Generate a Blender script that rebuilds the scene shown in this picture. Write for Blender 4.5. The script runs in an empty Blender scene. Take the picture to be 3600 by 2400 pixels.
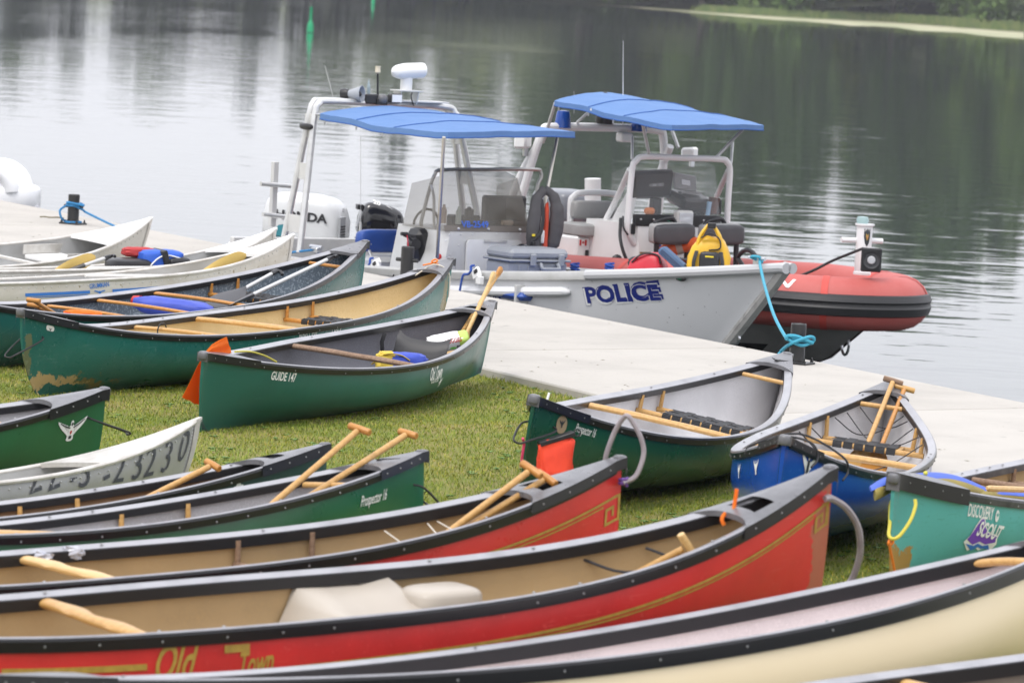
import bpy, math, random
import numpy as np
from mathutils import Vector, Matrix, noise as mnoise
R = math.radians
rng = random.Random(7)
npr = np.random.default_rng(7)
scene = bpy.context.scene
col = scene.collection

# ------------------------------------------------------------------ camera
FPX, HORIZ, ROLL, CAMZ = 15500.0, -100.0, 0.056, 2.75        # focal length and horizon in photo pixels, roll, eye height
PITCH = math.atan2(1200 - HORIZ, FPX)
cam_d = bpy.data.cameras.new('camera')
cam = bpy.data.objects.new('camera', cam_d); col.objects.link(cam)
cam_d.sensor_width = 36.0; cam_d.sensor_fit = 'HORIZONTAL'; cam_d.lens = FPX / 3600 * 36
cam_d.clip_start = 0.5; cam_d.clip_end = 6000
_r = Vector((1, 0, 0)); _f = Vector((0, math.cos(PITCH), -math.sin(PITCH))); _u = _r.cross(_f)
_x = _r * math.cos(ROLL) + _u * math.sin(ROLL)
_y = -_r * math.sin(ROLL) + _u * math.cos(ROLL)
cam.matrix_world = Matrix(((_x.x, _y.x, -_f.x, 0), (_x.y, _y.y, -_f.y, 0), (_x.z, _y.z, -_f.z, CAMZ), (0, 0, 0, 1)))
cam_d.dof.use_dof = True; cam_d.dof.focus_distance = 28.0; cam_d.dof.aperture_fstop = 6.3; cam_d.dof.aperture_blades = 9
scene.camera = cam

# ------------------------------------------------------------------ sky, sun, exposure
SUN_EL, SUN_AZ = R(58), R(215)          # azimuth from +Y clockwise: behind the camera, a little to the left
world = bpy.data.worlds.new('World'); scene.world = world; world.use_nodes = True
nt = world.node_tree; nt.nodes.clear()
wo = nt.nodes.new('ShaderNodeOutputWorld'); bg = nt.nodes.new('ShaderNodeBackground')
sky = nt.nodes.new('ShaderNodeTexSky'); sky.sky_type = 'NISHITA'; sky.sun_disc = False
sky.sun_elevation = SUN_EL; sky.sun_rotation = SUN_AZ; sky.air_density = 1.0; sky.dust_density = 3.0; sky.ozone_density = 1.0
mix = nt.nodes.new('ShaderNodeMix'); mix.data_type = 'RGBA'
mix.inputs[0].default_value = 0.86
mix.inputs[7].default_value = (9.3, 9.35, 9.9, 1)            # even overcast cloud in front of the clear sky
nt.links.new(sky.outputs[0], mix.inputs[6])
wtc = nt.nodes.new('ShaderNodeTexCoord'); wsp = nt.nodes.new('ShaderNodeSeparateXYZ'); wmr = nt.nodes.new('ShaderNodeMapRange')
wmr.inputs[1].default_value = 0.0; wmr.inputs[2].default_value = 1.0; wmr.inputs[3].default_value = 0.78; wmr.inputs[4].default_value = 1.24   # an overcast sky is dimmer at the horizon
wml = nt.nodes.new('ShaderNodeMix'); wml.data_type = 'RGBA'; wml.blend_type = 'MULTIPLY'; wml.inputs[0].default_value = 1.0
nt.links.new(wtc.outputs['Generated'], wsp.inputs[0]); nt.links.new(wsp.outputs[2], wmr.inputs[0]); nt.links.new(mix.outputs[2], wml.inputs[6]); nt.links.new(wmr.outputs[0], wml.inputs[7])
nt.links.new(wml.outputs[2], bg.inputs[0])
bg.inputs[1].default_value = 0.13
nt.links.new(bg.outputs[0], wo.inputs[0])
sun_d = bpy.data.lights.new('sun', 'SUN'); sun_d.energy = 1.1; sun_d.angle = R(18); sun_d.color = (1.0, 0.96, 0.9)
sun = bpy.data.objects.new('sun', sun_d); col.objects.link(sun)
sd = Vector((math.sin(SUN_AZ) * math.cos(SUN_EL), math.cos(SUN_AZ) * math.cos(SUN_EL), math.sin(SUN_EL)))
sun.rotation_euler = sd.to_track_quat('Z', 'Y').to_euler()
scene.view_settings.view_transform = 'Standard'; scene.view_settings.look = 'None'
scene.view_settings.gamma = 1.0; scene.view_settings.use_curve_mapping = False
scene.view_settings.exposure = 0.50
scene.render.engine = 'CYCLES'
scene.cycles.use_denoising = True
scene.cycles.max_bounces = 8; scene.cycles.transparent_max_bounces = 12
scene.cycles.caustics_reflective = True; scene.cycles.blur_glossy = 0.6; scene.cycles.caustics_refractive = False
scene.cycles.sample_clamp_indirect = 6

# ------------------------------------------------------------------ measuring helpers (photo pixels -> points of the place)
def ray(px, py):
    dx, dy = px - 1800, py - 1200
    u = dx * math.cos(ROLL) + dy * math.sin(ROLL); w = -dx * math.sin(ROLL) + dy * math.cos(ROLL)
    return Vector((u, FPX * math.cos(PITCH) - w * math.sin(PITCH), -FPX * math.sin(PITCH) - w * math.cos(PITCH)))
EYE = Vector((0, 0, CAMZ))
def at_z(px, py, z): r = ray(px, py); return EYE + r * ((z - CAMZ) / r.z)
def at_y(px, py, Y): r = ray(px, py); return EYE + r * (Y / r.y)
def to_px(P):
    p = P - EYE
    d = p.y * math.cos(PITCH) - p.z * math.sin(PITCH); v = p.y * math.sin(PITCH) + p.z * math.cos(PITCH)
    u, w = FPX * p.x / d, -FPX * v / d
    return 1800 + u * math.cos(ROLL) - w * math.sin(ROLL), 1200 + u * math.sin(ROLL) + w * math.cos(ROLL)
class Frame:
    """a thing's own axes: x along it, y to its left, z up"""
    def __init__(s, M): s.M = M; s.I = M.inverted()
    def side(s, px, py, b):
        o = s.I @ EYE; d = s.I.to_3x3() @ ray(px, py); return o + d * ((b - o.y) / d.y)
    def front(s, px, py, a):
        o = s.I @ EYE; d = s.I.to_3x3() @ ray(px, py); return o + d * ((a - o.x) / d.x)
    def level(s, px, py, z):
        o = s.I @ EYE; d = s.I.to_3x3() @ ray(px, py); return o + d * ((z - o.z) / d.z)

# ------------------------------------------------------------------ materials
MATS = {}
def mat(name, c, rough=0.5, metal=0.0, c2=None, vs=6.0, vstretch=(1, 1, 1), vlo=0.4, vhi=0.7, bump=0.0, bs=40.0, bstretch=(1, 1, 1),
        coat=0.0, trans=0.0, alpha=1.0, speck=None, scr=None, wear=None, rvar=0.0, spec=0.5, gen=False, detail=6.0, sheen=0.0, thin=0.0):
    if name in MATS: return MATS[name]
    m = bpy.data.materials.new(name); m.use_nodes = True; MATS[name] = m
    t = m.node_tree; n = t.nodes; L = t.links; b = n['Principled BSDF']
    b.inputs['Base Color'].default_value = (*c, 1); b.inputs['Roughness'].default_value = rough
    b.inputs['Metallic'].default_value = metal; b.inputs['Coat Weight'].default_value = coat
    b.inputs['Transmission Weight'].default_value = trans; b.inputs['Alpha'].default_value = alpha
    b.inputs['Specular IOR Level'].default_value = spec
    if thin:                                                   # cloth that lets light through
        tl = n.new('ShaderNodeBsdfTranslucent'); tl.inputs[0].default_value = (*c, 1); ms = n.new('ShaderNodeMixShader'); ms.inputs[0].default_value = thin
        L.new(b.outputs[0], ms.inputs[1]); L.new(tl.outputs[0], ms.inputs[2]); L.new(ms.outputs[0], n['Material Output'].inputs[0])
    if sheen: b.inputs['Sheen Weight'].default_value = sheen
    tc = n.new('ShaderNodeTexCoord'); src = tc.outputs['Generated' if gen else 'Object']
    def nz(scale, stretch, det=detail, rgh=0.6):
        mp = n.new('ShaderNodeMapping'); mp.inputs['Scale'].default_value = stretch
        L.new(src, mp.inputs[0]); q = n.new('ShaderNodeTexNoise'); q.inputs['Scale'].default_value = scale
        q.inputs['Detail'].default_value = det; q.inputs['Roughness'].default_value = rgh
        L.new(mp.outputs[0], q.inputs['Vector']); return q.outputs['Fac']
    def ramp(f, lo, hi):
        r = n.new('ShaderNodeMapRange'); r.inputs[1].default_value = lo; r.inputs[2].default_value = hi; r.clamp = True
        L.new(f, r.inputs[0]); return r.outputs[0]
    def mx(f, a, bb):
        q = n.new('ShaderNodeMix'); q.data_type = 'RGBA'; L.new(f, q.inputs[0])
        for i, s in ((6, a), (7, bb)):
            if isinstance(s, tuple): q.inputs[i].default_value = (*s, 1)
            else: L.new(s, q.inputs[i])
        return q.outputs[2]
    cur = c
    if c2 is not None: cur = mx(ramp(nz(vs, vstretch), vlo, vhi), cur, c2)
    if speck is not None:
        sc, lo, hi, c3 = speck; cur = mx(ramp(nz(sc, (1, 1, 1), 2.0), lo, hi), cur, c3)
    if scr is not None:
        for k in range(2): cur = mx(ramp(nz(scr[0] * (1 + .6 * k), (1.0, 1.0, 26.0) if k == 0 else (22.0, 1.0, 5.0), 2.5), scr[1], scr[1] + .05), cur, scr[2])
    if wear is not None:                                       # scraped patches with an edge of their own: list of (x, z, rx, rz, colour)
        sep = n.new('ShaderNodeSeparateXYZ'); L.new(tc.outputs['Object'], sep.inputs[0])
        nf = nz(9.0, (1, 1, 1), 8.0, 0.7)
        for (x0, z0, rx, rz, c3) in wear:
            def ma(op, a, bb):
                q = n.new('ShaderNodeMath'); q.operation = op
                for i, s in ((0, a), (1, bb)):
                    if isinstance(s, (int, float)): q.inputs[i].default_value = s
                    else: L.new(s, q.inputs[i])
                return q.outputs[0]
            dx = ma('POWER', ma('ABSOLUTE', ma('DIVIDE', ma('SUBTRACT', sep.outputs[0], x0), rx), 0), 2.0)
            dz = ma('POWER', ma('ABSOLUTE', ma('DIVIDE', ma('SUBTRACT', sep.outputs[2], z0), rz), 0), 2.0)
            f = ma('SUBTRACT', ma('ADD', ma('MULTIPLY', nf, 2.2), -0.1), ma('SQRT', ma('ADD', dx, dz), 0))
            cur = mx(ramp(f, 0.0, 0.05), cur, c3)
    if not isinstance(cur, tuple): L.new(cur, b.inputs['Base Color'])
    if rvar:
        r = n.new('ShaderNodeMapRange'); r.inputs[3].default_value = max(0.02, rough - rvar); r.inputs[4].default_value = min(1, rough + rvar)
        L.new(nz(vs * 1.7, vstretch), r.inputs[0]); L.new(r.outputs[0], b.inputs['Roughness'])
    if bump:
        bp = n.new('ShaderNodeBump'); bp.inputs['Strength'].default_value = 1.0; bp.inputs['Distance'].default_value = bump
        L.new(nz(bs, bstretch, 3.0), bp.inputs['Height']); L.new(bp.outputs[0], b.inputs['Normal'])
    return m

# ------------------------------------------------------------------ mesh builder
V3 = lambda a: Vector(a)
class MB:
    def __init__(s): s.v = []; s.f = []; s.mi = []
    def _add(s, vs, fs, mi=0):
        o = len(s.v); s.v += [tuple(p) for p in vs]; s.f += [tuple(i + o for i in q) for q in fs]; s.mi += [mi] * len(fs); return s
    def box(s, c, size, ax=None, ch=None, mi=0):
        c = V3(c); A = ax or (V3((1, 0, 0)), V3((0, 1, 0)), V3((0, 0, 1))); A = [V3(a).normalized() for a in A]
        h = [d / 2 for d in size]; ch = min(ch if ch is not None else 0.12 * min(size), min(h) * 0.9)
        P = lambda x, y, z: c + A[0] * x + A[1] * y + A[2] * z
        vs = []; idx = {}
        for sx in (-1, 1):
            for sy in (-1, 1):
                for sz in (-1, 1):
                    for k in range(3):
                        q = [sx * h[0], sy * h[1], sz * h[2]]
                        for j in range(3):
                            if j != k: q[j] -= (sx, sy, sz)[j] * ch
                        idx[(sx, sy, sz, k)] = len(vs); vs.append(P(*q))
        fs = []
        for k in range(3):
            a, b = [j for j in range(3) if j != k]
            for sg in (-1, 1):
                q = []
                for (p, r_) in ((-1, -1), (1, -1), (1, 1), (-1, 1)):
                    t = [0, 0, 0]; t[k] = sg; t[a] = p; t[b] = r_; q.append(idx[(*t, k)])
                fs.append(q if (sg > 0) == (k != 1) else q[::-1])
        for k in range(3):                       # edges along axis k
            a, b = [j for j in range(3) if j != k]
            for p in (-1, 1):
                for r_ in (-1, 1):
                    def T(e): t = [0, 0, 0]; t[k] = e; t[a] = p; t[b] = r_; return tuple(t)
                    q = [idx[(*T(-1), a)], idx[(*T(1), a)], idx[(*T(1), b)], idx[(*T(-1), b)]]
                    fs.append(q if p * r_ * (1 if k != 1 else -1) < 0 else q[::-1])
        for sx in (-1, 1):
            for sy in (-1, 1):
                for sz in (-1, 1):
                    q = [idx[(sx, sy, sz, k)] for k in range(3)]; fs.append(q if sx * sy * sz > 0 else q[::-1])
        return s._add(vs, fs, mi)
    def grid(s, rows, closed_u=False, closed_v=False, mi=0, flip=False):
        nu = len(rows); nv = len(rows[0]); vs = [p for r_ in rows for p in r_]; fs = []
        for i in range(nu if closed_u else nu - 1):
            for j in range(nv if closed_v else nv - 1):
                a = i * nv + j; b = i * nv + (j + 1) % nv; c = ((i + 1) % nu) * nv + (j + 1) % nv; d = ((i + 1) % nu) * nv + j
                fs.append((a, b, c, d) if not flip else (d, c, b, a))
        return s._add(vs, fs, mi)
    def tube(s, pts, r, seg=8, closed=False, caps=True, mi=0, flat=1.0, up=None):
        pts = [V3(p) for p in pts]; n = len(pts); rs = r if isinstance(r, (list, tuple)) else [r] * n
        tang = []
        for i in range(n):
            a = pts[i - 1] if (i > 0 or closed) else pts[i]; b = pts[(i + 1) % n] if (i < n - 1 or closed) else pts[i]
            tang.append((b - a).normalized())
        ref = V3(up) if up is not None else V3((0, 0, 1))
        if abs(tang[0].dot(ref)) > 0.95: ref = V3((1, 0, 0)) if abs(tang[0].x) < 0.9 else V3((0, 1, 0))
        u = (ref - tang[0] * ref.dot(tang[0])).normalized(); rows = []
        for i in range(n):
            t = tang[i]; u = (u - t * u.dot(t)); u = u.normalized() if u.length > 1e-6 else t.orthogonal().normalized()
            if up is not None:
                q = V3(up) - t * V3(up).dot(t)
                if q.length > 0.1: u = q.normalized()
            w = t.cross(u)
            rows.append([pts[i] + (w * math.cos(2 * math.pi * k / seg) + u * math.sin(2 * math.pi * k / seg) * flat) * rs[i] for k in range(seg)])
        s.grid(rows, closed_u=closed, closed_v=True, mi=mi, flip=True)
        if caps and not closed:
            o = len(s.v); s.v += [tuple(p) for p in rows[0]]; s.f.append(tuple(range(o, o + seg))); s.mi.append(mi)
            o = len(s.v); s.v += [tuple(p) for p in rows[-1]]; s.f.append(tuple(range(o + seg - 1, o - 1, -1))); s.mi.append(mi)
        return s
    def lathe(s, prof, c=(0, 0, 0), ax=(0, 0, 1), seg=20, mi=0, sq=(1, 1)):
        c = V3(c); z = V3(ax).normalized(); x = z.orthogonal().normalized(); y = z.cross(x)
        rows = [[c + z * h + (x * math.cos(2 * math.pi * k / seg) * sq[0] + y * math.sin(2 * math.pi * k / seg) * sq[1]) * rr for k in range(seg)] for rr, h in prof]
        return s.grid(rows, closed_v=True, mi=mi)
    def blob(s, c, size, ax=None, e=(0.6, 0.6), nu=24, nv=14, amp=0.0, fr=4.0, seed=0.0, mi=0, fn=None):
        c = V3(c); A = ax or (V3((1, 0, 0)), V3((0, 1, 0)), V3((0, 0, 1))); A = [V3(a).normalized() for a in A]
        pw = lambda q, k: math.copysign(abs(q) ** k, q); rows = []
        for j in range(nv + 1):
            ph = -math.pi / 2 + math.pi * j / nv; row = []
            for i in range(nu):
                th = 2 * math.pi * i / nu
                q = [pw(math.cos(ph), e[0]) * pw(math.cos(th), e[1]), pw(math.cos(ph), e[0]) * pw(math.sin(th), e[1]), pw(math.sin(ph), e[0])]
                if fn: q = fn(q)
                p = A[0] * q[0] * size[0] / 2 + A[1] * q[1] * size[1] / 2 + A[2] * q[2] * size[2] / 2
                if amp: p = p * (1 + amp * mnoise.noise(V3((q[0] * fr + seed, q[1] * fr, q[2] * fr))) + amp * .5 * mnoise.noise(V3((q[0] * fr * 2.7 + seed, q[1] * fr * 2.7, q[2] * fr * 2.7))))
                row.append(c + p)
            rows.append(row)
        return s.grid(rows, closed_v=True, mi=mi)
    def prism(s, poly, o, X, Y, h, mi=0):
        """flat outline poly (2D) in the frame o, X, Y, given thickness h along X x Y"""
        o, X, Y = V3(o), V3(X), V3(Y); N = X.cross(Y).normalized(); n = len(poly)
        a = [o + X * p[0] + Y * p[1] for p in poly]; b = [p + N * h for p in a]
        s._add(a, [tuple(range(n - 1, -1, -1))], mi); s._add(b, [tuple(range(n))], mi)
        return s._add(a + b, [(i, (i + 1) % n, n + (i + 1) % n, n + i) for i in range(n)], mi)
    def build(s, name, mats, parent=None, smooth=35, loc=None, kind=None):
        me = bpy.data.meshes.new(name); o = V3(loc) if loc is not None else V3((0, 0, 0))
        me.from_pydata([(p[0] - o.x, p[1] - o.y, p[2] - o.z) for p in s.v], [], s.f)
        mats = mats if isinstance(mats, (list, tuple)) else [mats]
        for m in mats: me.materials.append(m)
        if len(mats) > 1: me.polygons.foreach_set('material_index', s.mi)
        if smooth:
            me.polygons.foreach_set('use_smooth', [True] * len(me.polygons)); me.set_sharp_from_angle(angle=R(smooth))
        me.update()
        ob = bpy.data.objects.new(name, me); col.objects.link(ob)
        if parent is not None: ob.parent = parent
        if loc is not None: ob.location = o
        if kind: ob['kind'] = kind
        return ob
def empty(name, M, label, cat, group=None):
    o = bpy.data.objects.new(name, None); col.objects.link(o); o.empty_display_size = 0.2
    o.matrix_world = M if isinstance(M, Matrix) else Matrix.Translation(V3(M))
    o['label'] = label; o['category'] = cat
    if group: o['group'] = group
    return o
def tag(o, label, cat, group=None):
    o['label'] = label; o['category'] = cat
    if group: o['group'] = group
    return o
def spline(P, n=6):
    """smooth curve through the points"""
    P = [V3(p) for p in P]; out = []
    for i in range(len(P) - 1):
        a = P[i - 1] if i else P[0] * 2 - P[1]; b, c = P[i], P[i + 1]; d = P[i + 2] if i + 2 < len(P) else P[-1] * 2 - P[-2]
        for k in range(n):
            t = k / n
            out.append(0.5 * ((2 * b) + (c - a) * t + (2 * a - 5 * b + 4 * c - d) * t * t + (3 * b - a - 3 * c + d) * t ** 3))
    return out + [P[-1]]
def text_mesh(body, size=1.0, shear=0.0, bold=0.0, spacing=1.0):
    cu = bpy.data.curves.new('lettering', 'FONT'); cu.body = body; cu.size = size; cu.shear = shear; cu.offset = bold * size
    cu.space_character = spacing; cu.resolution_u = 3
    ob = bpy.data.objects.new('lettering', cu); col.objects.link(ob)
    me = bpy.data.meshes.new_from_object(ob)
    v = [tuple(p.co) for p in me.vertices]; f = [tuple(p.vertices) for p in me.polygons]
    bpy.data.objects.remove(ob); bpy.data.curves.remove(cu); bpy.data.meshes.remove(me)
    return v, f
def lettering(body, fn, parent, m, size=1.0, shear=0.0, bold=0.0, spacing=1.0, width=None, name='lettering', flip=False):
    """flat print: fn maps (x, y) of the text line to a point just off the surface"""
    v, f = text_mesh(body, size, shear, bold, spacing)
    xs = [p[0] for p in v]; o = bold * size; x0, x1 = min(xs) + o, max(xs) - o; k = (width / (x1 - x0)) if width else 1.0
    mb = MB(); mb._add([fn((p[0] - x0) * k, p[1]) for p in v], f if not flip else [q[::-1] for q in f])
    return mb.build(name, m, parent, smooth=0)
def flat_fn(o, X, Y, off=0.003):
    o, X, Y = V3(o), V3(X).normalized(), V3(Y).normalized(); N = X.cross(Y).normalized()
    return lambda x, y: o + X * x + Y * y + N * off
def bolts(mb, pts, r=0.007, n=None):
    for p in pts: mb.blob(p, (2 * r, 2 * r, 2 * r * .8), e=(1, 1), nu=6, nv=4)

# ================================================================== THE SETTING
WZ = -0.65                                # level of the river; the lawn is 0, the dock top 0.06
G0, G1 = V3((-0.20, 29.85, 0)), V3((2.40, 24.74, 0))        # landward edge of the dock
D0, D1 = V3((-5.45, 46.19, 0)), V3((3.456, 29.49, 0))       # water edge of the dock
gdir = (G1 - G0).normalized(); ddir = (D1 - D0).normalized()
def line_x(p, d, q, e):                   # intersection of two ground lines
    k = (q - p); den = d.x * e.y - d.y * e.x
    return p + d * ((k.x * e.y - k.y * e.x) / den)

def water_mat():
    m = bpy.data.materials.new('river_water'); m.use_nodes = True; t = m.node_tree; n = t.nodes; L = t.links; b = n['Principled BSDF']
    b.inputs['Base Color'].default_value = (0.012, 0.022, 0.020, 1); b.inputs['Roughness'].default_value = 0.03; b.inputs['IOR'].default_value = 1.333
    b.inputs['Specular IOR Level'].default_value = 0.5
    tc = n.new('ShaderNodeTexCoord')
    def nz(sc, st, det, dist=0.0):
        mp = n.new('ShaderNodeMapping'); mp.inputs['Scale'].default_value = st; L.new(tc.outputs['Object'], mp.inputs[0])
        q = n.new('ShaderNodeTexNoise'); q.inputs['Scale'].default_value = sc; q.inputs['Detail'].default_value = det; q.inputs['Distortion'].default_value = dist
        L.new(mp.outputs[0], q.inputs['Vector']); return q.outputs['Fac']
    def ma(op, a, bb):
        q = n.new('ShaderNodeMath'); q.operation = op
        for i, s in ((0, a), (1, bb)):
            if isinstance(s, (int, float)): q.inputs[i].default_value = s
            else: L.new(s, q.inputs[i])
        return q.outputs[0]
    big = nz(0.035, (1.0, 0.35, 1), 3.0, 0.6)                # calm lanes and ruffled lanes
    mr = n.new('ShaderNodeMapRange'); mr.inputs[1].default_value = 0.40; mr.inputs[2].default_value = 0.62; mr.inputs[3].default_value = 0.22; mr.inputs[4].default_value = 1.5
    L.new(big, mr.inputs[0])
    h = ma('ADD', ma('MULTIPLY', nz(0.55, (1, 1.5, 1), 2.0, 0.3), 1.0), ma('MULTIPLY', nz(2.2, (1, 1.4, 1), 2.0, 0.2), 0.16))
    h = ma('MULTIPLY', h, mr.outputs[0])
    bp = n.new('ShaderNodeBump'); bp.inputs['Strength'].default_value = 1.0; bp.inputs['Distance'].default_value = 0.013
    L.new(h, bp.inputs['Height']); L.new(bp.outputs[0], b.inputs['Normal'])
    return m
mb = MB(); mb._add([(-2500, 5, WZ), (2500, 5, WZ), (2500, 4500, WZ), (-2500, 4500, WZ)], [(0, 1, 2, 3)])
o = mb.build('river_water', water_mat(), smooth=0); o['kind'] = 'structure'; o['label'] = 'pale calm river mirroring the overcast sky and the wooded far bank'

# ---- lawn
lawn_m = mat('lawn_soil', (0.15, 0.18, 0.022), 0.95, c2=(0.26, 0.22, 0.07), vs=1.6, vlo=0.42, vhi=0.62, bump=0.02, bs=60)
nrm = V3((-gdir.y, gdir.x, 0)); nrm = nrm if nrm.y > 0 else -nrm      # towards the water
A = G0 - gdir * 60; B = G1 + gdir * 45
mb = MB(); nn = 40; rows = []
for i in range(nn + 1):
    p = A + (B - A) * (i / nn); rows.append([p - V3((0, 0, .75)), p, p - nrm * 5, p - nrm * 12, p - nrm * 70])
mb.grid(rows)
o = mb.build('lawn', lawn_m, smooth=0); o['kind'] = 'structure'; o['label'] = 'sloping green lawn beside the dock, worn and yellowish in patches'

# ---- dock: slabs side by side with a joint between them
slab_m = [mat('dock_concrete_%d' % k, c, 0.85, c2=tuple(x * .84 for x in c), vs=1.1, vlo=.45, vhi=.75, bump=0.003, bs=30, bstretch=(1, 14, 1), speck=(5.0, .68, .76, tuple(x * .72 for x in c)), scr=(3.0, .66, tuple(x * .88 for x in c)))
          for k, c in enumerate([(0.455, 0.43, 0.39), (0.475, 0.45, 0.41), (0.44, 0.415, 0.375)])]
dock = empty('dock', (-1, 33, 0), 'pale concrete floating dock running along the shore', 'dock'); dock['kind'] = 'structure'
del dock['category']
s_dir = V3((0.797, 0.604, 0)).normalized(); seam_o = V3((-0.186, 31.20, 0)); step = 3.92
def seam_pts(k):
    p = seam_o + gdir * (k * step); return line_x(p, s_dir, G0, gdir), line_x(p, s_dir, D0, ddir)
for i, k in enumerate(range(-9, 9)):
    a0, b0 = seam_pts(k); a1, b1 = seam_pts(k + 1); d = (a1 - a0).normalized() * 0.011; e = (b1 - b0).normalized() * 0.011
    a0 = a0 + d; a1 = a1 - d; b0 = b0 + e; b1 = b1 - e
    ch = 0.012; T = lambda p, q, z: p + (q - p) * 1.0 + V3((0, 0, z))
    cen = (a0 + a1 + b0 + b1) / 4; rows = []
    for z, ins in ((-0.95, 0), (0.06 - ch, 0), (0.06, ch)):
        rows.append([p + (cen - p).normalized() * ins * 1.3 + V3((0, 0, z)) for p in (a0, a1, b1, b0)])
    mb = MB(); mb.grid(rows, closed_v=True); mb._add(rows[-1], [(0, 1, 2, 3)])
    mb.build('slab', slab_m[i % 3], dock, smooth=0, loc=cen).location = cen - V3((-1, 33, 0))
    if k > -9:
        p0, q0 = seam_pts(k); w = (q0 - p0).normalized(); t = gdir
        MB().box((p0 + q0) / 2 + V3((0, 0, .038)), ((q0 - p0).length - .02, .020, .03), (w, w.cross(V3((0, 0, 1))), V3((0, 0, 1)))).build('joint_strip', mat('joint_rubber', (0.40, 0.38, 0.345), .8), dock).location = -V3((-1, 33, 0))

# ---- far bank, mat of floating weed, reeds and trees
bank_px = [(3600, 116), (3156, 82), (2680, 58), (2340, 33), (2068, 15)]
bank = [V3((150, 330, WZ)), V3((95, 395, WZ))] + [at_z(*p, WZ) for p in bank_px] + [V3((-25, 640, WZ)), V3((-80, 720, WZ)), V3((-180, 800, WZ)), V3((-330, 860, WZ))]
mat_px = [(3600, 138), (3156, 101), (2680, 67), (2340, 38), (2120, 19)]
bank_m = mat('bank_earth', (0.05, 0.065, 0.025), .95, c2=(0.09, 0.10, 0.03), vs=.2)
bl = spline(bank, 4); rows = []
for i, p in enumerate(bl):
    t = (bl[min(i + 1, len(bl) - 1)] - bl[max(i - 1, 0)]).normalized(); q = V3((t.y, -t.x, 0)); q = q if q.y > 0 else -q
    rows.append([p - q * .5 - V3((0, 0, .6)), p + V3((0, 0, .15)), p + q * 8 + V3((0, 0, .9)), p + q * 30 + V3((0, 0, 3)), p + q * 90 + V3((0, 0, 9)), p + q * 300 + V3((0, 0, 14))])
mb = MB(); mb.grid(rows); o = mb.build('far_bank', bank_m, smooth=60); o['kind'] = 'structure'; o['label'] = 'wooded far bank of the river'
up = spline([at_z(*p, WZ) for p in bank_px], 6); lo = spline([at_z(*p, WZ) for p in mat_px], 6)
mb = MB(); rows = []
for i, (a, b) in enumerate(zip(lo, up)):
    wob = 1 + .10 * math.sin(i * 1.7) + .06 * math.sin(i * 4.1)
    rows.append([b + (a - b) * wob + V3((0, 0, .02)), (a + b) / 2 + V3((0, 0, .05)), b + (b - a) * .05 + V3((0, 0, .06))])
mb.grid(rows)
o = mb.build('floating_weed', mat('floating_weed', (0.44, 0.42, 0.28), .9, c2=(0.22, 0.26, 0.12), vs=.12, vstretch=(1, .3, 1), vlo=.42, vhi=.72), smooth=0); tag(o, 'pale mat of floating weed along the far bank', 'water weed'); o['kind'] = 'stuff'
mb = MB(); rr = random.Random(5)
for i in range(4200):
    k = rr.random() ** 0.9 * (len(up) - 1) * .62; j = int(k); p = up[j].lerp(up[min(j + 1, len(up) - 1)], k - j)
    t = (up[min(j + 1, len(up) - 1)] - up[j]).normalized(); q = V3((t.y, -t.x, 0)); q = q if q.y > 0 else -q
    dd = rr.random() ** 1.3 * 5; hh = rr.uniform(.5, 1.25) * (1 - .5 * k / len(up))
    p = p + q * dd + V3((rr.uniform(-3, 3), 0, .1)); w = rr.uniform(.10, .24); l = rr.uniform(-.4, .4)
    mb._add([p + V3((-w, 0, 0)), p + V3((w, 0, 0)), p + V3((w * .8 + l * .5, .1, hh * .6)), p + V3((l, .2, hh)), p + V3((-w * .8 + l * .5, .1, hh * .6))], [(0, 1, 2, 4), (4, 2, 3)])
o = mb.build('reeds', mat('reeds', (0.085, 0.135, 0.03), .8, c2=(0.19, 0.21, 0.065), vs=.35), smooth=0); tag(o, 'yellow green reeds fringing the far bank', 'reeds'); o['kind'] = 'stuff'

def make_tree(kind, h, w, leaf, m_leaf, seed, low=.12, n=1500, trunk=True):
    rr = random.Random(seed); root = bpy.data.objects.new(kind, None); col.objects.link(root)
    mt = MB(); top = V3((rr.uniform(-.5, .5), rr.uniform(-.5, .5), h * .8))
    mt.tube(spline([V3((0, 0, -.6)), V3((rr.uniform(-.3, .3), 0, h * .3)), top], 4), [h * .018 * (1 - .085 * i) for i in range(9)], 7)
    cl = []
    for i in range(22 if h > 8 else 9):
        f = low + (1 - low) * (i + .5) / (22 if h > 8 else 9); a = i * 2.4 + rr.uniform(-.4, .4)
        prof = (math.sin(math.pi * min(1, (f - low * .6) / (1.04 - low * .6)) ** .75)) ** .7
        r = w / 2 * prof * rr.uniform(.35, .85); c = V3((math.cos(a) * r, math.sin(a) * r, h * f * rr.uniform(.94, 1.0)))
        cl.append((c, w * rr.uniform(.15, .25) * (.6 + .4 * prof)))
        if h > 8 and i % 2: mt.tube([V3((0, 0, max(h * .15, c.z - h * .14))), c], [h * .006, h * .002], 5, caps=False)
    mt.build('trunk', mat('tree_bark', (0.06, 0.05, 0.04), .9, c2=(.09, .08, .07)), root)
    mc = MB()
    for i in range(n):
        c, r = cl[rr.randrange(len(cl))]; d = V3((rr.gauss(0, 1), rr.gauss(0, 1), rr.gauss(0, .8))).normalized() * r * rr.random() ** .45
        p = c + d; s = leaf * rr.uniform(.6, 1.4); x = V3((rr.gauss(0, 1), rr.gauss(0, 1), rr.gauss(0, .6))).normalized(); y = x.orthogonal().normalized()
        y = Matrix.Rotation(rr.uniform(0, 6.28), 3, x) @ y
        mc._add([p - x * s, p - y * s * .6, p + x * s, p + y * s * .6], [(0, 1, 2, 3)])
    mc.build('crown', m_leaf, root, smooth=0)
    return root
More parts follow.
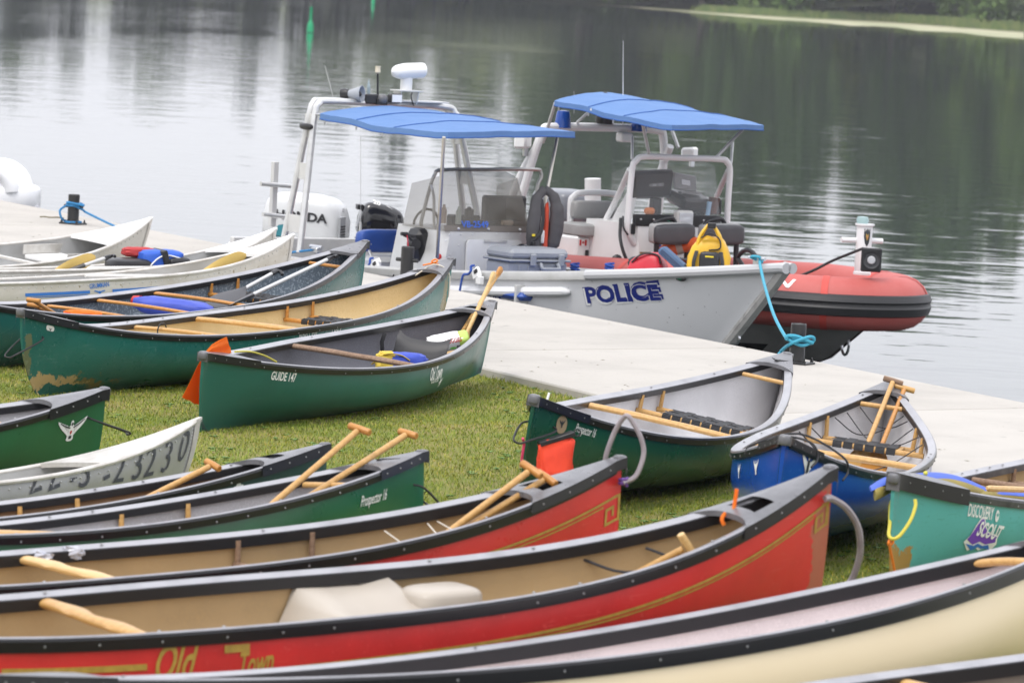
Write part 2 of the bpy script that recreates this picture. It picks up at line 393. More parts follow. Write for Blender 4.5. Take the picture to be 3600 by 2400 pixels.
def copy_tree(o, parent=None):
    c = o.copy(); col.objects.link(c); c.parent = parent
    for ch in list(o.children): copy_tree(ch, c)
    return c
def leaf_mat(name, c, c2): return mat(name, c, .7, c2=c2, vs=.35, vlo=.38, vhi=.62, spec=.3)
LM = [leaf_mat('leaves_dark', (0.036, 0.078, 0.020), (0.066, 0.115, 0.026)), leaf_mat('leaves_mid', (0.062, 0.120, 0.022), (0.105, 0.165, 0.034)),
      leaf_mat('leaves_yellow', (0.165, 0.225, 0.022), (0.22, 0.28, 0.036)), leaf_mat('leaves_grey', (0.075, 0.11, 0.055), (0.11, 0.145, 0.07)),
      leaf_mat('leaves_blue', (0.034, 0.066, 0.034), (0.052, 0.090, 0.044))]
protos = {'dark': make_tree('broadleaf_tree', 20, 10, .55, LM[0], 1, n=1900), 'mid': make_tree('broadleaf_tree', 18, 10.5, .55, LM[1], 2, n=1900),
          'yellow': make_tree('broadleaf_tree', 15, 8.5, .5, LM[2], 3, n=1600), 'tall': make_tree('tall_tree', 24, 7.5, .5, LM[4], 4, n=1700),
          'grey': make_tree('willow_shrub', 4.6, 5.5, .28, LM[3], 5, low=.05, n=900), 'shrub': make_tree('bank_shrub', 4.2, 6, .32, LM[1], 6, low=.02, n=900)}
TL = {'dark': ('dark green broadleaf tree on the far bank', 'tree', 'dark trees on the far bank'), 'mid': ('mid green broadleaf tree on the far bank', 'tree', 'green trees on the far bank'),
      'yellow': ('yellow green broadleaf tree at the edge of the far bank', 'tree', 'yellow green trees on the far bank'), 'tall': ('tall narrow bluish dark tree behind the others on the far bank', 'tree', 'tall dark trees on the far bank'),
      'grey': ('rounded grey green willow shrub among the far reeds', 'shrub', 'willow shrubs on the far bank'), 'shrub': ('low leafy green shrub at the foot of the far trees', 'shrub', 'shrubs on the far bank')}
used = set()
def plant(kind, p, s, rz, sx=1.0):
    o = protos[kind] if kind not in used else copy_tree(protos[kind]); used.add(kind)
    o.location = p; o.rotation_euler = (0, 0, rz); o.scale = (s * sx, s * sx, s); tag(o, *TL[kind]); return o
rr = random.Random(21); acc = 0.0; nxt = [2.0, 5.0, 3.5, 4.0]
bl2 = spline(bank, 30); kinds_f = ['mid', 'dark', 'yellow', 'mid', 'dark', 'mid', 'yellow', 'dark']
for i in range(len(bl2) - 1):
    p = bl2[i]; t = bl2[i + 1] - p; acc += t.length; t.normalize(); q = V3((t.y, -t.x, 0)); q = q if q.y > 0 else -q
    if p.x > 120 or p.x < -190: continue
    az = p.x / p.y; gap = -0.066 < az < -0.050
    if acc > nxt[0]:
        nxt[0] = acc + rr.uniform(5.0, 8.5) * (.62 if az > .02 else 1); f = 0.85 if az > -.03 else 1.0
        k = rr.choice(kinds_f)
        if not gap: plant(k, p + q * rr.uniform(6, 10) + V3((0, 0, .4)), rr.uniform(.82, 1.15) * (1.12 if az > .03 else .92) * (.8 if k == 'yellow' else 1), rr.uniform(0, 6.28), rr.uniform(.9, 1.15))
    if acc > nxt[1]:
        nxt[1] = acc + rr.uniform(8, 13)
        k = rr.choice(['tall', 'dark', 'tall', 'mid'])
        if az > -.085 and not gap: plant(k, p + q * rr.uniform(14, 22) + V3((0, 0, 1.6)), rr.uniform(.8, 1.2) * (1.25 if az > .04 else .95), rr.uniform(0, 6.28))
    if acc > nxt[3]:
        nxt[3] = acc + rr.uniform(6, 8)
        if az > -.015: plant(rr.choice(['dark', 'mid', 'dark']), p + q * rr.uniform(26, 40) + V3((0, 0, 3.0)), rr.uniform(1.0, 1.2) * (1.2 if az > .035 else 1.0), rr.uniform(0, 6.28), 1.15)
    if acc > nxt[2]:
        nxt[2] = acc + rr.uniform(3.6, 6.5); k = 'grey' if rr.random() < .16 else 'shrub'
        if az > -.02: plant(k, p + q * rr.uniform(3.5, 6) + V3((0, 0, .3)), rr.uniform(.6, 1.15), rr.uniform(0, 6.28), rr.uniform(.9, 1.3))
p = at_z(3120, 80, WZ); plant('yellow', p + V3((1, 8, .4)), .62, 1.0, 1.25)
p = at_z(3405, 95, WZ); plant('grey', p + V3((0, 8, .6)), 1.0, 2.0)

# ---- grass blades over the part of the lawn in view
def grass_mesh():
    N = 620000; X = npr.uniform(-6.3, 6.0, N); Y = npr.uniform(16.5, 33.5, N)
    dist = (X - G0.x) * nrm.x + (Y - G0.y) * nrm.y
    d = Y * math.cos(PITCH) + CAMZ * math.sin(PITCH); v = Y * math.sin(PITCH) - CAMZ * math.cos(PITCH)
    u, w = FPX * X / d, -FPX * v / d
    px, py = 1800 + u * math.cos(ROLL) - w * math.sin(ROLL), 1200 + u * math.sin(ROLL) + w * math.cos(ROLL)
    ok = (dist < 0.02) & (px > -120) & (px < 3720) & (py < 2250) & (py > 1150)
    X, Y, dist = X[ok], Y[ok], dist[ok]; n = len(X)
    clump = np.array([mnoise.noise(V3((float(a) * 2.2, float(b) * 2.2, 0.0))) for a, b in zip(X[::16], Y[::16])]).repeat(16)[:n]
    clump = 1 + .9 * np.array([0.0] * n) if len(clump) < n else 1 + .55 * clump
    L = clump * npr.uniform(.009, .025, n) * (1 + 1.1 * np.exp(-((dist + .10) / .12) ** 2) * npr.uniform(0, 1, n)); W = npr.uniform(.0013, .0027, n)
    a = npr.uniform(0, 2 * np.pi, n); le = npr.uniform(.3, 1.5, n) * L; ca, sa = np.cos(a), np.sin(a); b = npr.uniform(0, 2 * np.pi, n)
    cb, sb = np.cos(b) * W, np.sin(b) * W; co = np.zeros((n, 5, 3), np.float32)
    co[:, 0] = np.stack([X - cb, Y - sb, 0 * X - .004], 1); co[:, 1] = np.stack([X + cb, Y + sb, 0 * X - .004], 1)
    mx_, my_ = X + ca * le * .35, Y + sa * le * .35
    co[:, 2] = np.stack([mx_ + cb * .8, my_ + sb * .8, L * .62], 1); co[:, 3] = np.stack([mx_ - cb * .8, my_ - sb * .8, L * .62], 1)
    co[:, 4] = np.stack([X + ca * le, Y + sa * le, L * npr.uniform(.75, 1.0, n)], 1)
    me = bpy.data.meshes.new('grass_blades'); me.vertices.add(n * 5); me.vertices.foreach_set('co', co.ravel())
    base = np.arange(n) * 5; lp = np.stack([base, base + 1, base + 2, base + 3, base + 3, base + 2, base + 4], 1).ravel().astype(np.int32)
    st = np.stack([np.arange(n) * 7, np.arange(n) * 7 + 4], 1).ravel().astype(np.int32); tt = np.tile([4, 3], n).astype(np.int32)
    me.loops.add(n * 7); me.loops.foreach_set('vertex_index', lp); me.polygons.add(n * 2)
    me.polygons.foreach_set('loop_start', st); me.polygons.foreach_set('loop_total', tt); me.update(calc_edges=True)
    at = me.attributes.new('tint', 'FLOAT', 'POINT'); at.data.foreach_set('value', np.repeat(npr.uniform(0, 1, n), 5).astype(np.float32))
    return me
gm = bpy.data.materials.new('grass_blades'); gm.use_nodes = True; t = gm.node_tree; n = t.nodes; L = t.links; b = n['Principled BSDF']
b.inputs['Roughness'].default_value = .55; b.inputs['Specular IOR Level'].default_value = .35
an = n.new('ShaderNodeAttribute'); an.attribute_name = 'tint'; cr = n.new('ShaderNodeValToRGB'); L.new(an.outputs['Fac'], cr.inputs[0])
cr.color_ramp.elements[0].color = (0.095, 0.165, 0.012, 1); cr.color_ramp.elements[1].color = (0.42, 0.36, 0.10, 1)
e = cr.color_ramp.elements.new(.55); e.color = (0.19, 0.26, 0.014, 1); e = cr.color_ramp.elements.new(.86); e.color = (0.30, 0.335, 0.03, 1)
tc = n.new('ShaderNodeTexCoord'); q = n.new('ShaderNodeTexNoise'); q.inputs['Scale'].default_value = 1.3; q.inputs['Detail'].default_value = 5; L.new(tc.outputs['Object'], q.inputs['Vector'])
r2 = n.new('ShaderNodeMapRange'); r2.inputs[1].default_value = .42; r2.inputs[2].default_value = .68; L.new(q.outputs['Fac'], r2.inputs[0])
mxn = n.new('ShaderNodeMix'); mxn.data_type = 'RGBA'; mxn.blend_type = 'MULTIPLY'; L.new(r2.outputs[0], mxn.inputs[0]); L.new(cr.outputs[0], mxn.inputs[6]); mxn.inputs[7].default_value = (1.15, .92, .8, 1)
L.new(mxn.outputs[2], b.inputs['Base Color']); b.inputs['Subsurface Weight'].default_value = 0.0
gme = grass_mesh(); gme.materials.append(gm); o = bpy.data.objects.new('grass', gme); col.objects.link(o); tag(o, 'short green and straw coloured grass of the lawn', 'grass'); o['kind'] = 'stuff'

# ---- the damp summer air over the river
def weeds():
    rr = random.Random(9); mb = MB(); n = 0
    while n < 900:
        x, y = rr.uniform(-5.5, 5), rr.uniform(17, 32)
        if (V3((x, y, 0)) - G0).dot(nrm) > -.05 or mnoise.noise(V3((x * 1.1, y * 1.1, 4))) < .02: continue
        n += 1
        for k in range(rr.randint(4, 7)):
            a = k * 1.3 + rr.uniform(0, 1); l = rr.uniform(.018, .04); w = l * .32; d = V3((math.cos(a), math.sin(a), 0)); e = V3((-d.y, d.x, 0)); c = V3((x, y, .006))
            mb._add([c, c + d * l * .5 + e * w + V3((0, 0, .012)), c + d * l + V3((0, 0, .008)), c + d * l * .5 - e * w + V3((0, 0, .012))], [(0, 1, 2, 3)])
    o = mb.build('weeds', mat('weed_leaf', (.10, .20, .03), .5, c2=(.16, .25, .05), vs=3), smooth=0); tag(o, 'small broad leaved weeds scattered in the lawn', 'weeds'); o['kind'] = 'stuff'
weeds()
def litter():
    rr = random.Random(12); mb = MB()
    for k in range(150):
        t_, s_ = rr.uniform(-14, 6), rr.random() ** 2.2; a = G0 + gdir * t_; b = line_x(a, V3((.88, .47, 0)), D0, ddir); p = a.lerp(b, .02 + .95 * s_) + V3((0, 0, .0635)); r_ = rr.uniform(.004, .014); th = rr.uniform(0, 6.28)
        d = V3((math.cos(th), math.sin(th), 0)); e = V3((-d.y, d.x, 0)); mb._add([p - d * r_ * 1.6, p - e * r_ * .5 + V3((0, 0, .003)), p + d * r_ * 1.6, p + e * r_ * .5 + V3((0, 0, .002))], [(0, 1, 2, 3)])
    p = at_z(140, 762, .066); mb.tube(spline([p, p + V3((.05, .02, .003)), p + V3((.10, -.01, 0)), p + V3((.17, .01, .004)), p + V3((.24, -.02, 0))], 4), .006, 5)
    o = mb.build('leaf_litter', mat('dry_leaf', (.15, .13, .05), .8, c2=(.09, .06, .03), vs=3), smooth=0); tag(o, 'bits of dry grass and leaf scattered on the dock', 'leaf litter'); o['kind'] = 'stuff'
litter()
hz_m = bpy.data.materials.new('haze'); hz_m.use_nodes = True; t = hz_m.node_tree; t.nodes.clear()
ou = t.nodes.new('ShaderNodeOutputMaterial'); vo = t.nodes.new('ShaderNodeVolumePrincipled'); vo.inputs['Density'].default_value = 0.00022
vo.inputs['Color'].default_value = (0.93, 0.95, 1.0, 1); vo.inputs['Anisotropy'].default_value = 0.2; t.links.new(vo.outputs[0], ou.inputs['Volume'])
x0, x1, y0, y1, z0, z1 = -2600, 2600, -80, 4600, -3.0, 60.0
mb = MB(); mb._add([(x0, y0, z0), (x1, y0, z0), (x1, y1, z0), (x0, y1, z0), (x0, y0, z1), (x1, y0, z1), (x1, y1, z1), (x0, y1, z1)], [(3, 2, 1, 0), (4, 5, 6, 7), (0, 1, 5, 4), (1, 2, 6, 5), (2, 3, 7, 6), (3, 0, 4, 7)])
o = mb.build('haze', hz_m, smooth=0); o['kind'] = 'stuff'; o['label'] = 'thin pale summer haze over the river'

# ================================================================== CANOES
# x, y, yaw, roll, trim, z, length, beam, end height, mid depth, plan exponent, sheer exponent
FITS = {
    'guide': (-0.9862, 27.3264, 1.1959, 0.0682, 0.0181, -0.0182, 4.4265, 0.9085, 0.5196, 0.3565, 1.8027, 2.1124),
    'swift': (-1.7178, 28.915, 1.055, 0.0072, 0.0319, 0.0143, 5.1139, 0.9004, 0.5988, 0.3491, 2.1138, 2.9533),
    'slate': (-2.4411, 30.0761, 1.0215, 0.0308, 0.038, 0.0131, 5.0779, 0.8961, 0.6067, 0.3451, 2.2131, 2.4561),
    'grum3': (-3.372, 31.8647, 0.8565, -0.0776, 0.02, 0.0044, 5.146, 0.8971, 0.584, 0.3313, 2.1533, 3.3482),
    'grum2': (-3.6138, 33.0351, 0.8266, -0.077, 0.0067, 0.001, 5.0912, 0.8569, 0.594, 0.3153, 2.1692, 3.527),
    'grum1': (-4.5097, 33.4075, 0.9333, 0.0741, 0.0094, 0.0041, 5.1164, 0.9001, 0.5824, 0.3218, 2.1622, 3.1509),
    'goose': (-4.0507, 20.6122, 0.6049, 0.0175, 0.0045, 0.0011, 4.9182, 0.8986, 0.5335, 0.3245, 2.2182, 2.8113),
    'alnum': (-3.2575, 19.695, 0.7906, -0.1229, -0.0011, -0.0318, 5.0764, 0.7981, 0.514, 0.253, 2.2382, 3.5644),
    'dark': (-2.7882, 18.9471, 0.6445, -0.0908, 0.0159, -0.025, 4.9503, 0.7566, 0.4845, 0.2369, 2.1256, 2.0711),
    'pro2': (-1.9231, 17.9423, 0.8613, -0.1038, 0.0004, -0.0002, 4.8796, 0.7797, 0.5598, 0.36, 2.2694, 1.8824),
    'red1': (-1.5871, 16.9087, 0.6269, -0.0158, 0.0385, 0.0182, 5.1748, 0.7955, 0.6185, 0.3599, 1.9906, 2.9864),
    'red2': (-0.909, 15.8516, 0.6192, 0.0265, 0.0365, 0.0211, 5.4342, 0.8362, 0.7369, 0.4019, 2.0581, 3.4302),
    'cream': (0.4298, 15.4841, 0.7601, -0.1379, 0.0401, 0.0136, 5.4241, 0.9141, 0.5572, 0.3761, 2.3005, 2.0763),
    'last': (1.5391, 14.7492, 0.8547, 0.0605, -0.0003, -0, 5, 0.9, 0.5599, 0.3601, 2.2976, 3.0073),
    'pro': (0.8143, 24.1759, 1.2446, 0.1333, -0.0195, -0.0023, 4.7807, 0.8997, 0.6, 0.3612, 1.995, 2.3071),
    'blue': (1.6852, 22.688, 1.3861, 0.068, -0.0277, 0.0053, 4.7792, 0.9084, 0.5948, 0.3669, 2.544, 3.0863),
    'teal': (2.8456, 22.0221, 1.0974, 0.0322, 0.003, 0.001, 4.8127, 0.9004, 0.574, 0.3631, 2.3183, 2.6681)}
vinyl = mat('black_vinyl', (0.011, 0.011, 0.013), .30, rvar=.06, vs=14, spec=.45)
paled = mat('vinyl_painted_sheen', (0.30, 0.30, 0.32), .28, c2=(.20, .20, .215), vs=5, vlo=.45, vhi=.75, spec=.7)  # black vinyl rail tops, sky reflection put into the colour as lighter grey
deck_sheen = mat('deck_painted_sheen', (0.135, 0.135, 0.145), .30, c2=(.075, .075, .08), vs=9, vlo=.42, vhi=.72, rvar=.1, bump=.0006, bs=160)  # deck plate tops, sheen of the sky painted as a paler tone than the lips
deckp = mat('black_deck_plastic', (0.045, 0.045, 0.050), .34, c2=(0.10, 0.10, 0.11), vs=18, vlo=.5, vhi=.8, bump=.0008, bs=200)
steel = mat('steel', (0.55, 0.56, 0.58), .3, 1.0)
bolt_m = mat('dull_bolt', (0.30, 0.30, 0.30), .4, .7)
rivet_m = mat('rivet_metal', (0.72, 0.72, 0.72), .3, .9)
ash = mat('ash_wood', (0.55, 0.33, 0.115), .38, c2=(0.44, 0.235, 0.065), vs=7, vstretch=(1, 9, 9), vlo=.35, vhi=.7)
amber = mat('amber_wood', (0.50, 0.235, 0.05), .35, c2=(0.38, 0.155, 0.03), vs=7, vstretch=(1, 9, 9), vlo=.35, vhi=.7)
pine = mat('pale_wood', (0.66, 0.45, 0.20), .4, c2=(0.56, 0.34, 0.12), vs=7, vstretch=(9, 1, 9), vlo=.35, vhi=.7)
oldwood = mat('weathered_wood', (0.26, 0.17, 0.11), .7, c2=(0.17, 0.10, 0.06), vs=8, vstretch=(1, 9, 9), vlo=.35, vhi=.65)
web = mat('black_webbing', (0.014, 0.014, 0.016), .6, bump=.0006, bs=300)
cordb = mat('black_cord', (0.02, 0.02, 0.022), .6)
white_print = mat('white_print', (0.80, 0.80, 0.78), .5)
def hullm(name, c, scr=None, wear=None, rough=.30):
    s = scr or tuple(min(1, x * 1.6 + .02) for x in c)
    return mat(name, c, rough, c2=tuple(x * .78 for x in c), vs=2.2, vlo=.42, vhi=.66, speck=(46, .66, .74, s), scr=(5.0, .665, s), wear=wear, rvar=.1, coat=.0)
def linm(name, c, c2, sc=150): return mat(name, c, .55, c2=tuple(x * .82 for x in c), vs=3, vlo=.4, vhi=.7, speck=(sc, .52, .62, c2))

class Canoe:
    def __init__(s, key, label, outer, inner, rail_m=vinyl, foot=.10, group='canoes drawn up on the lawn', rake=0.0, alum=False, lip=.034, full=3.4, crease=0.0):
        s.lip = lip; s.full = full; s.crease = crease
        (x, y, th, ro, pi, z0, s.Ln, s.W, s.he, s.hm, s.pb, s.ps) = FITS[key]; s.key = key; s.foot = foot; s.rake = rake; s.alum = alum
        s.M = Matrix.Translation((x, y, z0)) @ Matrix.Rotation(th, 4, 'Z') @ Matrix.Rotation(-pi, 4, 'Y') @ Matrix.Rotation(ro, 4, 'X')
        s.fr = Frame(s.M); s.rail_m = rail_m
        s.root = empty('canoe', s.M, label, 'canoe', group)
        s.shell(outer, inner)
    def b(s, t): return max(.010, s.W / 2 * (1 - min(1.0, abs(t)) ** s.pb))
    def zs(s, t): return s.hm + (s.he - s.hm) * abs(t) ** s.ps
    def zk(s, t): return .05 * abs(t) ** 4
    def half(s, t, v):
        v = max(0.0, min(1.0, v)); t = max(-1.0, min(1.0, t))
        k = 1.35 + s.full * (1 - t * t) ** 1.2
        cr = 1 - s.crease * (1 - min(1, max(0, (v - .30) / .03))) * (1 - t * t) if s.crease else 1
        return cr * s.b(t) * (1 - (1 - v) ** k) * (1 + .02 * math.sin(math.pi * v) * (1 - t * t))
    def P(s, t, v, side, off=0.0):
        e = max(0, (abs(t) - .80) / .20); sh = s.foot * (1 - v) ** 2.6 * e * e + s.rake * (1 - v) * e * e
        return V3((t * s.Ln / 2 - math.copysign(sh, t), side * max(.004, s.half(t, v) + off), s.zk(t) + (s.zs(t) - s.zk(t)) * v))
    def S(s, u, dz, side=-1, off=.004):
        t = max(-.999, min(.999, u / (s.Ln / 2))); v = max(0, min(1, 1 - dz / (s.zs(t) - s.zk(t)))); a = s.P(t, v, side)
        n = (s.P(t + .01, v, side) - a).cross(s.P(t, min(1, v + .02), side) - s.P(t, max(0, v - .02), side)).normalized()
        if n.y * side < 0: n = -n
        return a + n * off
    def T(s): return [math.copysign(1 - (1 - abs(float(q))) ** 1.5, q) for q in np.linspace(-1, 1, 57)]
    def shell(s, outer, inner):
        vs = [(k / 13) ** 1.6 for k in range(14)]; mb = MB(); ts = s.T()
        if s.crease: vs = sorted(vs + [.30, .33])
        rows = [[s.P(t, v, -1) for v in vs[::-1]] + [s.P(t, v, 1) for v in vs[1:]] for t in ts]; mb.grid(rows, mi=0)
        for e_ in (-1, 1): mb.grid([[s.P(e_, v, -1), s.P(e_, v, 1)] for v in vs], mi=0)
        def Pi(t, v, sd): p = s.P(t * .992, v, sd, -.009); p.z += .009 * (1 - v); return p
        rows = [[Pi(t, v, -1) for v in vs[::-1]] + [Pi(t, v, 1) for v in vs[1:]] for t in ts]; mb.grid(rows, mi=1, flip=True)
        for e_ in (-1, 1): mb.grid([[Pi(e_, v, -1), Pi(e_, v, 1)] for v in vs], mi=1)
        mb.build('hull', [outer, inner], s.root, smooth=60)
    def rail(s, u, side): t = u / (s.Ln / 2); return V3((u, side * s.b(t), s.zs(t)))
    def rails(s, prof=None, m=None):
        prof = prof or ([(.015, -s.lip), (.020, -.006), (.017, .005), (.010, .011), (-.028, -.003), (-.031, -.008), (-.031, -.004 - s.lip), (-.022, -.004 - s.lip), (-.014, -.012), (.004, -.010), (.006, -s.lip)]
                        if not s.alum else [(.012, -.010), (.014, 0), (.010, .008), (0, .011), (-.008, .008), (-.012, 0), (-.010, -.008), (0, -.012)])
        tm = .985; ts = [t * tm for t in s.T()]
        for sd in (-1, 1):
            rows = []
            for t in ts:
                p = V3((t * s.Ln / 2, sd * s.b(t), s.zs(t))); q = (V3(((t + .004) * s.Ln / 2, sd * s.b(t + .004), 0)) - V3(((t - .004) * s.Ln / 2, sd * s.b(t - .004), 0))).normalized()
                n = V3((-q.y, q.x, 0)); n = n if n.y * sd > 0 else -n
                rows.append([p + n * o + V3((0, 0, z)) for o, z in prof])
            gb = MB().grid(rows, closed_v=True)
            if not s.alum and len(prof) == 11: gb.mi = [1 if k % 11 in (2, 3) else 0 for k in range(len(gb.f))]   # top strip takes the lighter grey with the sky sheen painted in
            gb.build('gunwale', [m or s.rail_m, paled] if not s.alum else (m or s.rail_m), s.root, smooth=20)
    def fasteners(s, step=.16, r=.006, top=True, m=None, low=False):
        mb = MB(); u0 = -s.Ln / 2 * .9; u = u0
        while u0 < s.Ln / 2 * .9:
            u0 += step * 1.5
            for sd in (-1, 1):
                if rng.random() < .12: continue
                u = u0 + rng.uniform(-.02, .02); p = s.rail(u, sd)
                mb.blob(p + V3((0, sd * .019, -.024)), (r * 1.7, r * 1.0, r * 1.7), e=(1, 1), nu=6, nv=4)
                if top and rng.random() < .35: mb.blob(p + V3((0, -sd * .008, .010)), (r * 2.6, r * 2.6, r * 1.0), e=(1, 1), nu=7, nv=4)
        mb.build('rivets', m or bolt_m, s.root, kind='stuff')
    def deck(s, end, u0, m=None, hole=False, lip=.045, concave=.06, crown=.014, lift=.012, out=.024, emblem=False):
        """end plate; end = +1 / -1, u0 = its inner edge"""
        m = m or deckp; mb = MB(); t0 = u0 / (s.Ln / 2); NS = 15; NT = 13; top = []
        for i in range(NT + 1):
            f = i / NT; row = []
            for j in range(NS):
                q = -1 + 2 * j / (NS - 1); ts = t0 + concave / (s.Ln / 2) * (1 - q ** 4) * (1 - f) ** 2
                t = min(1.0, ts + (1.0 - ts) * f); yy = q * (s.b(t) + out)
                row.append(V3((end * (t * s.Ln / 2 + (.012 if i == NT else 0)), yy, s.zs(t) + lift + crown * (1 - q * q) * min(1, s.b(t) / .1))))
            top.append(row)
        drop = lambda p, d: V3((p.x, p.y, p.z - d)); full = []
        for row in top: full.append([drop(row[0], lip)] + row + [drop(row[-1], lip)])
        nlip = 0
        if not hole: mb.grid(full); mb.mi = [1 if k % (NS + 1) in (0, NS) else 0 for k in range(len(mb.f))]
        else:
            nv = len(full[0]); vs = [p for r_ in full for p in r_]; fs = []
            for i in range(NT):
                for j in range(nv - 1):
                    if 2 <= i <= 4 and 4 <= j <= nv - 6: continue
                    fs.append((i * nv + j, i * nv + j + 1, (i + 1) * nv + j + 1, (i + 1) * nv + j))
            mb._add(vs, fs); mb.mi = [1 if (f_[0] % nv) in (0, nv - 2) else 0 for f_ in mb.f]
        und = [[drop(p, .022) for p in row] for row in top[:3]]; mb.grid([top[0], und[0], und[2]])
        mb.grid([[drop(p, 0) for p in full[-1]], [drop(p, lip + .01) + V3((-end * .004, 0, 0)) for p in full[-1]]])
        if crown > .01: mb.blob((end * (s.Ln / 2 - .002), 0, s.zs(1) - .008), (.056, .060, .052), e=(.55, .7), nu=14, nv=10)
        pl = mb.build('deck_plate', [deck_sheen, vinyl] if m is deckp else [m, m], s.root, smooth=50)
        bm = MB()
        for f in (.12, .4, .65, .85):
            for q in (-1, 1):
                t = t0 + (1 - t0) * f; bm.blob(V3((end * t * s.Ln / 2, q * (s.b(t) + out + .001), s.zs(t) - .012)), (.009, .005, .009), e=(1, 1), nu=6, nv=4)
        bm.build('screws', bolt_m, pl, kind='stuff')
        if emblem:
            t = t0 + (1 - t0) * .42; c = V3((end * t * s.Ln / 2, 0, s.zs(t) + lift + crown + .002))
            MB().prism(goose_poly(.11), c, V3((0, -1, 0)) * end * -1, V3((1, 0, 0)) * end, .005).build('emblem', vinyl, pl, smooth=0)
        return pl
    def width_at(s, u, z, marg=.012):
        t = u / (s.Ln / 2); v = max(.02, (z - s.zk(t)) / (s.zs(t) - s.zk(t))); return s.half(t, min(1, v)) - marg
    def bar(s, u, drop, m, r=.016, name='thwart', kind='round', u2=None):
        t = u / (s.Ln / 2); z = s.zs(t) - drop; w = s.width_at(u, z); u2 = u if u2 is None else u2; mb = MB(); pts = []; rs = []
        n = 17
        for i in range(n):
            q = -1 + 2 * i / (n - 1); off = 0; wd = r
            if kind == 'yoke':
                wd = r * (1.05 + .75 * math.exp(-((abs(q) - .40) / .20) ** 2) + .3 * q ** 4); off = -.022 * math.exp(-(q / .24) ** 2)
            elif kind == 'thwart': wd = r * (1 + .9 * abs(q) ** 3)
            pts.append(V3((u + (u2 - u) * (q + 1) / 2 + off, q * w, z + (.008 * math.cos(q * 1.5) if kind != 'round' else 0)))); rs.append(wd)
        rows = []
        for p, wd in zip(pts, rs):
            h = r * .75 if kind != 'round' else r
            rows.append([p + V3((math.cos(a) * wd, 0, math.sin(a) * h)) for a in [2 * math.pi * k / 12 for k in range(12)]])
        mb.grid(rows, closed_v=True)
        for rw in (rows[0], rows[-1]): mb._add(rw, [tuple(range(12))])
        return mb.build(name, m, s.root, smooth=60)
    def seat(s, u1, u2, drop=.13, m=ash, hang=True, web_m=web, frac=.72, nacross=4):
        """woven seat: two bars hung on dowels with webbing woven between them"""
        mid = (u1 + u2) / 2; t = mid / (s.Ln / 2); z = s.zs(t) - drop; w = min(s.width_at(u1, z), s.width_at(u2, z)); wf = s.width_at(u2, z, .03)
        st = bpy.data.objects.new('seat', None); col.objects.link(st); st.parent = s.root; st.location = (mid, 0, z)
        o = V3((mid, 0, z))
        for u in (u1, u2):
            ww = s.width_at(u, z); MB().tube([V3((u - mid, -ww, 0)), V3((u - mid, 0, 0)), V3((u - mid, ww, 0))], .0155, 10).build('seat_bar', m, st)
        for sd in (-1, 1): MB().box((0, sd * w * frac, 0), (u2 - u1, .024, .024)).build('seat_rail', m, st)
        if hang:
            for u in (u1, u2):
                for sd in (-1, 1):
                    zt = s.zs(u / (s.Ln / 2)) - .02; y = s.width_at(u, z) - .018; yt = s.rail(u, sd).y * sd - .028
                    MB().tube([V3((u - mid, sd * y, -.012)), V3((u - mid, sd * (y + yt) / 2, (zt - z) / 2)), V3((u - mid, sd * yt, zt - z))], .0125, 8, flat=1).build('seat_hanger', m, s.root).location = o
        ws = .050; n = int(2 * w * frac / .0595); x0 = -(n - 1) / 2 * .0595; du = (u2 - u1) / 2 + .017
        ms = {}
        for i in range(n):
            if i % 2 not in ms:
                pts = [(-du + 2 * du * k / 16, .0175 + .0032 * math.cos(math.pi * ((-du + 2 * du * k / 16) / (2 * du) * nacross * 2 + i))) for k in range(17)]
                path = [(-du - .001, -.016), (-du - .003, 0), (-du + .001, .013)] + pts + [(du - .001, .013), (du + .003, 0), (du + .001, -.016)]
                a = [V3((x, -ws / 2, zz)) for x, zz in path]; b2 = [V3((x, ws / 2, zz)) for x, zz in path]; c2 = [p - V3((0, 0, .002)) for p in b2]; d2 = [p - V3((0, 0, .002)) for p in a]
                ob = MB().grid([a, b2, c2, d2], closed_u=True).build('strap', web_m, st); ms[i % 2] = ob.data
            else:
                ob = bpy.data.objects.new('strap', ms[i % 2]); col.objects.link(ob); ob.parent = st
            ob.location = (0, x0 + i * .0595, 0)
        for k in range(nacross):
            x = -du + 2 * du * (k + .5) / nacross; a = []; b2 = []; yy = w * frac + .016
            for j in range(2 * n + 1):
                y = x0 + (j / 2 - .25) * .0595; q = .0175 - .0034 * math.cos(math.pi * (j / 2 - .25 + k)) ; a.append(V3((x - ws / 2 * .9, y, q))); b2.append(V3((x + ws / 2 * .9, y, q)))
            MB().grid([a, b2]).build('cross_strap', web_m, st)
        return st
    def find(s, px, py, side=-1):
        best = None
        for i in range(161):
            u = (-1 + i / 80) * s.Ln / 2 * .995
            for j in range(0, 46):
                dz = j * .01; q = to_px(s.M @ s.S(u, dz, side, 0)); e = (q[0] - px) ** 2 + (q[1] - py) ** 2
                if best is None or e < best[0]: best = (e, u, dz)
        return best[1], best[2]
    def print_fn(s, p0, p1, off=.004):
        """print along the hull side from photo point p0 to p1 (base line)"""
        u0, d0 = s.find(*p0); u1, d1 = s.find(*p1); ln = math.hypot(u1 - u0, d1 - d0); c, sn = (u1 - u0) / ln, (d1 - d0) / ln
        return (lambda x, y: s.S(u0 + x * c + y * sn, d0 + x * sn - y * c, -1, off)), ln
    def text(s, body, p0, p1, cap, m=white_print, **k):
        fn, ln = s.print_fn(p0, p1); return lettering(body, fn, s.root, m, size=cap / .70, width=ln, **k)
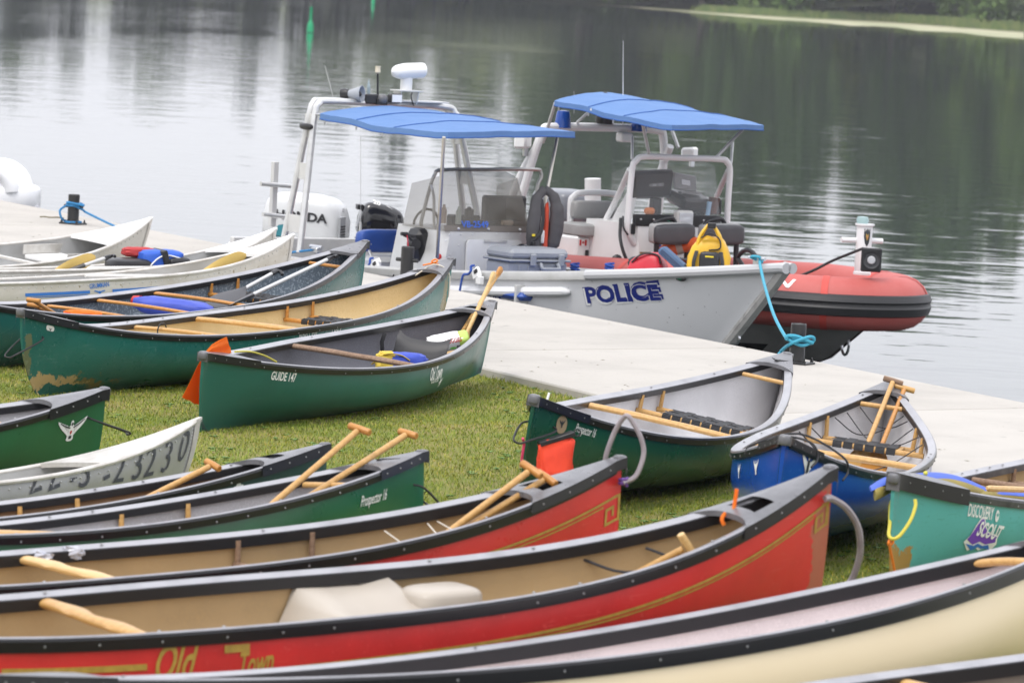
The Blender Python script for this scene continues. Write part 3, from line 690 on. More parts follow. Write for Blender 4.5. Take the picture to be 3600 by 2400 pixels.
    def patch(s, name, poly, p0, p1, m, off=.0035):
        """flat sticker of outline poly (unit = length p0..p1)"""
        fn, ln = s.print_fn(p0, p1, off); n = len(poly); cx = sum(p[0] for p in poly) / n; cy = sum(p[1] for p in poly) / n
        mb = MB(); vs = [fn(p[0] * ln, p[1] * ln) for p in poly]; mb._add(vs + [fn(cx * ln, cy * ln)], [(i, (i + 1) % n, n) for i in range(n)])
        return mb.build(name, m, s.root, smooth=0)
    def stripe(s, name, u0, u1, dz0, wd, m, off=.0035, n=30, dz1=None):
        dz1 = dz0 if dz1 is None else dz1; rows = []
        for i in range(n + 1):
            u = u0 + (u1 - u0) * i / n; d = dz0 + (dz1 - dz0) * i / n; rows.append([s.S(u, d, -1, off), s.S(u, d + wd, -1, off)])
        return MB().grid(rows).build(name, m, s.root, smooth=0)
    def loop(s, end, dz=.07, back=.10, sag=.16, m=cordb, r=.0055, outw=.10, name='grab_loop'):
        u = end * (s.Ln / 2 - back); a, b2 = s.S(u, dz, -1, .004), s.S(u, dz, 1, .004); c = V3((end * (s.Ln / 2 + outw), 0, s.he - dz - sag))
        return MB().tube(spline([a - V3((0, -.01, 0)), a + V3((end * .05, -.02, -.02)), c + V3((0, -.035, .01)), c + V3((end * .01, 0, -.006)), c + V3((0, .035, .01)), b2 + V3((end * .05, .02, -.02)), b2 - V3((0, .01, 0))], 5), r, 6).build(name, m, s.root)

def goose_poly(k=1.0):
    half_ = [(0, .50), (.035, .47), (.05, .40), (.035, .33), (.09, .26), (.22, .33), (.36, .44), (.50, .55), (.47, .44), (.40, .30), (.30, .16), (.18, .02), (.10, -.10), (.12, -.24), (.07, -.30), (0, -.31)]
    pts = half_ + [(-x, y) for x, y in half_[-2:0:-1]]
    return [(x * k, y * k) for x, y in pts]
def rounded(w, h, r, n=5):
    pts = []
    for cx, cy, a0 in ((w / 2 - r, h / 2 - r, 0), (-w / 2 + r, h / 2 - r, 90), (-w / 2 + r, -h / 2 + r, 180), (w / 2 - r, -h / 2 + r, 270)):
        for i in range(n + 1): a = R(a0 + 90 * i / n); pts.append((cx + math.cos(a) * r, cy + math.sin(a) * r))
    return pts
def ell(w, h, n=20, cx=0, cy=0): return [(cx + math.cos(2 * math.pi * i / n) * w / 2, cy + math.sin(2 * math.pi * i / n) * h / 2) for i in range(n)]

def paddle(label, grip, tip, m=ash, grip_m=None, blade_m=None, gx=(1, 0, 0), style='T', shaft_r=.0145, blade=(.50, .20), group='paddles lying in the canoes', wide=.1, flip=0.0):
    """grip and tip are points of the place; the blade ends at tip"""
    grip, tip = V3(grip), V3(tip); d = (tip - grip); ln = d.length; d.normalize()
    z = -d; gx = V3((z.y, -z.x, 0)) * (1 if z.y > 0 else -1) if gx == 'level' else V3(gx); x = gx - z * gx.dot(z); x.normalize(); y = z.cross(x)
    if flip: x, y = x * math.cos(flip) + y * math.sin(flip), y * math.cos(flip) - x * math.sin(flip)
    M = Matrix.Translation(tip) @ Matrix((x, y, z)).transposed().to_4x4()
    root = empty('paddle', M, label, 'paddle', group)
    bl, bw = blade; sl = ln - .02
    MB().tube([(0, 0, bl * .55), (0, 0, bl * .9), (0, 0, sl * .6), (0, 0, sl * .85), (0, 0, sl)], [.010, shaft_r, shaft_r, shaft_r * .95, shaft_r], 12).build('shaft', m, root)
    g = MB()
    if style == 'T':
        g.tube([(-wide / 2, 0, ln), (-wide / 2 + .004, 0, ln), (0, 0, ln + .002), (wide / 2 - .004, 0, ln), (wide / 2, 0, ln)], [.0135, .0165, .0165, .0165, .0135], 12)
    elif style == 'palm':
        g.tube([(0, 0, ln - .13), (0, 0, ln - .09), (0, 0, ln - .05), (0, 0, ln - .015), (0, 0, ln)], [.015, .02, .034, .036, .02], 14, flat=.55)
    else:
        g.tube(spline([(-.055, .012, ln - .010), (-.03, .004, ln + .012), (0, 0, ln + .016), (.03, .004, ln + .012), (.055, .012, ln - .010)], 4), [.012] * 17, 10)
        g.tube([(0, 0, ln - .07), (0, 0, ln - .02), (0, 0, ln + .01)], [.018, .017, .013], 10)
    g.build('grip', grip_m or m, root)
    rows = []
    for i in range(13):
        f = i / 12; w = bw / 2 * (1 - (1 - min(1, f * 1.5)) ** 2.2) if f < .667 else bw / 2; w = w * (1 - max(0, (f - .72) / .28) ** 2.6 * .75); w = max(w, .014); th = .012 * (1 - f) + .0035
        rows.append([V3((q * w, s_ * th * (1 - q * q * .75), bl * (1 - f))) for q, s_ in ((-1, 0), (-.6, 1), (0, 1.15), (.6, 1), (1, 0), (.6, -1), (0, -1.15), (-.6, -1))])
    mb = MB().grid(rows, closed_v=True); mb._add(rows[-1], [tuple(range(8))]); mb.build('blade', blade_m or m, root, smooth=50)
    return root
def paddle_in(c, label, gpx, qpx, b=0.0, zt=.07, yt=0.0, **k):
    """grip seen at gpx, its shaft passing qpx, blade resting in the bottom of canoe c"""
    g = c.M @ c.fr.side(*gpx, b); best = None
    for i in range(400):
        f = 1.0 + i * .01; P = at_z(gpx[0] + (qpx[0] - gpx[0]) * f, gpx[1] + (qpx[1] - gpx[1]) * f, (c.M @ V3((0, 0, zt))).z); l = c.fr.I @ P
        e = abs(l.y - yt)
        if best is None or e < best[0]: best = (e, P)
    return paddle(label, g, best[1], **k)
def rope(name, label, cat, pts, r, m, group=None, seg=7, n=6):
    P = spline(pts, n); o = MB().tube(P, r, seg).build(name, m, loc=P[0]); return tag(o, label, cat, group)

# ------------------------------------------------------------------ the canoes, back to front
gold = mat('gold_print', (0.42, 0.27, 0.045), .5, c2=(0.30, 0.19, 0.03), vs=30)
abrade = (0.42, 0.30, 0.14)
m_guide = hullm('hull_guide_green', (0.011, 0.112, 0.086), (.016, .125, .098), rough=.34)
m_swift = hullm('hull_swift_green', (0.016, 0.135, 0.112), (.10, .22, .19), wear=[(-2.25, .05, .46, .13, (.17, .135, .05)), (-2.34, .09, .34, .11, abrade), (-2.2, .06, .26, .075, (.013, .10, .08)), (-2.50, .0, .045, .50, (.13, .15, .08)), (2.45, .2, .07, .3, (.20, .17, .07))], rough=.28)
m_slate = hullm('hull_teal_green', (0.012, 0.105, 0.095), (.05, .14, .12), rough=.26)
m_alu = mat('weathered_aluminium', (0.56, 0.545, 0.50), .50, .35, c2=(0.48, 0.46, 0.41), vs=2.5, vstretch=(1, 1, 2.5), vlo=.4, vhi=.7, speck=(60, .66, .72, (.36, .34, .28)), bump=.0012, bs=9)
m_alu_in = mat('aluminium_inside', (0.46, 0.46, 0.45), .55, .3, c2=(0.36, 0.355, 0.34), vs=3)
m_alu3 = mat('dirty_aluminium', (0.62, 0.59, 0.53), .5, .2, c2=(0.50, 0.46, 0.38), vs=2, vstretch=(1, 1, 3), speck=(24, .66, .72, (.30, .25, .16)), bump=.001, bs=10)
m_alu_rail = mat('aluminium_rail', (0.66, 0.64, 0.60), .42, .4, c2=(0.50, 0.47, 0.42), vs=9)
m_deck_w = mat('white_deck', (0.80, 0.80, 0.79), .5, .1, c2=(.74, .74, .72), vs=5)
m_goose = hullm('hull_green', (0.017, 0.120, 0.046), (.03, .14, .06), rough=.30)
m_dark = hullm('hull_dark_green', (0.018, 0.062, 0.045), (.05, .10, .08), rough=.32)
m_pro = hullm('hull_prospector_green', (0.010, 0.085, 0.048), (.03, .12, .07), rough=.26)
m_red = hullm('hull_red', (0.60, 0.030, 0.028), (.62, .07, .06), rough=.30)
m_red2 = hullm('hull_red_worn', (0.60, 0.030, 0.028), (.62, .07, .06), wear=[(2.68, .18, .07, .5, (.40, .12, .07))], rough=.32)
m_blue = hullm('hull_blue', (0.010, 0.080, 0.40), (.03, .12, .44), rough=.18)
m_teal = hullm('hull_sea_green', (0.095, 0.40, 0.38), (.06, .28, .23), wear=[(-2.33, .02, .20, .26, (.36, .21, .06))], rough=.34)
m_cream = mat('hull_cream', (0.88, 0.74, 0.50), .32, c2=(.86, .71, .47), vs=1.2)
tan_in = linm('lining_tan', (0.44, 0.31, 0.16), (.42, .29, .14)); tan_lt = linm('lining_straw', (0.66, 0.51, 0.27), (.60, .45, .22), 90)
grey_in = linm('lining_grey', (0.46, 0.45, 0.46), (.52, .51, .52)); slate_in = linm('lining_blue_grey', (0.13, 0.165, 0.20), (.30, .34, .37), 60)
dusk_in = linm('lining_dark_grey', (0.13, 0.13, 0.15), (.16, .16, .18)); white_in = linm('lining_pale_grey', (0.62, 0.61, 0.62), (.54, .53, .54)); rose_in = linm('lining_rose_grey', (0.74, 0.66, 0.65), (.78, .70, .69))

C = {}
# -- three aluminium canoes at the back
def rivet_rows(c, end=1, m=rivet_m):
    mb = MB()
    for i in range(26):
        f = i / 25
        for sd in (-1, 1):
            p = c.P(end * .994, .1 + .88 * f, sd, .003); mb.blob(p - V3((end * .028, 0, 0)), (.012, .010, .012), e=(1, 1), nu=6, nv=4)
    u = -c.Ln / 2 * .93
    while u < c.Ln / 2 * .95:
        for sd in (-1, 1): mb.blob(c.S(u, .035, sd, .002), (.010, .008, .010), e=(1, 1), nu=6, nv=4)
        u += .07
    mb.build('rivets', m, c.root, kind='stuff')
def alu_canoe(key, label, outer, deck_u, deck_m=m_deck_w, inner=m_alu_in):
    c = Canoe(key, label, outer, inner, m_alu_rail, foot=.16, rake=.10, alum=True, group='canoes drawn up on the lawn'); C[key] = c; c.rails(); rivet_rows(c)
    for e in (-1, 1): c.deck(e, deck_u, deck_m, lip=.012, concave=.0, crown=.004, lift=.010, out=.004)
    for e in (-1, 1):                                            # stem band along the end
        rows = [[c.P(e * 1.0, .05 + .95 * i / 12, sd, .004 + (.004 if sd else 0)) + V3((e * (.006 if k == 1 else -.05), 0, 0)) for k, sd in enumerate((-1, -1, 1, 1)) if k in (0, 1, 3)] for i in range(13)]
        MB().grid([[c.P(e * .985, .04 + .96 * i / 12, -1, .006), c.P(e, .04 + .96 * i / 12, -1, .002) + V3((e * .006, 0, 0)), c.P(e, .04 + .96 * i / 12, 1, .002) + V3((e * .006, 0, 0)), c.P(e * .985, .04 + .96 * i / 12, 1, .006)] for i in range(13)]).build('stem_band', m_alu_rail, c.root)
    return c
c = alu_canoe('grum1', 'bare aluminium canoe furthest back beside the dock, with a flat bench seat inside', m_alu, 1.86)
def bench(c, u1, u2, drop):
    t = (u1 + u2) / 2 / (c.Ln / 2); z = c.zs(t) - drop; w = c.width_at(u2, z, .004); st = MB().box(((u1 + u2) / 2, 0, z), (u2 - u1, 2 * w, .035), ch=.008).build('bench_seat', m_deck_w, c.root)
    for sd in (-1, 1): MB().box(((u1 + u2) / 2, sd * (w + .004), z + .055), (u2 - u1 + .03, .006, .075), ch=.002).build('seat_bracket', m_alu_rail, st)
    return st
bench(c, 1.36, 1.78, .11); bench(c, -1.95, -1.6, .11)
MB().box((.9, 0, c.zs(.3) - .02), (.05, 2 * c.width_at(.9, c.zs(.3) - .03), .02)).build('thwart', m_alu_rail, c.root)
c = alu_canoe('grum2', 'aluminium canoe in the middle of the three, a folded life vest lying in it', m_alu, 1.95)
for u in (-.6, .9): MB().box((u, 0, c.zs(u / 2.5) - .025), (.05, 2 * c.width_at(u, c.zs(u / 2.5) - .03), .02)).build('thwart', m_alu_rail, c.root)
c = alu_canoe('grum3', 'stained aluminium canoe with blue stripes and lettering along its side', m_alu3, 2.02)
for u in (-.5, 1.0): MB().box((u, 0, c.zs(u / 2.5) - .025), (.05, 2 * c.width_at(u, c.zs(u / 2.5) - .03), .02)).build('thwart', m_alu_rail, c.root)
bench(c, 1.2, 1.5, .14)
blue_pr = mat('blue_print', (0.035, 0.17, 0.52), .5)
ua, da = c.find(86, 1022); ub, db = c.find(310, 1008); uc, dc = c.find(392, 1004); ud, dd_ = c.find(582, 990)
for (x0, x1) in ((ua, ub), (uc, ud)):
    c.stripe('stripe', x0, x1, .072, .022, blue_pr); c.stripe('stripe', x0 + .02, x1 - .02, .100, .006, blue_pr)
c.text('GRUMMAN', (314, 1013), (388, 1006), .034, blue_pr, shear=0, bold=.012, spacing=.95)
c.patch('emblem', [(-.9, .0), (-.75, .10), (-.1, -.02), (.0, .05), (.1, -.02), (.75, .10), (.9, .0), (.2, -.16), (.12, -.5), (0, -.62), (-.12, -.5), (-.2, -.16)], (350, 1022), (375, 1020), blue_pr)

# -- green canoe with blue-grey lining
c = C['slate'] = Canoe('slate', 'dark green canoe with speckled blue grey lining, two black blade paddles across its seat', m_slate, slate_in); c.rails(); c.fasteners(.19, top=False)
c.deck(1, 2.27, lip=.05, concave=-.05); c.deck(-1, 2.25); c.seat(1.12, 1.38, .11, amber); c.seat(-1.55, -1.25, .13, amber)
c.bar(-.10, .028, amber, .017, 'thwart', 'thwart'); c.bar(.54, .028, amber, .018, 'thwart', 'thwart'); c.bar(2.04, .028, amber, .013); c.bar(-.70, .03, amber, .016, 'thwart', 'thwart')
# -- big scratched green canoe with straw lining
c = C['swift'] = Canoe('swift', 'big scratched green canoe with straw lining, its lower bow scraped bare', m_swift, tan_lt, foot=.20); c.rails(); c.fasteners(.16)
c.deck(1, 2.20); c.deck(-1, 2.17); c.bar(0, .028, ash, .024, 'yoke', 'yoke'); c.bar(-.77, .028, ash, .018, 'thwart', 'thwart'); c.seat(1.0, 1.26, .12, amber); c.seat(-1.75, -1.48, .12, amber)
c.loop(-1, .12, .16, .15, outw=.10)
pl = c.patch('name_plate', rounded(1.75, 1.05, .42), (172, 1156), (198, 1160), mat('plate_white', (.72, .72, .70), .4))
c.patch('emblem', goose_poly(.62), (172, 1157), (198, 1161), mat('print_dark', (.03, .035, .04), .5), off=.0055)
c.text('NOVA CRAFT CANOES', (153, 1144), (192, 1150), .012, mat('print_dark', (.03, .035, .04), .5), off=None) if False else None
c.text('Nova Craft', (1052, 1196), (1118, 1184), .055, shear=.3); c.text('CANOE', (1168, 1177), (1202, 1168), .055, shear=.15, bold=.01)
MB().tube([V3((-.77 + .05 * math.cos(a), .18 + .0 * a, c.zs(.3) - .03 + .05 * math.sin(a))) for a in [R(20 * k) for k in range(15)]], .005, 6).build('bungee_ring', cordb, c.root)
# -- the green canoe in focus
c = C['guide'] = Canoe('guide', 'clean green canoe in the middle with white lettering and a black moulded seat', m_guide, dusk_in, foot=.07, crease=.035); c.rails(); c.fasteners(.17)
c.deck(1, 1.80, hole=True); c.deck(-1, 1.78); c.bar(0, .028, oldwood, .024, 'yoke', 'yoke')
c.text('GUIDE 147', (947, 1334), (1039, 1340), .050, shear=.22, bold=.022)
c.text('Old Town', (1509, 1335), (1552, 1322), .080, shear=.35, bold=.02); c.text('GUIDE', (1511, 1347), (1540, 1339), .022, bold=.01, spacing=1.2)
c.patch('star', [(0, .9), (.12, .15), (.8, .3), (.15, -.1), (.3, -.9), (0, -.25), (-.4, -.6), (-.12, -.05), (-.7, .0), (-.1, .15)], (1547, 1338), (1558, 1334), white_print)
seatm = mat('black_seat_plastic', (0.016, 0.016, 0.018), .42, bump=.001, bs=150)
def bucket(c, u0, m):
    rows = []
    prof = [(.02, .30), (-.01, .26), (-.03, .20), (-.05, .13), (-.06, .09), (.0, .035), (.10, .020), (.22, .022), (.34, .032), (.40, .028), (.42, -.01)]
    for i, (x, z) in enumerate(prof):
        w = .26 + (.07 if 4 < i < 10 else 0); row = []
        for j in range(13):
            q = -1 + j / 6; row.append(V3((x - (.035 * abs(q) ** 3 if i < 5 else 0) * -1.2, q * w, z + .055 * abs(q) ** 4 - .01 * math.cos(q * 1.5))))
        rows.append(row)
    b = MB(); b.grid(rows); b.grid([[p - V3((0, 0, .014)) + V3((-.012 if i < 5 else 0, 0, 0)) for p in r_] for i, r_ in enumerate(rows)])
    ob = b.build('moulded_seat', m, c.root, smooth=60); return ob
ob = bucket(c, 1.2, seatm); ob.location = (1.06, 0, .17); ob.scale = (.9, .70, .62)
for sd in (-1, 1): MB().tube([V3((1.05, sd * .26, .36)), V3((1.04, sd * .27, .30)), V3((1.06, sd * .26, .20))], .014, 6, flat=.25).build('back_strap', web, c.root)
MB().blob((1.25, 0, .13), (.26, .30, .14), e=(.3, .3), nu=16, nv=8).build('seat_pedestal', mat('foam_grey', (.14, .135, .13), .9), c.root)
ob = bucket(c, -1.2, seatm); ob.location = (-1.35, 0, .17); ob.scale = (.7, .7, .5)
MB().box((-1.72, .0, .36), (.12, .16, .05)).build('bow_cap', deckp, c.root)
# -- green canoe end with a goose sticker, left edge
c = C['goose'] = Canoe('goose', 'bright green canoe at the left edge with a flying goose sticker on its end', m_goose, grey_in, foot=.06); c.rails(); c.fasteners(.16)
c.deck(1, 2.06, emblem=False, lip=.055); c.deck(-1, 2.06); c.seat(1.2, 1.5, .13, ash); c.bar(1.82, .03, ash, .014); c.loop(1, .10, .12, .12, outw=.13)
gz = goose_poly(1.0)
c.patch('sticker', [(x * 1.12, (y * 1.12 - .02) * .62) for x, y in gz], (243, 1516), (338, 1496), white_print, off=.004)
pd = mat('print_dark', (.03, .035, .04), .5); pred = mat('print_red', (.45, .02, .02), .5)
for poly in ([(0, .47), (.03, .42), (.02, .3), (-.02, .3), (-.03, .42)], [(.05, .25), (.2, .33), (.46, .51), (.47, .47), (.22, .27), (.06, .19)], [(-.05, .25), (-.06, .19), (-.22, .27), (-.47, .47), (-.46, .51), (-.2, .33)], [(.05, -.12), (.06, -.25), (0, -.27), (-.06, -.25), (-.05, -.12)]):
    c.patch('sticker_mark', [(x, y * .62) for x, y in poly], (243, 1516), (338, 1496), pd, off=.0055)
c.patch('sticker_mark', [(.03, .06), (.04, 0), (0, -.05), (-.04, 0), (-.03, .06)], (243, 1516), (338, 1496), pred, off=.0055)
for k in range(4):
    for sg in (1, -1): c.patch('sticker_mark', [(x, y * .62) for x, y in ((sg * (.12 + .08 * k), .24 + .05 * k), (sg * (.13 + .08 * k), .24 + .05 * k), (sg * (.12 + .06 * k), .02 + .10 * k), (sg * (.11 + .06 * k), .02 + .10 * k))], (243, 1516), (338, 1496), pd, off=.0055)
# -- numbered aluminium canoe
c = alu_canoe('alnum', 'bare aluminium canoe with a faded black number painted along its side', mat('bright_aluminium', (0.47, 0.47, 0.465), .45, .5, c2=(.40, .40, .39), vs=3, bump=.0015, bs=8), 1.72, m_alu_rail)
mk = mat('marker_print', (.06, .065, .075), .7, c2=(.40, .40, .39), vs=24, vlo=.60, vhi=.66)
for ch, x, y, h in (('2', 100, 1737, .14), ('2', 163, 1726, .14), ('-', 242, 1722, .14), ('5', 275, 1716, .14), ('-', 358, 1712, .14), ('2', 397, 1699, .14), ('3', 455, 1688, .14), ('2', 503, 1679, .14), ('3', 562, 1660, .14), ('0', 620, 1622, .14)):
    fn, ln = c.print_fn((x, y), (x + 34, y - 11)); lettering(ch, fn, c.root, mk, size=h / .7, shear=.12, bold=.0, name='number')
# -- dark green canoe
c = C['dark'] = Canoe('dark', 'dark green canoe with a brown lining and a single paddle grip over its deck', m_dark, linm('lining_brown', (0.26, 0.155, 0.075), (.28, .17, .09)), foot=.06); c.rails(); c.fasteners(.15)
c.deck(1, 2.02, hole=True, lip=.05); c.deck(-1, 2.02); c.seat(1.0, 1.28, .12); c.text('V', (676, 1748), (686, 1745), .03, bold=.02); c.patch('sticker', [(-1, -.5), (1, -.5), (1, .1), (.5, .15), (.4, .45), (-.4, .45), (-.5, .15), (-1, .1)], (838, 1706), (860, 1700), white_print)
# -- green prospector with two paddles
c = C['pro2'] = Canoe('pro2', 'green canoe with white script and pale grey lining, two T grip paddles leaning out', hullm('hull_leaf_green', (0.014, 0.115, 0.043), (.03, .14, .06), rough=.30), grey_in, foot=.06); c.rails(); c.fasteners(.15)
c.deck(1, 1.98, emblem=True); c.deck(-1, 1.98); c.seat(.86, 1.22, .12); c.bar(1.83, .03, ash, .014); c.bar(0, .028, ash, .024, 'yoke', 'yoke')
c.text('Prospector 16', (1266, 1778), (1352, 1752), .048, shear=.3, bold=.008); c.loop(1, .12, .10, .14, outw=.09)
# -- two red canoes
def key_motif(c, u, dz, s, m=gold):
    segs = [((0, 0), (1, 0)), ((1, 0), (1, 1)), ((1, 1), (.22, 1)), ((.22, 1), (.22, .38)), ((.22, .38), (.66, .38)), ((.66, .38), (.66, .7))]
    for a, b in segs:
        if a[0] == b[0]: c.stripe('stripe', u + a[0] * s - .007, u + a[0] * s + .007, dz + min(a[1], b[1]) * s, abs(a[1] - b[1]) * s + .012, m, n=2)
        else: c.stripe('stripe', u + min(a[0], b[0]) * s, u + max(a[0], b[0]) * s, dz + a[1] * s, .012, m, n=4)
c = C['red1'] = Canoe('red1', 'red canoe with gold pinstripe and tan lining, two T grips crossing its deck', m_red, tan_in, foot=.05, lip=.046, full=5.0); c.rails(); c.fasteners(.16)
c.deck(1, 2.0, hole=True); c.deck(-1, 2.0); c.bar(-.05, .028, pine, .024, 'yoke', 'yoke'); c.seat(.9, 1.23, .13, oldwood)
u0, d0 = c.find(2140, 1764); key_motif(c, u0 - .03, d0 - .01, .10); c.stripe('stripe', 1.30, u0 - .03, .125, .012, gold, dz1=d0 - .01); c.stripe('stripe', 1.30, u0 - .03, .145, .007, gold, dz1=d0 + .01); c.stripe('stripe', .4, 1.27, .12, .012, gold, dz1=.125)
c = C['red2'] = Canoe('red2', 'red canoe with gold script and pinstripe, moulded cream seat in its tan lining', m_red2, tan_in, foot=.05, lip=.046, full=5.0); c.rails(); c.fasteners(.155)
c.deck(1, 2.15, hole=True, lip=.05); c.deck(-1, 2.1); c.bar(-.61, .028, ash, .026, 'yoke', 'yoke')
u0, d0 = c.find(2868, 1800); key_motif(c, u0 - .02, d0 - .01, .085); c.stripe('stripe', -.12, u0 - .02, .15, .012, gold, dz1=d0 - .01, n=50); c.stripe('stripe', -.12, u0 - .02, .168, .007, gold, dz1=d0 + .008, n=50)
ua, da = c.find(0, 2372); ub, db = c.find(505, 2345); c.stripe('stripe', ua, ub, da - .02, .022, gold, dz1=db - .01)
c.text('Old', (548, 2392), (705, 2380), .125, gold, shear=.45, bold=.02); c.text('Town', (835, 2378), (968, 2358), .085, gold, shear=.45, bold=.02)
u1, d1 = c.find(785, 2282); u2, d2 = c.find(885, 2272); c.stripe('stripe', u1, u2, d1 - .015, .028, gold, dz1=d2 - .015)
c.patch('label', [(-.6, -.5), (.6, -.5), (.6, .5), (-.6, .5)], (2360, 1768), (2400, 1760), white_print) if False else None
cream_pl = mat('cream_plastic', (0.43, 0.385, 0.325), .42, c2=(.39, .345, .29), vs=3)
def saddle(c, u0, u1):
    """moulded bench: wings rising to the gunwales, a dip to sit in, a sloping front"""
    rows = []; zt = c.zs(u0 / 2.7) - .10
    for f, dz in ((-.30, -.20), (-.06, -.015), (0, 0), (.30, -.025), (.62, -.025), (.90, .0), (1.0, -.01), (1.10, -.12), (1.18, -.2)):
        u = u0 + (u1 - u0) * f; w = c.width_at(u, max(.1, zt + dz + .03), .016); row = []
        for j in range(17):
            q = -1 + j / 8; side = .055 * max(0, abs(q) - .45) / .55 if -.05 < f < 1.02 else 0
            row.append(V3((u + (.05 * (1 - q * q) if f <= 0 else 0), q * w, zt + dz + side - (.02 * math.cos(q * 3.1) if 0 < f < .95 else 0))))
        rows.append(row)
    return MB().grid(rows).build('moulded_seat', cream_pl, c.root, smooth=70)
saddle(c, .46, .90)
for sd in (-1, 1): MB().blob((1.0, sd * .20, c.zs(.4) - .125), (.30, .22, .13), e=(.45, .5), nu=22, nv=12).build('seat_wing', cream_pl, c.root, smooth=70)
c.patch('worn_label', ell(1.0, .3), (2650, 1768), (2750, 1745), white_print) if False else None
for a in (V3((1.70, .26, .40)), V3((1.95, .18, .44))): MB().tube(spline([a, a + V3((.12, -.12, -.04)), a + V3((.30, -.22, -.01))], 5), .006, 6).build('lacing', mat('rope_black', (.03, .03, .035), .8), c.root)
# -- cream canoe and the last one, bottom right
c = C['cream'] = Canoe('cream', 'cream canoe with black gunwales slanting across the lower right corner', m_cream, rose_in, foot=.06, lip=.052, full=7.5); c.rails(); c.fasteners(.3)
c.deck(1, 2.35); c.deck(-1, 2.3); c.bar(2.22, .03, ash, .022, 'thwart', 'thwart')
c = C['last'] = Canoe('last', 'canoe nearest the camera, only its black rim showing in the bottom right corner', m_dark, linm('lining_dun', (0.24, 0.20, 0.16), (.27, .23, .19)), foot=.06, lip=.052); c.rails(); c.deck(1, 2.1); c.deck(-1, 2.1); c.bar(.3, .03, ash, .02, 'thwart', 'thwart')
# -- prospector on the right
c = C['pro'] = Canoe('pro', 'green canoe with pale grey lining whose far tip rests on the dock by the bollard', m_pro, white_in, foot=.08); c.rails(); c.fasteners(.17)
c.deck(1, 2.03, emblem=True, lip=.04); c.deck(-1, 1.95); c.bar(-.05, .028, ash, .024, 'yoke', 'yoke'); c.bar(1.93, .028, ash, .013); c.seat(.78, 1.05, .12); c.seat(-1.5, -1.2, .12)
tanp = mat('plate_tan', (.36, .27, .17), .5)
c.patch('name_plate', rounded(1.4, 1.5, .65), (1968, 1492), (2000, 1496), tanp); c.patch('emblem', goose_poly(.8), (1968, 1490), (2000, 1494), pd, off=.0055)
c.text('Prospector 16', (2015, 1515), (2085, 1536), .045, shear=.3, bold=.008); c.text('NOVA', (2595, 1590), (2625, 1580), .06, bold=.01)
c.loop(-1, .10, .20, .12, outw=.10)
# -- blue canoe
c = C['blue'] = Canoe('blue', 'glossy blue canoe pointing at the camera with white goose stickers on its end', m_blue, white_in, foot=.12); c.rails(); c.fasteners(.15)
c.deck(1, 2.12, lip=.04); c.deck(-1, 2.08, lip=.035); c.bar(0, .028, ash, .024, 'yoke', 'yoke'); c.bar(2.05, .028, ash, .014); c.seat(1.38, 1.64, .13); c.seat(-1.5, -1.2, .12)
for (p0, p1) in (((2840, 1652), (2868, 1660)),):
    c.patch('sticker', goose_poly(1.5), p0, p1, white_print); c.patch('sticker_mark', [(-.1, .5), (.1, .5), (.12, -.2), (0, -.4), (-.12, -.2)], p0, p1, pd, off=.0055)
fnl = [(x, y) for x, y in goose_poly(.085)]
for (u, dz) in ((-2.0, .10), (-1.6, .10)):
    mb = MB(); vs = [c.S(u + x, dz - y, 1, .004) for x, y in fnl]; mb._add(vs + [c.S(u, dz, 1, .004)], [(i, (i + 1) % len(vs), len(vs)) for i in range(len(vs))]); mb.build('sticker', white_print, c.root, smooth=0)
c.text('Canots', (3057, 1711), (3103, 1712), .055); c.text('Legare', (3114, 1716), (3160, 1716), .055); c.patch('sail_mark', [(.42, .0), (.56, .0), (.52, .5), (.48, .8)], (3057, 1711), (3160, 1716), white_print)
for k in range(2): MB().tube(spline([c.rail(-2.15 + .32 * k, 1) + V3((0, .02, -.02)), c.rail(-2.15 + .32 * k, 1) + V3((0, -.01, .03)), V3((-2.10 + .25 * k, 0, c.zs(.9) + .05)), c.rail(-2.15 + .3 * k, -1) + V3((0, 0, .035)), c.rail(-2.15 + .32 * k, -1) + V3((0, -.03, -.03)), c.rail(-2.2 + .32 * k, -1) + V3((-.02, -.035, -.08))], 5), .0055, 6).build('cord', cordb, c.root)
def lacing(c, pts): MB().tube(spline([V3(p) for p in pts], 5), .0035, 5).build('lacing', cordb, c.root)
for (u, v, dz) in ((1.2, 1.35, .30), (1.4, 1.75, .26), (1.75, 2.0, .16), (1.9, 1.55, .18), (2.05, 1.9, .12)):
    a = c.rail(u, 1) - V3((0, .03, .05)); b = c.rail(v, -1) + V3((0, .03, -.05)); lacing(c, [a, a.lerp(b, .35) - V3((0, 0, dz * .6)), a.lerp(b, .7) - V3((0, 0, dz * .5)), b])
# -- sea-green canoe on the right
c = C['teal'] = Canoe('teal', 'sea green canoe at the right edge with purple and white lettering, vest over its end', m_teal, tan_in, mat('worn_grey_rail', (0.035, 0.035, 0.04), .5, c2=(.10, .10, .105), vs=10), foot=.09); c.rails(); c.fasteners(.13)
c.deck(-1, 1.95, lip=.075, crown=.03, concave=.02, lift=.02); c.deck(1, 2.0); c.bar(.27, .1, oldwood, .02); c.bar(-.33, .03, oldwood, .017); c.seat(.27, .58, .13, oldwood)
c.text('DISCOVERY', (3400, 1812), (3494, 1825), .058, bold=.02); c.patch('sticker', ell(.9, 1.9), (3500, 1815), (3522, 1818), white_print)
c.patch('sticker_mark', [(0, .55), (.15, .3), (.3, .35), (.2, .0), (.05, -.1), (0, -.5), (-.05, -.1), (-.2, 0), (-.3, .35), (-.15, .3)], (3500, 1815), (3522, 1818), m_teal, off=.0055)
purple = mat('purple_print', (.16, .05, .42), .5)
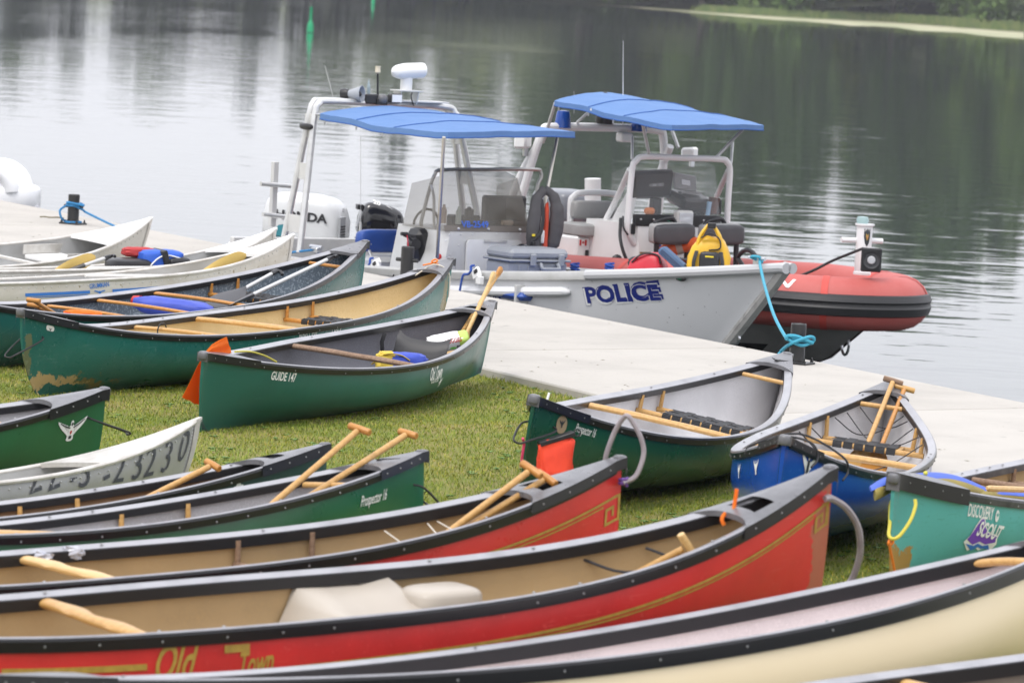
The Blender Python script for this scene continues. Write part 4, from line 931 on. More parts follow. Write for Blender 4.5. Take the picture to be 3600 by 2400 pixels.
c.patch('sticker', [(-.5, -.22), (-.38, -.05), (-.32, .14), (-.20, .32), (-.12, .33), (-.02, .16), (.1, .05), (.42, .0), (.5, -.18), (.42, -.32), (.2, -.28), (.05, -.34), (-.1, -.28), (-.26, -.38), (-.36, -.32)], (3455, 1872), (3570, 1884), white_print)
c.patch('sticker_mark', [(-.44, -.16), (-.35, .0), (-.28, .15), (-.19, .27), (-.13, .28), (-.03, .12), (.1, .02), (.40, -.03), (.42, -.14), (.15, -.20), (-.05, -.16), (-.22, -.24)], (3455, 1872), (3570, 1884), purple, off=.0052)
c.patch('sticker_mark', [(-.44, -.24), (-.3, -.30), (-.18, -.36), (-.06, -.26), (.1, -.30), (.25, -.24), (.38, -.30), (.25, -.20), (.1, -.24), (-.08, -.20), (-.2, -.28)], (3455, 1872), (3570, 1884), blue_pr, off=.0060)
c.text('SCOUT', (3425, 1862), (3512, 1874), .085, white_print, shear=.25, bold=.02, off=None) if False else lettering('SCOUT', (lambda f: (lambda x, y: f(x, y)))(c.print_fn((3428, 1880), (3510, 1892), .0075)[0]), c.root, white_print, size=.066 / .7, shear=.25, bold=.03, width=c.print_fn((3428, 1880), (3510, 1892))[1])

# ================================================================== THE TWO POLICE BOATS
def boat_frame(x, y): return Frame(Matrix.Translation((x, y, WZ)) @ Matrix.Rotation(math.atan2(-.823, .568), 4, 'Z'))
alu_paint = mat('grey_hull_paint', (0.72, 0.725, 0.735), .33, c2=(0.68, 0.685, 0.695), vs=1.5, speck=(30, .70, .76, (.34, .34, .34)), coat=.15)
alu_plate = mat('plate_aluminium', (0.60, 0.60, 0.59), .45, .25, c2=(.53, .53, .52), vs=5, bump=.0008, bs=25)
alu_tube = mat('tube_aluminium', (0.64, 0.64, 0.63), .32, .6, c2=(.55, .55, .54), vs=12)
white_gel = mat('white_gelcoat', (0.76, 0.76, 0.75), .35, c2=(.72, .72, .71), vs=4)
white_tube = mat('white_tube', (0.74, 0.74, 0.74), .3)
blue_cloth = mat('blue_canvas', (0.105, 0.205, 0.42), .85, c2=(.085, .18, .385), vs=3, vlo=.3, vhi=.8, bump=.02, bs=3.2)
blue_pad = mat('blue_vinyl', (0.020, 0.075, 0.33), .45, c2=(.016, .06, .27), vs=7)
navy = mat('navy_print', (0.010, 0.022, 0.20), .45); black_pl = mat('black_plastic', (0.014, 0.014, 0.016), .38); grey_pl = mat('grey_plastic', (0.22, 0.235, 0.255), .5)
dark_in = mat('bilge_grey', (0.20, 0.20, 0.195), .6, c2=(.14, .14, .135), vs=4)
acryl = mat('smoky_acrylic', (0.20, 0.18, 0.145), .15, alpha=.50, c2=(.26, .24, .20), vs=3, vlo=.45, vhi=.7); clear = mat('clear_acrylic', (0.75, 0.78, 0.78), .06, alpha=.13)
lamp_glass = mat('lamp_glass', (0.75, 0.77, 0.80), .12, .3); red_pl = mat('red_plastic', (.5, .015, .015), .4)
rubber_red = mat('red_tube_fabric', (0.45, 0.105, 0.092), .65, c2=(0.41, 0.075, 0.064), vs=2.2, bump=.001, bs=60); strake = mat('black_rub_strake', (0.018, 0.018, 0.02), .5, bump=.004, bs=3, bstretch=(0.1, 0.1, 24))
grey_vin = mat('grey_vinyl', (.33, .33, .325), .55, c2=(.29, .29, .285), vs=8); char_vin = mat('charcoal_vinyl', (.055, .055, .06), .5, c2=(.045, .045, .05), vs=7)
def canopy(name, corners, parent, m, crown=.07, sag=.03, val=.05, nu=22, nv=16):
    a, b, c, d = [V3(p) for p in corners]; rows = []                # a aft starboard, b fore starboard, c fore port, d aft port
    for i in range(nu + 1):
        f0 = i / nu; row = []
        for j in range(nv + 1):
            g0 = j / nv; f = .5 + (f0 - .5) * (1 - .035 * abs(2 * g0 - 1) ** 6); g = .5 + (g0 - .5) * (1 - .13 * max(0, 2 * f0 - 1) ** 9); p = a.lerp(b, f).lerp(d.lerp(c, f), g); h = crown * (1 - (2 * g - 1) ** 2) * (1 - .8 * f ** 1.5) - sag * math.sin(math.pi * f) * (1 - .4 * math.sin(math.pi * g)) + .008 * math.sin(math.pi * f * 3) * abs(2 * g - 1) - .010 * abs(math.sin(math.pi * 3 * f))
            h += .010 * mnoise.noise(V3((f * 4, g * 5, 1.3))) + .006 * mnoise.noise(V3((f * 14 + g * 6, g * 9 - f * 4, 3.1)))
            row.append(p + V3((0, 0, h)))
        rows.append(row)
    rows = [[q for q in r_] for r_ in rows]
    mb = MB(); dn = lambda p, k=1.0: p - V3((0, 0, val * k))
    full = [[dn(r_[0])] + r_ + [dn(r_[-1])] for r_ in rows]; mb.grid(full); mb.grid([[dn(p) for p in full[-1]], full[-1]]); mb.grid([full[0], [dn(p, .6) for p in full[0]]])
    mb.grid([[p - V3((0, 0, .012)) for p in r_] for r_ in rows], flip=True)
    cv = mb.build(name, m, parent, smooth=50)
    for k in (7, 14): MB().tube([p + V3((0, 0, .003)) for p in rows[k]], .006, 5).build('seam', mat('blue_seam', (.035, .11, .34), .8), cv)
    MB().tube([p - V3((0, 0, val)) for p in [r_[0] for r_ in rows] + rows[-1]], .007, 5).build('hem', mat('blue_seam', (.035, .11, .34), .8), cv)
    e = MB()
    for k in (.08, .32, .58): e.box(rows[int(k * nu)][0] - V3((0, 0, val + .02)), (.012, .012, .035))
    e.build('snap_hook', steel, cv)
    return cv
# ---------------- grey hull with the lettering
PF = boat_frame(-1.80, 41.46)
PB = empty('police_boat', PF.M, 'grey aluminium police boat with blue sunshade, moored with its bow towards the near bollard', 'boat', 'police boats at the dock')
BL, BB = 7.02, 1.08
def pz(s): return .68 + .465 * s ** 2.2
def pbh(s): return max(.02, BB * (1 - max(0, (s - .36) / .64) ** 2.15))
def pS(s, v, side, off=0.0):
    v = max(0.0, min(1.0, v)); s = max(0.0, min(1.0, s))
    xe = BL - 1.25 * (1 - v) ** 1.05; B = pbh(s) + off
    if v < .3: k = v / .3; y, z = B * .90 * k, -.34 + .36 * k + .30 * k * s ** 4
    else: k = (v - .3) / .7; y, z = B * (.90 + .10 * k ** .8), .02 + .30 * s ** 4 + (pz(s) - .02 - .30 * s ** 4) * k
    return V3((s * xe, side * y, z))
vs = [0, .15, .3, .301] + [.3 + .7 * k / 8 for k in range(1, 9)]; ss = [k / 40 for k in range(33)] + [.8 + .2 * (k / 14) for k in range(1, 15)]
mb = MB(); mb.grid([[pS(s_, v, -1) for v in vs[::-1]] + [pS(s_, v, 1) for v in vs[1:]] for s_ in ss]); mb._add([pS(0, v, -1) for v in vs[::-1]] + [pS(0, v, 1) for v in vs[1:]], [tuple(range(2 * len(vs) - 1))])
hull = mb.build('hull', alu_paint, PB, smooth=30)
def lettering_side(body, S, s0, s1, z0, z1, ln, cap, par, m, **k):
    def fn(x, y):
        f = x / ln; s_ = s0 + (s1 - s0) * f; zb_ = z0 + (z1 - z0) * f; x0_ = S(s_, zb_).x; q = s_
        for _ in range(4): q += (x0_ - S(q, zb_ + y).x) / BL
        return S(q, zb_ + y)
    return lettering(body, fn, par, m, size=cap / .70, width=ln, **k)
def pside(s_, z, off=.006):
    v = .3 + .7 * max(0, (z - .02 - .30 * s_ ** 4) / (pz(s_) - .02 - .30 * s_ ** 4)); p = pS(s_, v, -1); n = (pS(s_ + .01, v, -1) - p).cross(pS(s_, v + .02, -1) - p).normalized(); n = n if n.y < 0 else -n; return p + n * off
def pfind(px, py):
    best = None
    for i in range(101):
        for j in range(60):
            s_, z = i / 100, .1 + j * .018
            if z > pz(s_): continue
            q = to_px(PF.M @ pside(s_, z)); e = (q[0] - px) ** 2 + (q[1] - py) ** 2
            if best is None or e < best[0]: best = (e, s_, z)
    return best[1:]
def pletters(body, a, b, cap, m, par=None, **k):
    s0, z0 = pfind(*a); s1, z1 = pfind(*b); ln = (pside(s1, z1) - pside(s0, z0)).length; off = k.pop('off', .006)
    return lettering_side(body, lambda s_, z: pside(s_, z, off), s0, s1, z0, z1, ln, cap, par or PB, m, **k)
pletters('POLICE', (2068, 1074), (2328, 1050), .136, navy, bold=.064, off=.004); pletters('POLICE', (2072, 1072), (2323, 1049), .131, white_print, bold=.052, off=.0045); pletters('POLICE', (2076, 1070), (2319, 1048), .126, navy, bold=.036, off=.005)
pletters('2M 2140N', (1640, 1066), (1768, 1062), .105, navy, bold=.008)
for sd in (-1, 1):
    mb = MB(); rows = []
    for s_ in ss:
        p = pS(s_, 1, sd); rows.append([p + V3((0, sd * o, z)) for o, z in ((.022, -.055), (.026, 0), (.014, .020), (-.05, .020), (-.062, .004), (-.05, -.012))])
    mb.grid(rows, closed_v=True); mb.build('gunwale', alu_tube if sd > 0 else mat('rail_aluminium', (.50, .50, .49), .45, .4, c2=(.42, .42, .40), vs=6), PB)
    f = [pS(s_, .83 + .04 * s_, sd, .022) for s_ in ss if s_ < .735]; MB().tube(f + [f[-1] + V3((.05, -sd * .02, 0)), f[-1] + V3((.075, -sd * .035, 0))], [.042] * len(f) + [.032, .012], 10).build('fender_rail', alu_paint, PB)
    f = [pS(s_, .985, sd, .012) for s_ in ss if s_ > .735]; MB().tube(f + [f[-1] + V3((.06, 0, 0))], .046, 10).build('bow_rail', mat('bow_cap_grey', (.46, .465, .475), .45), PB)
mb = MB(); inn = []
for s_ in [q for q in ss if q < .62]:
    p = pS(s_, 1, -1); y = pbh(s_) - .06; inn.append([V3((p.x, -y, p.z)), V3((p.x, -y * .93, .34)), V3((p.x, y * .93, .34)), V3((p.x, y, p.z))])
mb.grid(inn); mb.build('cockpit', dark_in, PB, smooth=0)
mb = MB(); mb.grid([[pS(s_, 1, -1) + V3((0, .04, -.012)), pS(s_, 1, -1) * .5 + pS(s_, 1, 1) * .5 + V3((0, 0, .02)), pS(s_, 1, 1) + V3((0, -.04, -.012))] for s_ in ss if s_ > .60]); mb.build('bow_deck', alu_plate, PB)
st_p = [pS(1.0, v, 0) + V3((.012, 0, 0)) for v in (.3, .45, .6, .75, .9, 1)]; MB().tube(st_p, .05, 8).build('stem', mat('scuffed_aluminium', (.46, .455, .44), .5, .3, c2=(.26, .25, .24), vs=9, vlo=.5, vhi=.7), PB)
MB().tube([st_p[1] + V3((.03 + .06 * math.cos(a), 0, .05 * math.sin(a))) for a in [R(30 * k - 150) for k in range(11)]], .012, 6).build('bow_eye', steel, PB)
s_, z = pfind(2395, 977); p = pside(s_, z, .01); nl = MB().blob(p, (.15, .03, .045), e=(1, 1), nu=16, nv=8).build('nav_light', black_pl, PB); MB().blob(p + V3((-.0, -.014, 0)), (.06, .02, .03), e=(1, 1), nu=10, nv=6).build('green_lens', mat('green_lens', (.01, .12, .06), .15), nl)
cl = PF.side(2660, 925, -.12); MB().tube([cl + V3((-.11, 0, .04)), cl + V3((.11, 0, .04))], .014, 8).box(cl + V3((0, 0, .015)), (.07, .03, .05)).build('cleat', steel, PB)
# pads
MB().box((3.75, -.08, .665), (1.75, 1.72, .07), ch=.03).build('deck_pad', blue_pad, PB); MB().box((1.35, -.62, .60), (1.1, .62, .06), ch=.03).build('deck_pad', blue_pad, PB)
MB().box((4.55, 0, .55), (.03, 1.9, .42)).build('bulkhead', alu_plate, PB); MB().box((3.75, -.08, .48), (1.6, 1.55, .29)).build('locker', alu_plate, PB)
# console
X0 = 2.70
con = MB(); fr_ = [(2.72, .60, .36), (2.70, .47, 1.085)]
rows = [[V3((1.95, -w, z)), V3((x - .08, -w, z)), V3((x, -w + .07, z)), V3((x, w - .07, z)), V3((x - .08, w, z)), V3((1.95, w, z))] for x, w, z in fr_] ; con.grid(rows); con._add(rows[1], [tuple(range(6))])
con_o = con.build('console', alu_plate, PB, smooth=30)
pts = [PF.front(px, py, X0 + .03) for px, py in ((1635, 843), (1828, 842), (1836, 965), (1642, 963))]; c0 = sum(pts, Vector()) / 4
dx, dz = (pts[1] - pts[0]).length, (pts[0] - pts[3]).length
dr = MB().prism(rounded(dx, dz, .04), c0 + V3((-.012, 0, 0)), (0, 1, 0), (-.02, 0, 1), .022).build('hatch', white_gel, con_o); MB().box(c0 + V3((.02, 0, dz / 2 - .01)), (.01, .24, .022)).build('hinge', alu_tube, dr)
mb = MB(); bolts(mb, [PF.front(px, py, X0 + .005) for px, py in ((1578, 825), (1620, 824), (1661, 823), (1704, 822), (1746, 822), (1788, 821), (1830, 821), (1566, 846), (1582, 895), (1612, 862))], .008); mb.build('rivets', rivet_m, con_o, kind='stuff')
ws = MB(); W0 = [V3((2.70, -.47, 1.075)), V3((2.70, .47, 1.075))]; W1 = [V3((2.50, -.42, 1.55)), V3((2.50, .42, 1.55))]; W2 = [V3((2.40, -.36, 1.60)), V3((2.40, .36, 1.60))]
W3 = [V3((2.06, -.50, 1.075)), V3((2.06, .50, 1.075))]; W4 = [V3((2.12, -.46, 1.46)), V3((2.12, .46, 1.46))]
ws.grid([W0, W1, W2]); ws._add([W0[0], W1[0], W4[0], W3[0]], [(0, 1, 2, 3)]); ws._add([W0[1], W1[1], W4[1], W3[1]], [(0, 1, 2, 3)])
wso = ws.build('windscreen', acryl, PB, smooth=0)
mb = MB(); bolts(mb, [V3((2.70, y, 1.10)) for y in (-.32, .0, .34)], .016); mb.build('screws', rivet_m, wso, kind='stuff')
MB().box((2.692, 0, 1.100), (.012, .93, .055), (V3((1, 0, .4)), V3((0, 1, 0)), V3((-.4, 0, 1)))).build('sill_strip', mat('brown_strip', (.16, .14, .12), .5), wso)
a, b = PF.front(1617, 803, 2.69), PF.front(1711, 802, 2.69); fdir = (W1[0] - W0[0]).normalized(); a = V3((2.705, a.y, a.z)); lettering('VB-2549', flat_fn(a + V3((.012, 0, .012)), (0, 1, 0), fdir, .004), wso, mat('blue_letter', (.02, .12, .60), .5), size=.085, width=b.y - a.y, bold=.02)
rl = [PF.front(*p, 2.30) for p in ((1495, 808), (1480, 790), (1490, 740), (1513, 655), (1528, 615), (1552, 598))] + [PF.front(*p, 2.30) for p in ((1700, 596), (1880, 596), (1900, 606), (1902, 625), (1888, 665), (1884, 800))]
MB().tube(spline(rl, 5), .0165, 8).build('grab_rail', mat('brushed_tube', (.40, .395, .38), .35, .9), PB)
rl = [PF.front(*p, 2.42) for p in ((1514, 650), (1525, 690), (1526, 780), (1532, 812))]; MB().tube(spline(rl, 5), .013, 8).build('grab_rail', alu_tube, PB)
mo = MB(); a, b = PF.front(1702, 800, 2.25), PF.front(1852, 682, 2.25); mo.box(((2.22), (a.y + b.y) / 2, (a.z + b.z) / 2 - .02), (.10, b.y - a.y, b.z - a.z), ch=.02); mo.box((2.25, (a.y + b.y) / 2, 1.10), (.3, .6, .10), ch=.02); mo.box((2.2, (a.y + b.y) / 2 - .42, 1.13), (.12, .30, .12)); mo.build('chart_plotter', black_pl, PB)
for nm, (px, py, pw, ph), m_ in (('spray_bottle', (1612, 757, 17, 62), mat('bottle_clear', (.55, .60, .52), .3)), ('marker_tube', (1560, 752, 18, 66), mat('tube_tan', (.55, .42, .33), .5)), ('cup', (1649, 744, 28, 34), black_pl)):
    p = PF.front(px, py, 2.42); k = (PF.front(px + pw, py, 2.42) - p).length; h = (PF.front(px, py - ph, 2.42) - p).length
    o = MB().lathe([(0, -h / 2), (k * .5, -h / 2), (k * .5, h * .22), (k * .22, h * .38), (k * .22, h / 2), (0, h / 2)], p, seg=12).build(nm, m_, loc=p); o.matrix_world = PF.M @ Matrix.Translation(p)
    tag(o, {'spray_bottle': 'clear spray bottle behind the smoky windscreen', 'marker_tube': 'tan tube standing in the left corner behind the smoky windscreen', 'cup': 'black cup behind the smoky windscreen'}[nm], {'spray_bottle': 'bottle', 'marker_tube': 'tube', 'cup': 'cup'}[nm])
p = PF.front(1783, 783, 2.52); o = MB().tube([p + V3((0, -.055, 0)), p + V3((0, .055, 0))], .022, 12).build('paper_roll', mat('kraft_paper', (.50, .38, .27), .8), loc=p); o.matrix_world = PF.M @ Matrix.Translation(p); tag(o, 'roll of brown paper lying behind the smoky windscreen', 'roll')
# throttle box, wheel, speaker
p = PF.front(1478, 868, 2.35); cb = MB().box(p, (.22, .14, .34), (V3((1, 0, 0)), V3((0, 1, .25)), V3((0, -.25, 1))), ch=.04).box(p + V3((.02, .13, .04)), (.14, .10, .11)).build('control_box', black_pl, PB)
q = PF.front(1457, 858, 2.45); MB().lathe([(0, .03), (.05, .03), (.055, 0), (.05, -.05)], q, (1, 0, 0), 16).build('throttle_hub', black_pl, cb); q2 = PF.front(1420, 826, 2.45); MB().tube([q, q + (q2 - q) * .5 + V3((0, 0, .02)), q2], .014, 8).tube([q2 + V3((0, -.03, .01)), q2 + V3((0, .035, .01))], .017, 8).build('throttle_lever', black_pl, cb); MB().tube(spline([q2 + V3((.02, .02, 0)), q2 + V3((.03, .03, -.10)), q2 + V3((.03, .02, -.25))], 4), .006, 6).build('kill_cord', mat('red_cord', (.5, .02, .05), .6), cb)
p = PF.front(1543, 902, 2.72); MB().lathe([(0, .025), (.012, .025), (.014, 0), (.026, 0), (.026, -.01)], p, (1, -.5, 0), 12).build('switch', red_pl, PB)
wc = PF.front(1497, 785, 2.06); MB().tube([wc + V3((.04 * math.sin(a) * .6, .13 * math.cos(a), .13 * math.sin(a))) for a in [R(24 * k) for k in range(15)]], .012, 6, closed=True).build('steering_wheel', black_pl, PB)
# bench seat
a, b = PF.front(1254, 886, 1.45), PF.front(1472, 808, 1.45); c0 = (a + b) / 2; bs_ = MB().blob(c0, (.14, b.y - a.y, b.z - a.z), e=(.45, .35), nu=28, nv=12).build('seat_back', blue_pad, PB)
MB().box((1.52, c0.y, c0.z - .30), (.42, b.y - a.y - .1, .34)).build('seat_base', alu_plate, PB); MB().tube([V3((1.5, a.y + .10, a.z + .02)), V3((1.62, a.y + .14, .60))], .016, 8).build('seat_strut', alu_tube, PB)
# arch
aS, aP = PF.side(1053, 888, -1.02), PF.side(1053, 888, -1.02) * 1.0; aP.y = 1.02; tS, tP = PF.side(1110, 372, -.86), None; tP = V3((tS.x - .18, .80, tS.z - .03)); tS2 = V3((tS.x - .02, -.72, tS.z + .045)); tP2 = V3((tP.x, .66, tS2.z - .02))
hoop = lambda d, e: spline([aS + V3((d, 0, 0)), aS.lerp(tS, .5) + V3((d * .62, 0, 0)), aS.lerp(tS, .93) + V3((d * .28, 0, 0)), tS + V3((e, .035, .02)), tS2 + V3((e, 0, 0)), (tS2 + tP2) / 2 + V3((e, 0, 0)), tP2 + V3((e, 0, 0)), tP + V3((e, -.02, .0)), tP.lerp(aP, .08) + V3((d * .3, 0, 0)), tP.lerp(aP, .5) + V3((d * .6, 0, 0)), aP + V3((d, 0, 0))], 6)
arch = MB().tube(hoop(0, 0), .031, 10).build('arch_tube', alu_tube, PB); MB().tube(hoop(-.31, -.10), .031, 10).build('arch_tube', alu_tube, PB)
for f, hh in ((.86, .22), (.55, .15), (.19, .16)):
    for A0, A1 in ((aS, tS), (aP, tP)):
        p = A0.lerp(A1, f); d = -.31 * (1 - f * .62); MB().box(p + V3((d / 2, 0, 0)), (abs(d), .012, hh)).build('arch_plate', alu_plate, PB)
p = aS.lerp(tS, .855) + V3((-.06, -.04, 0)); MB().blob(p, (.20, .06, .06), e=(.7, .7), nu=14, nv=8).build('side_lamp', black_pl, PB)
top = lambda px, py: PF.front(px, py, tS2.x - .06)
MB().box(((tS2.x + tP2.x) / 2 - .05, 0, tS2.z + .020), (.20, 1.25, .014)).build('arch_shelf', alu_plate, PB)
p = top(1243, 330); hn = MB().lathe([(.012, -.06), (.03, -.05), (.045, .0), (.062, .05), (.075, .085), (.068, .085), (.05, .04), (.03, .0), (.0, -.01)], p, (.75, .5, .05), 22).build('horn_speaker', mat('horn_grey', (.32, .34, .37), .45), PB); MB().box(p + V3((-.03, 0, -.055)), (.05, .06, .09)).build('bracket', grey_pl, hn); MB().lathe([(.045, -.12), (.05, -.09), (.04, -.05), (0, -.04)], p, (.75, .5, .05), 14).build('driver', black_pl, hn); MB().blob(p + V3((.05, .03, 0)), (.05, .05, .05), e=(1, 1), nu=10, nv=8).build('centre_plug', black_pl, hn)
p0, p1 = top(1295, 360), top(1296, 297); MB().tube([p0, p0.lerp(p1, .25), p0.lerp(p1, .85)], .016, 10).tube([p0.lerp(p1, .85), p1 + V3((0, 0, .05))], [.018, .002], 8).build('antenna_stub', mat('antenna_grey', (.30, .36, .38), .35, .5), PB)
p = top(1300, 348); MB().box(p, (.10, .15, .09)).box(p + V3((.02, .10, -.02)), (.10, .11, .06)).build('light_mount', black_pl, PB)
p0, p1 = top(1328, 335), top(1328, 254); MB().tube([p0, p1], .010, 8).build('stern_light_pole', black_pl, PB); MB().lathe([(0, .055), (.028, .055), (.028, .048), (.022, .046), (.026, .01), (.027, 0), (.012, -.012), (0, -.012)], p1, seg=14).build('stern_light', mat('lamp_amber_clear', (.62, .55, .42), .2), PB)
p = top(1334, 347); MB().blob(p + V3((.05, 0, 0)), (.09, .10, .085), e=(.8, .8), nu=14, nv=8).build('camera_ball', mat('camera_shell', (.12, .12, .125), .3), PB)
p = top(1377, 345); fl = MB().box(p + V3((.05, 0, 0)), (.08, .125, .085), ch=.015).build('flood_light', black_pl, PB); MB().box(p + V3((.092, 0, 0)), (.006, .105, .068)).build('lens', lamp_glass, fl)
p = top(1430, 325); rd = MB()
for sd in (-1, 1): rd.prism([(-.07, 0), (.07, 0), (.035, -.12), (-.035, -.12)], p + V3((0, sd * .095, .01)), (1, 0, 0), (0, 0, 1), .008)
rd.box(p + V3((0, 0, .015)), (.17, .26, .012)); rd.build('radar_bracket', alu_plate, PB)
MB().tube(spline([p + V3((.06, .02, 0)), p + V3((.08, .0, -.04)), p + V3((.08, .03, -.12))], 4), .006, 6).build('cable', cordb, PB)
p = top(1430, 268); rdm = MB(); rdm.lathe([(.056, -.13), (.056, -.03), (.05, 0)], p, seg=18)
rows = []
for i in range(13):
    f = -1 + i / 6; rad = math.sqrt(max(0, 1 - max(-1, f * 1.0) ** 2)) if f < 0 else 1; L_ = .165
    hh = .075 * (rad ** .7 if f < 0 else 1 - .05 * f); rows.append([p + V3((math.cos(a) * .09 * (rad ** .8 if f < 0 else 1), f * L_, .045 + math.sin(a) * hh + .012 * f)) for a in [2 * math.pi * k / 16 for k in range(16)]])
rdm.grid(rows, closed_v=True); rdm._add(rows[-1], [tuple(range(16))]); rdm.build('radar_scanner', white_gel, PB, smooth=50)
MB().tube([PF.front(1268, 478, .6), PF.front(1268, 805, .6)], .0022, 5).tube([PF.front(1268, 780, .6), PF.front(1266, 830, .6)], [.010, .018], 8).build('whip_antenna', mat('whip_white', (.62, .62, .60), .5), PB)
MB().tube([tS2 + V3((-.05, .1, 0)), PF.front(1142, 232, tS2.x - .3)], .0015, 4).build('whip_antenna', mat('whip_white', (.62, .62, .60), .5), PB)
# sunshade
cAS, cFS, cFP, cAP = PF.side(1118, 398, -.90), PF.side(1549, 470, -.90), PF.side(2062, 466, .86), PF.side(1592, 402, .86); cAP.x = max(cAP.x, tP.x + .08)
cAP = V3((tP.x + .06, .80, cAS.z)); canopy('sunshade', (cAS, cFS, cFP, cAP), PB, blue_cloth, crown=.085, sag=.005, val=.05)
MB().tube([cFS + V3((-.02, .05, -.03)), PF.side(1537, 905, -.62)], .0155, 8).build('shade_pole', mat('pole_steel', (.55, .52, .46), .3, .9), PB); MB().tube([cFP + V3((-.40, -.03, -.04)), PF.side(1914, 720, .62), PF.side(1905, 800, .60)], .0155, 8).build('shade_pole', mat('pole_steel', (.55, .52, .46), .3, .9), PB)
MB().tube([cAS + V3((.02, .02, -.01)), tS.lerp(aS, .06)], .012, 6).build('shade_joint', steel, PB)
# transom, motors, boarding post
MB().box((-.02, 0, .50), (.07, 2.05, .60)).build('transom', alu_plate, PB); MB().box((-.2, 0, .70), (.35, 1.7, .05)).build('motor_platform', white_gel, PB)
def outboard(px, py, a, ln, hh, wd, rz, cowl_m, low_m):
    p = PF.front(px, py, a); o = bpy.data.objects.new('outboard_motor', None); col.objects.link(o); o.parent = PB; o.location = p; o.rotation_euler = (0, 0, rz)
    def fn(q): x, y, z = q; return [x * (1 - .10 * max(0, z)), y * (1 - .22 * max(0, z) ** 2), z - .16 * max(0, x + .2) ** 2 * (1 if z > 0 else .1)]
    cw = MB().blob((0, 0, 0), (ln, wd, hh), e=(.38, .40), nu=36, nv=18, fn=fn).build('cowl', cowl_m, o, smooth=60)
    MB().box((-.02, 0, -hh * .5 - .02), (ln * .92, wd * .9, .05)).box((.0, 0, -hh * .5 - .35), (ln * .42, wd * .45, .66)).build('midsection', low_m, o)
    MB().box((ln * .42, 0, -hh * .5 - .20), (.12, .22, .34)).build('clamp', alu_plate, o)
    return o, cw
yaw = math.atan2(-.823, .568)
silver = mat('silver_cowl', (.60, .61, .61), .28, c2=(.57, .58, .58), vs=2, coat=.3)
hm_, cw = outboard(1078, 770, -.45, .80, .50, .46, -yaw - R(15), silver, silver)
lettering('HONDA', flat_fn(V3((-.235, -.232, .005)), (1, 0, -.035), (0, .1, 1), .004), cw, mat('print_black', (.015, .015, .017), .4), size=.080 / .7, width=.51, bold=.04)
MB().prism([(-.27, -.15), (-.20, -.06), (.0, -.02), (-.08, -.06), (-.15, -.12), (-.18, -.22), (-.25, -.22)], (0, -.232, 0), (1, 0, 0), (0, 0, 1), .004).build('decal', mat('teal_print', (.02, .19, .23), .4), cw, smooth=0)
lettering('FOUR STROKE', flat_fn(V3((-.22, -.233, -.19)), (1, 0, .02), (0, 0, 1), .005), cw, mat('print_black', (.015, .015, .017), .4), size=.045, width=.16)
vb = MB().box((.392, -.12, -.08), (.02, .16, .26)).build('vent_panel', mat('vent_grey', (.32, .33, .34), .4), hm_); mb = MB()
for k in range(6): mb.box((.405, -.12, -.04 - .026 * k), (.008, .13, .012))
mb.build('louvre', black_pl, vb); lettering('225', flat_fn(V3((.385, -.19, .10)), (0, 1, 0), (0, 0, 1), .022), hm_, mat('print_black', (.015, .015, .017), .4), size=.05, bold=.01)
gloss = mat('gloss_black', (.010, .010, .012), .12, coat=.6)
km, cw = outboard(1338, 778, -.25, .44, .34, .30, -yaw + R(12), gloss, black_pl)
cw.rotation_euler = (0, R(10), 0); lettering('20', flat_fn(V3((-.13, -.10, .14)), (1, 0, -.1), (0, .75, .65), .02), cw, white_print, size=.075, bold=.03); MB().box((-.21, 0, .13), (.06, .12, .05)).build('tilt_handle', black_pl, km); lettering('MERCURY', flat_fn(V3((.0, -.10, .14)), (1, 0, -.3), (0, .75, .65), .02), cw, white_print, size=.022)
bp_ = lambda px, py: PF.front(px, py, -.15)
MB().box((bp_(962, 760) + bp_(962, 606)) / 2, (.055, .055, (bp_(962, 606) - bp_(962, 760)).length + .2), ch=.004).build('boarding_post', alu_plate, PB)
for (a, b) in (((907, 645), (1018, 654)), ((914, 752), (1024, 764))): MB().tube([bp_(*a) + V3((.05, 0, 0)), bp_(*b) + V3((.05, 0, 0))], .022, 10).build('step_tube', alu_tube, PB)
cl = aS + V3((.22, .04, .02)); MB().tube([cl + V3((-.10, 0, .05)), cl + V3((.10, 0, .05))], .018, 8).box(cl + V3((0, 0, .02)), (.10, .06, .05)).build('cleat', steel, PB)

# ---------------- inflatable
RF = boat_frame(-.05, 43.22)
RB = empty('inflatable_boat', RF.M, 'red inflatable police boat with black rub band behind the grey hull', 'boat', 'police boats at the dock')
def rcen(k):                                                     # tube centre line: 0 stern starboard .. 1 stern port
    Ls, Wd = 3.9, .86
    if k < .36: return V3((Ls * k / .36, -Wd, .47 + .18 * k / .36))
    if k > .64: return V3((Ls * (1 - k) / .36, Wd, .47 + .18 * (1 - k) / .36))
    a = max(0.0, min(1.0, (k - .36) / .28)) * math.pi; pw = lambda q, e: math.copysign(abs(q) ** e, q); return V3((Ls + 1.78 * max(0.0, math.sin(a)) ** .80, -Wd * pw(math.cos(a), .95), .65 + .02 * math.sin(a)))
ks = [i / 90 for i in range(91)]; TR = .235
MB().tube([rcen(k) for k in ks], TR, 18, up=(0, 0, 1)).build('tube', rubber_red, RB, smooth=60)
mb = MB(); rows = []
for k in ks:
    p = rcen(k); t = (rcen(min(1, k + .005)) - rcen(max(0, k - .005))).normalized(); n = V3((t.y, -t.x, 0)).normalized()
    rows.append([p + n * (TR * math.cos(a) + .0) * 1.0 + V3((0, 0, TR * math.sin(a))) + n * e for a, e in ((R(24), -.004), (R(22), .016), (R(8), .026), (R(3), .012), (R(-1), .012), (R(-6), .026), (R(-22), .020), (R(-25), -.004))])
mb.grid(rows); mb.build('rub_band', strake, RB, smooth=30)
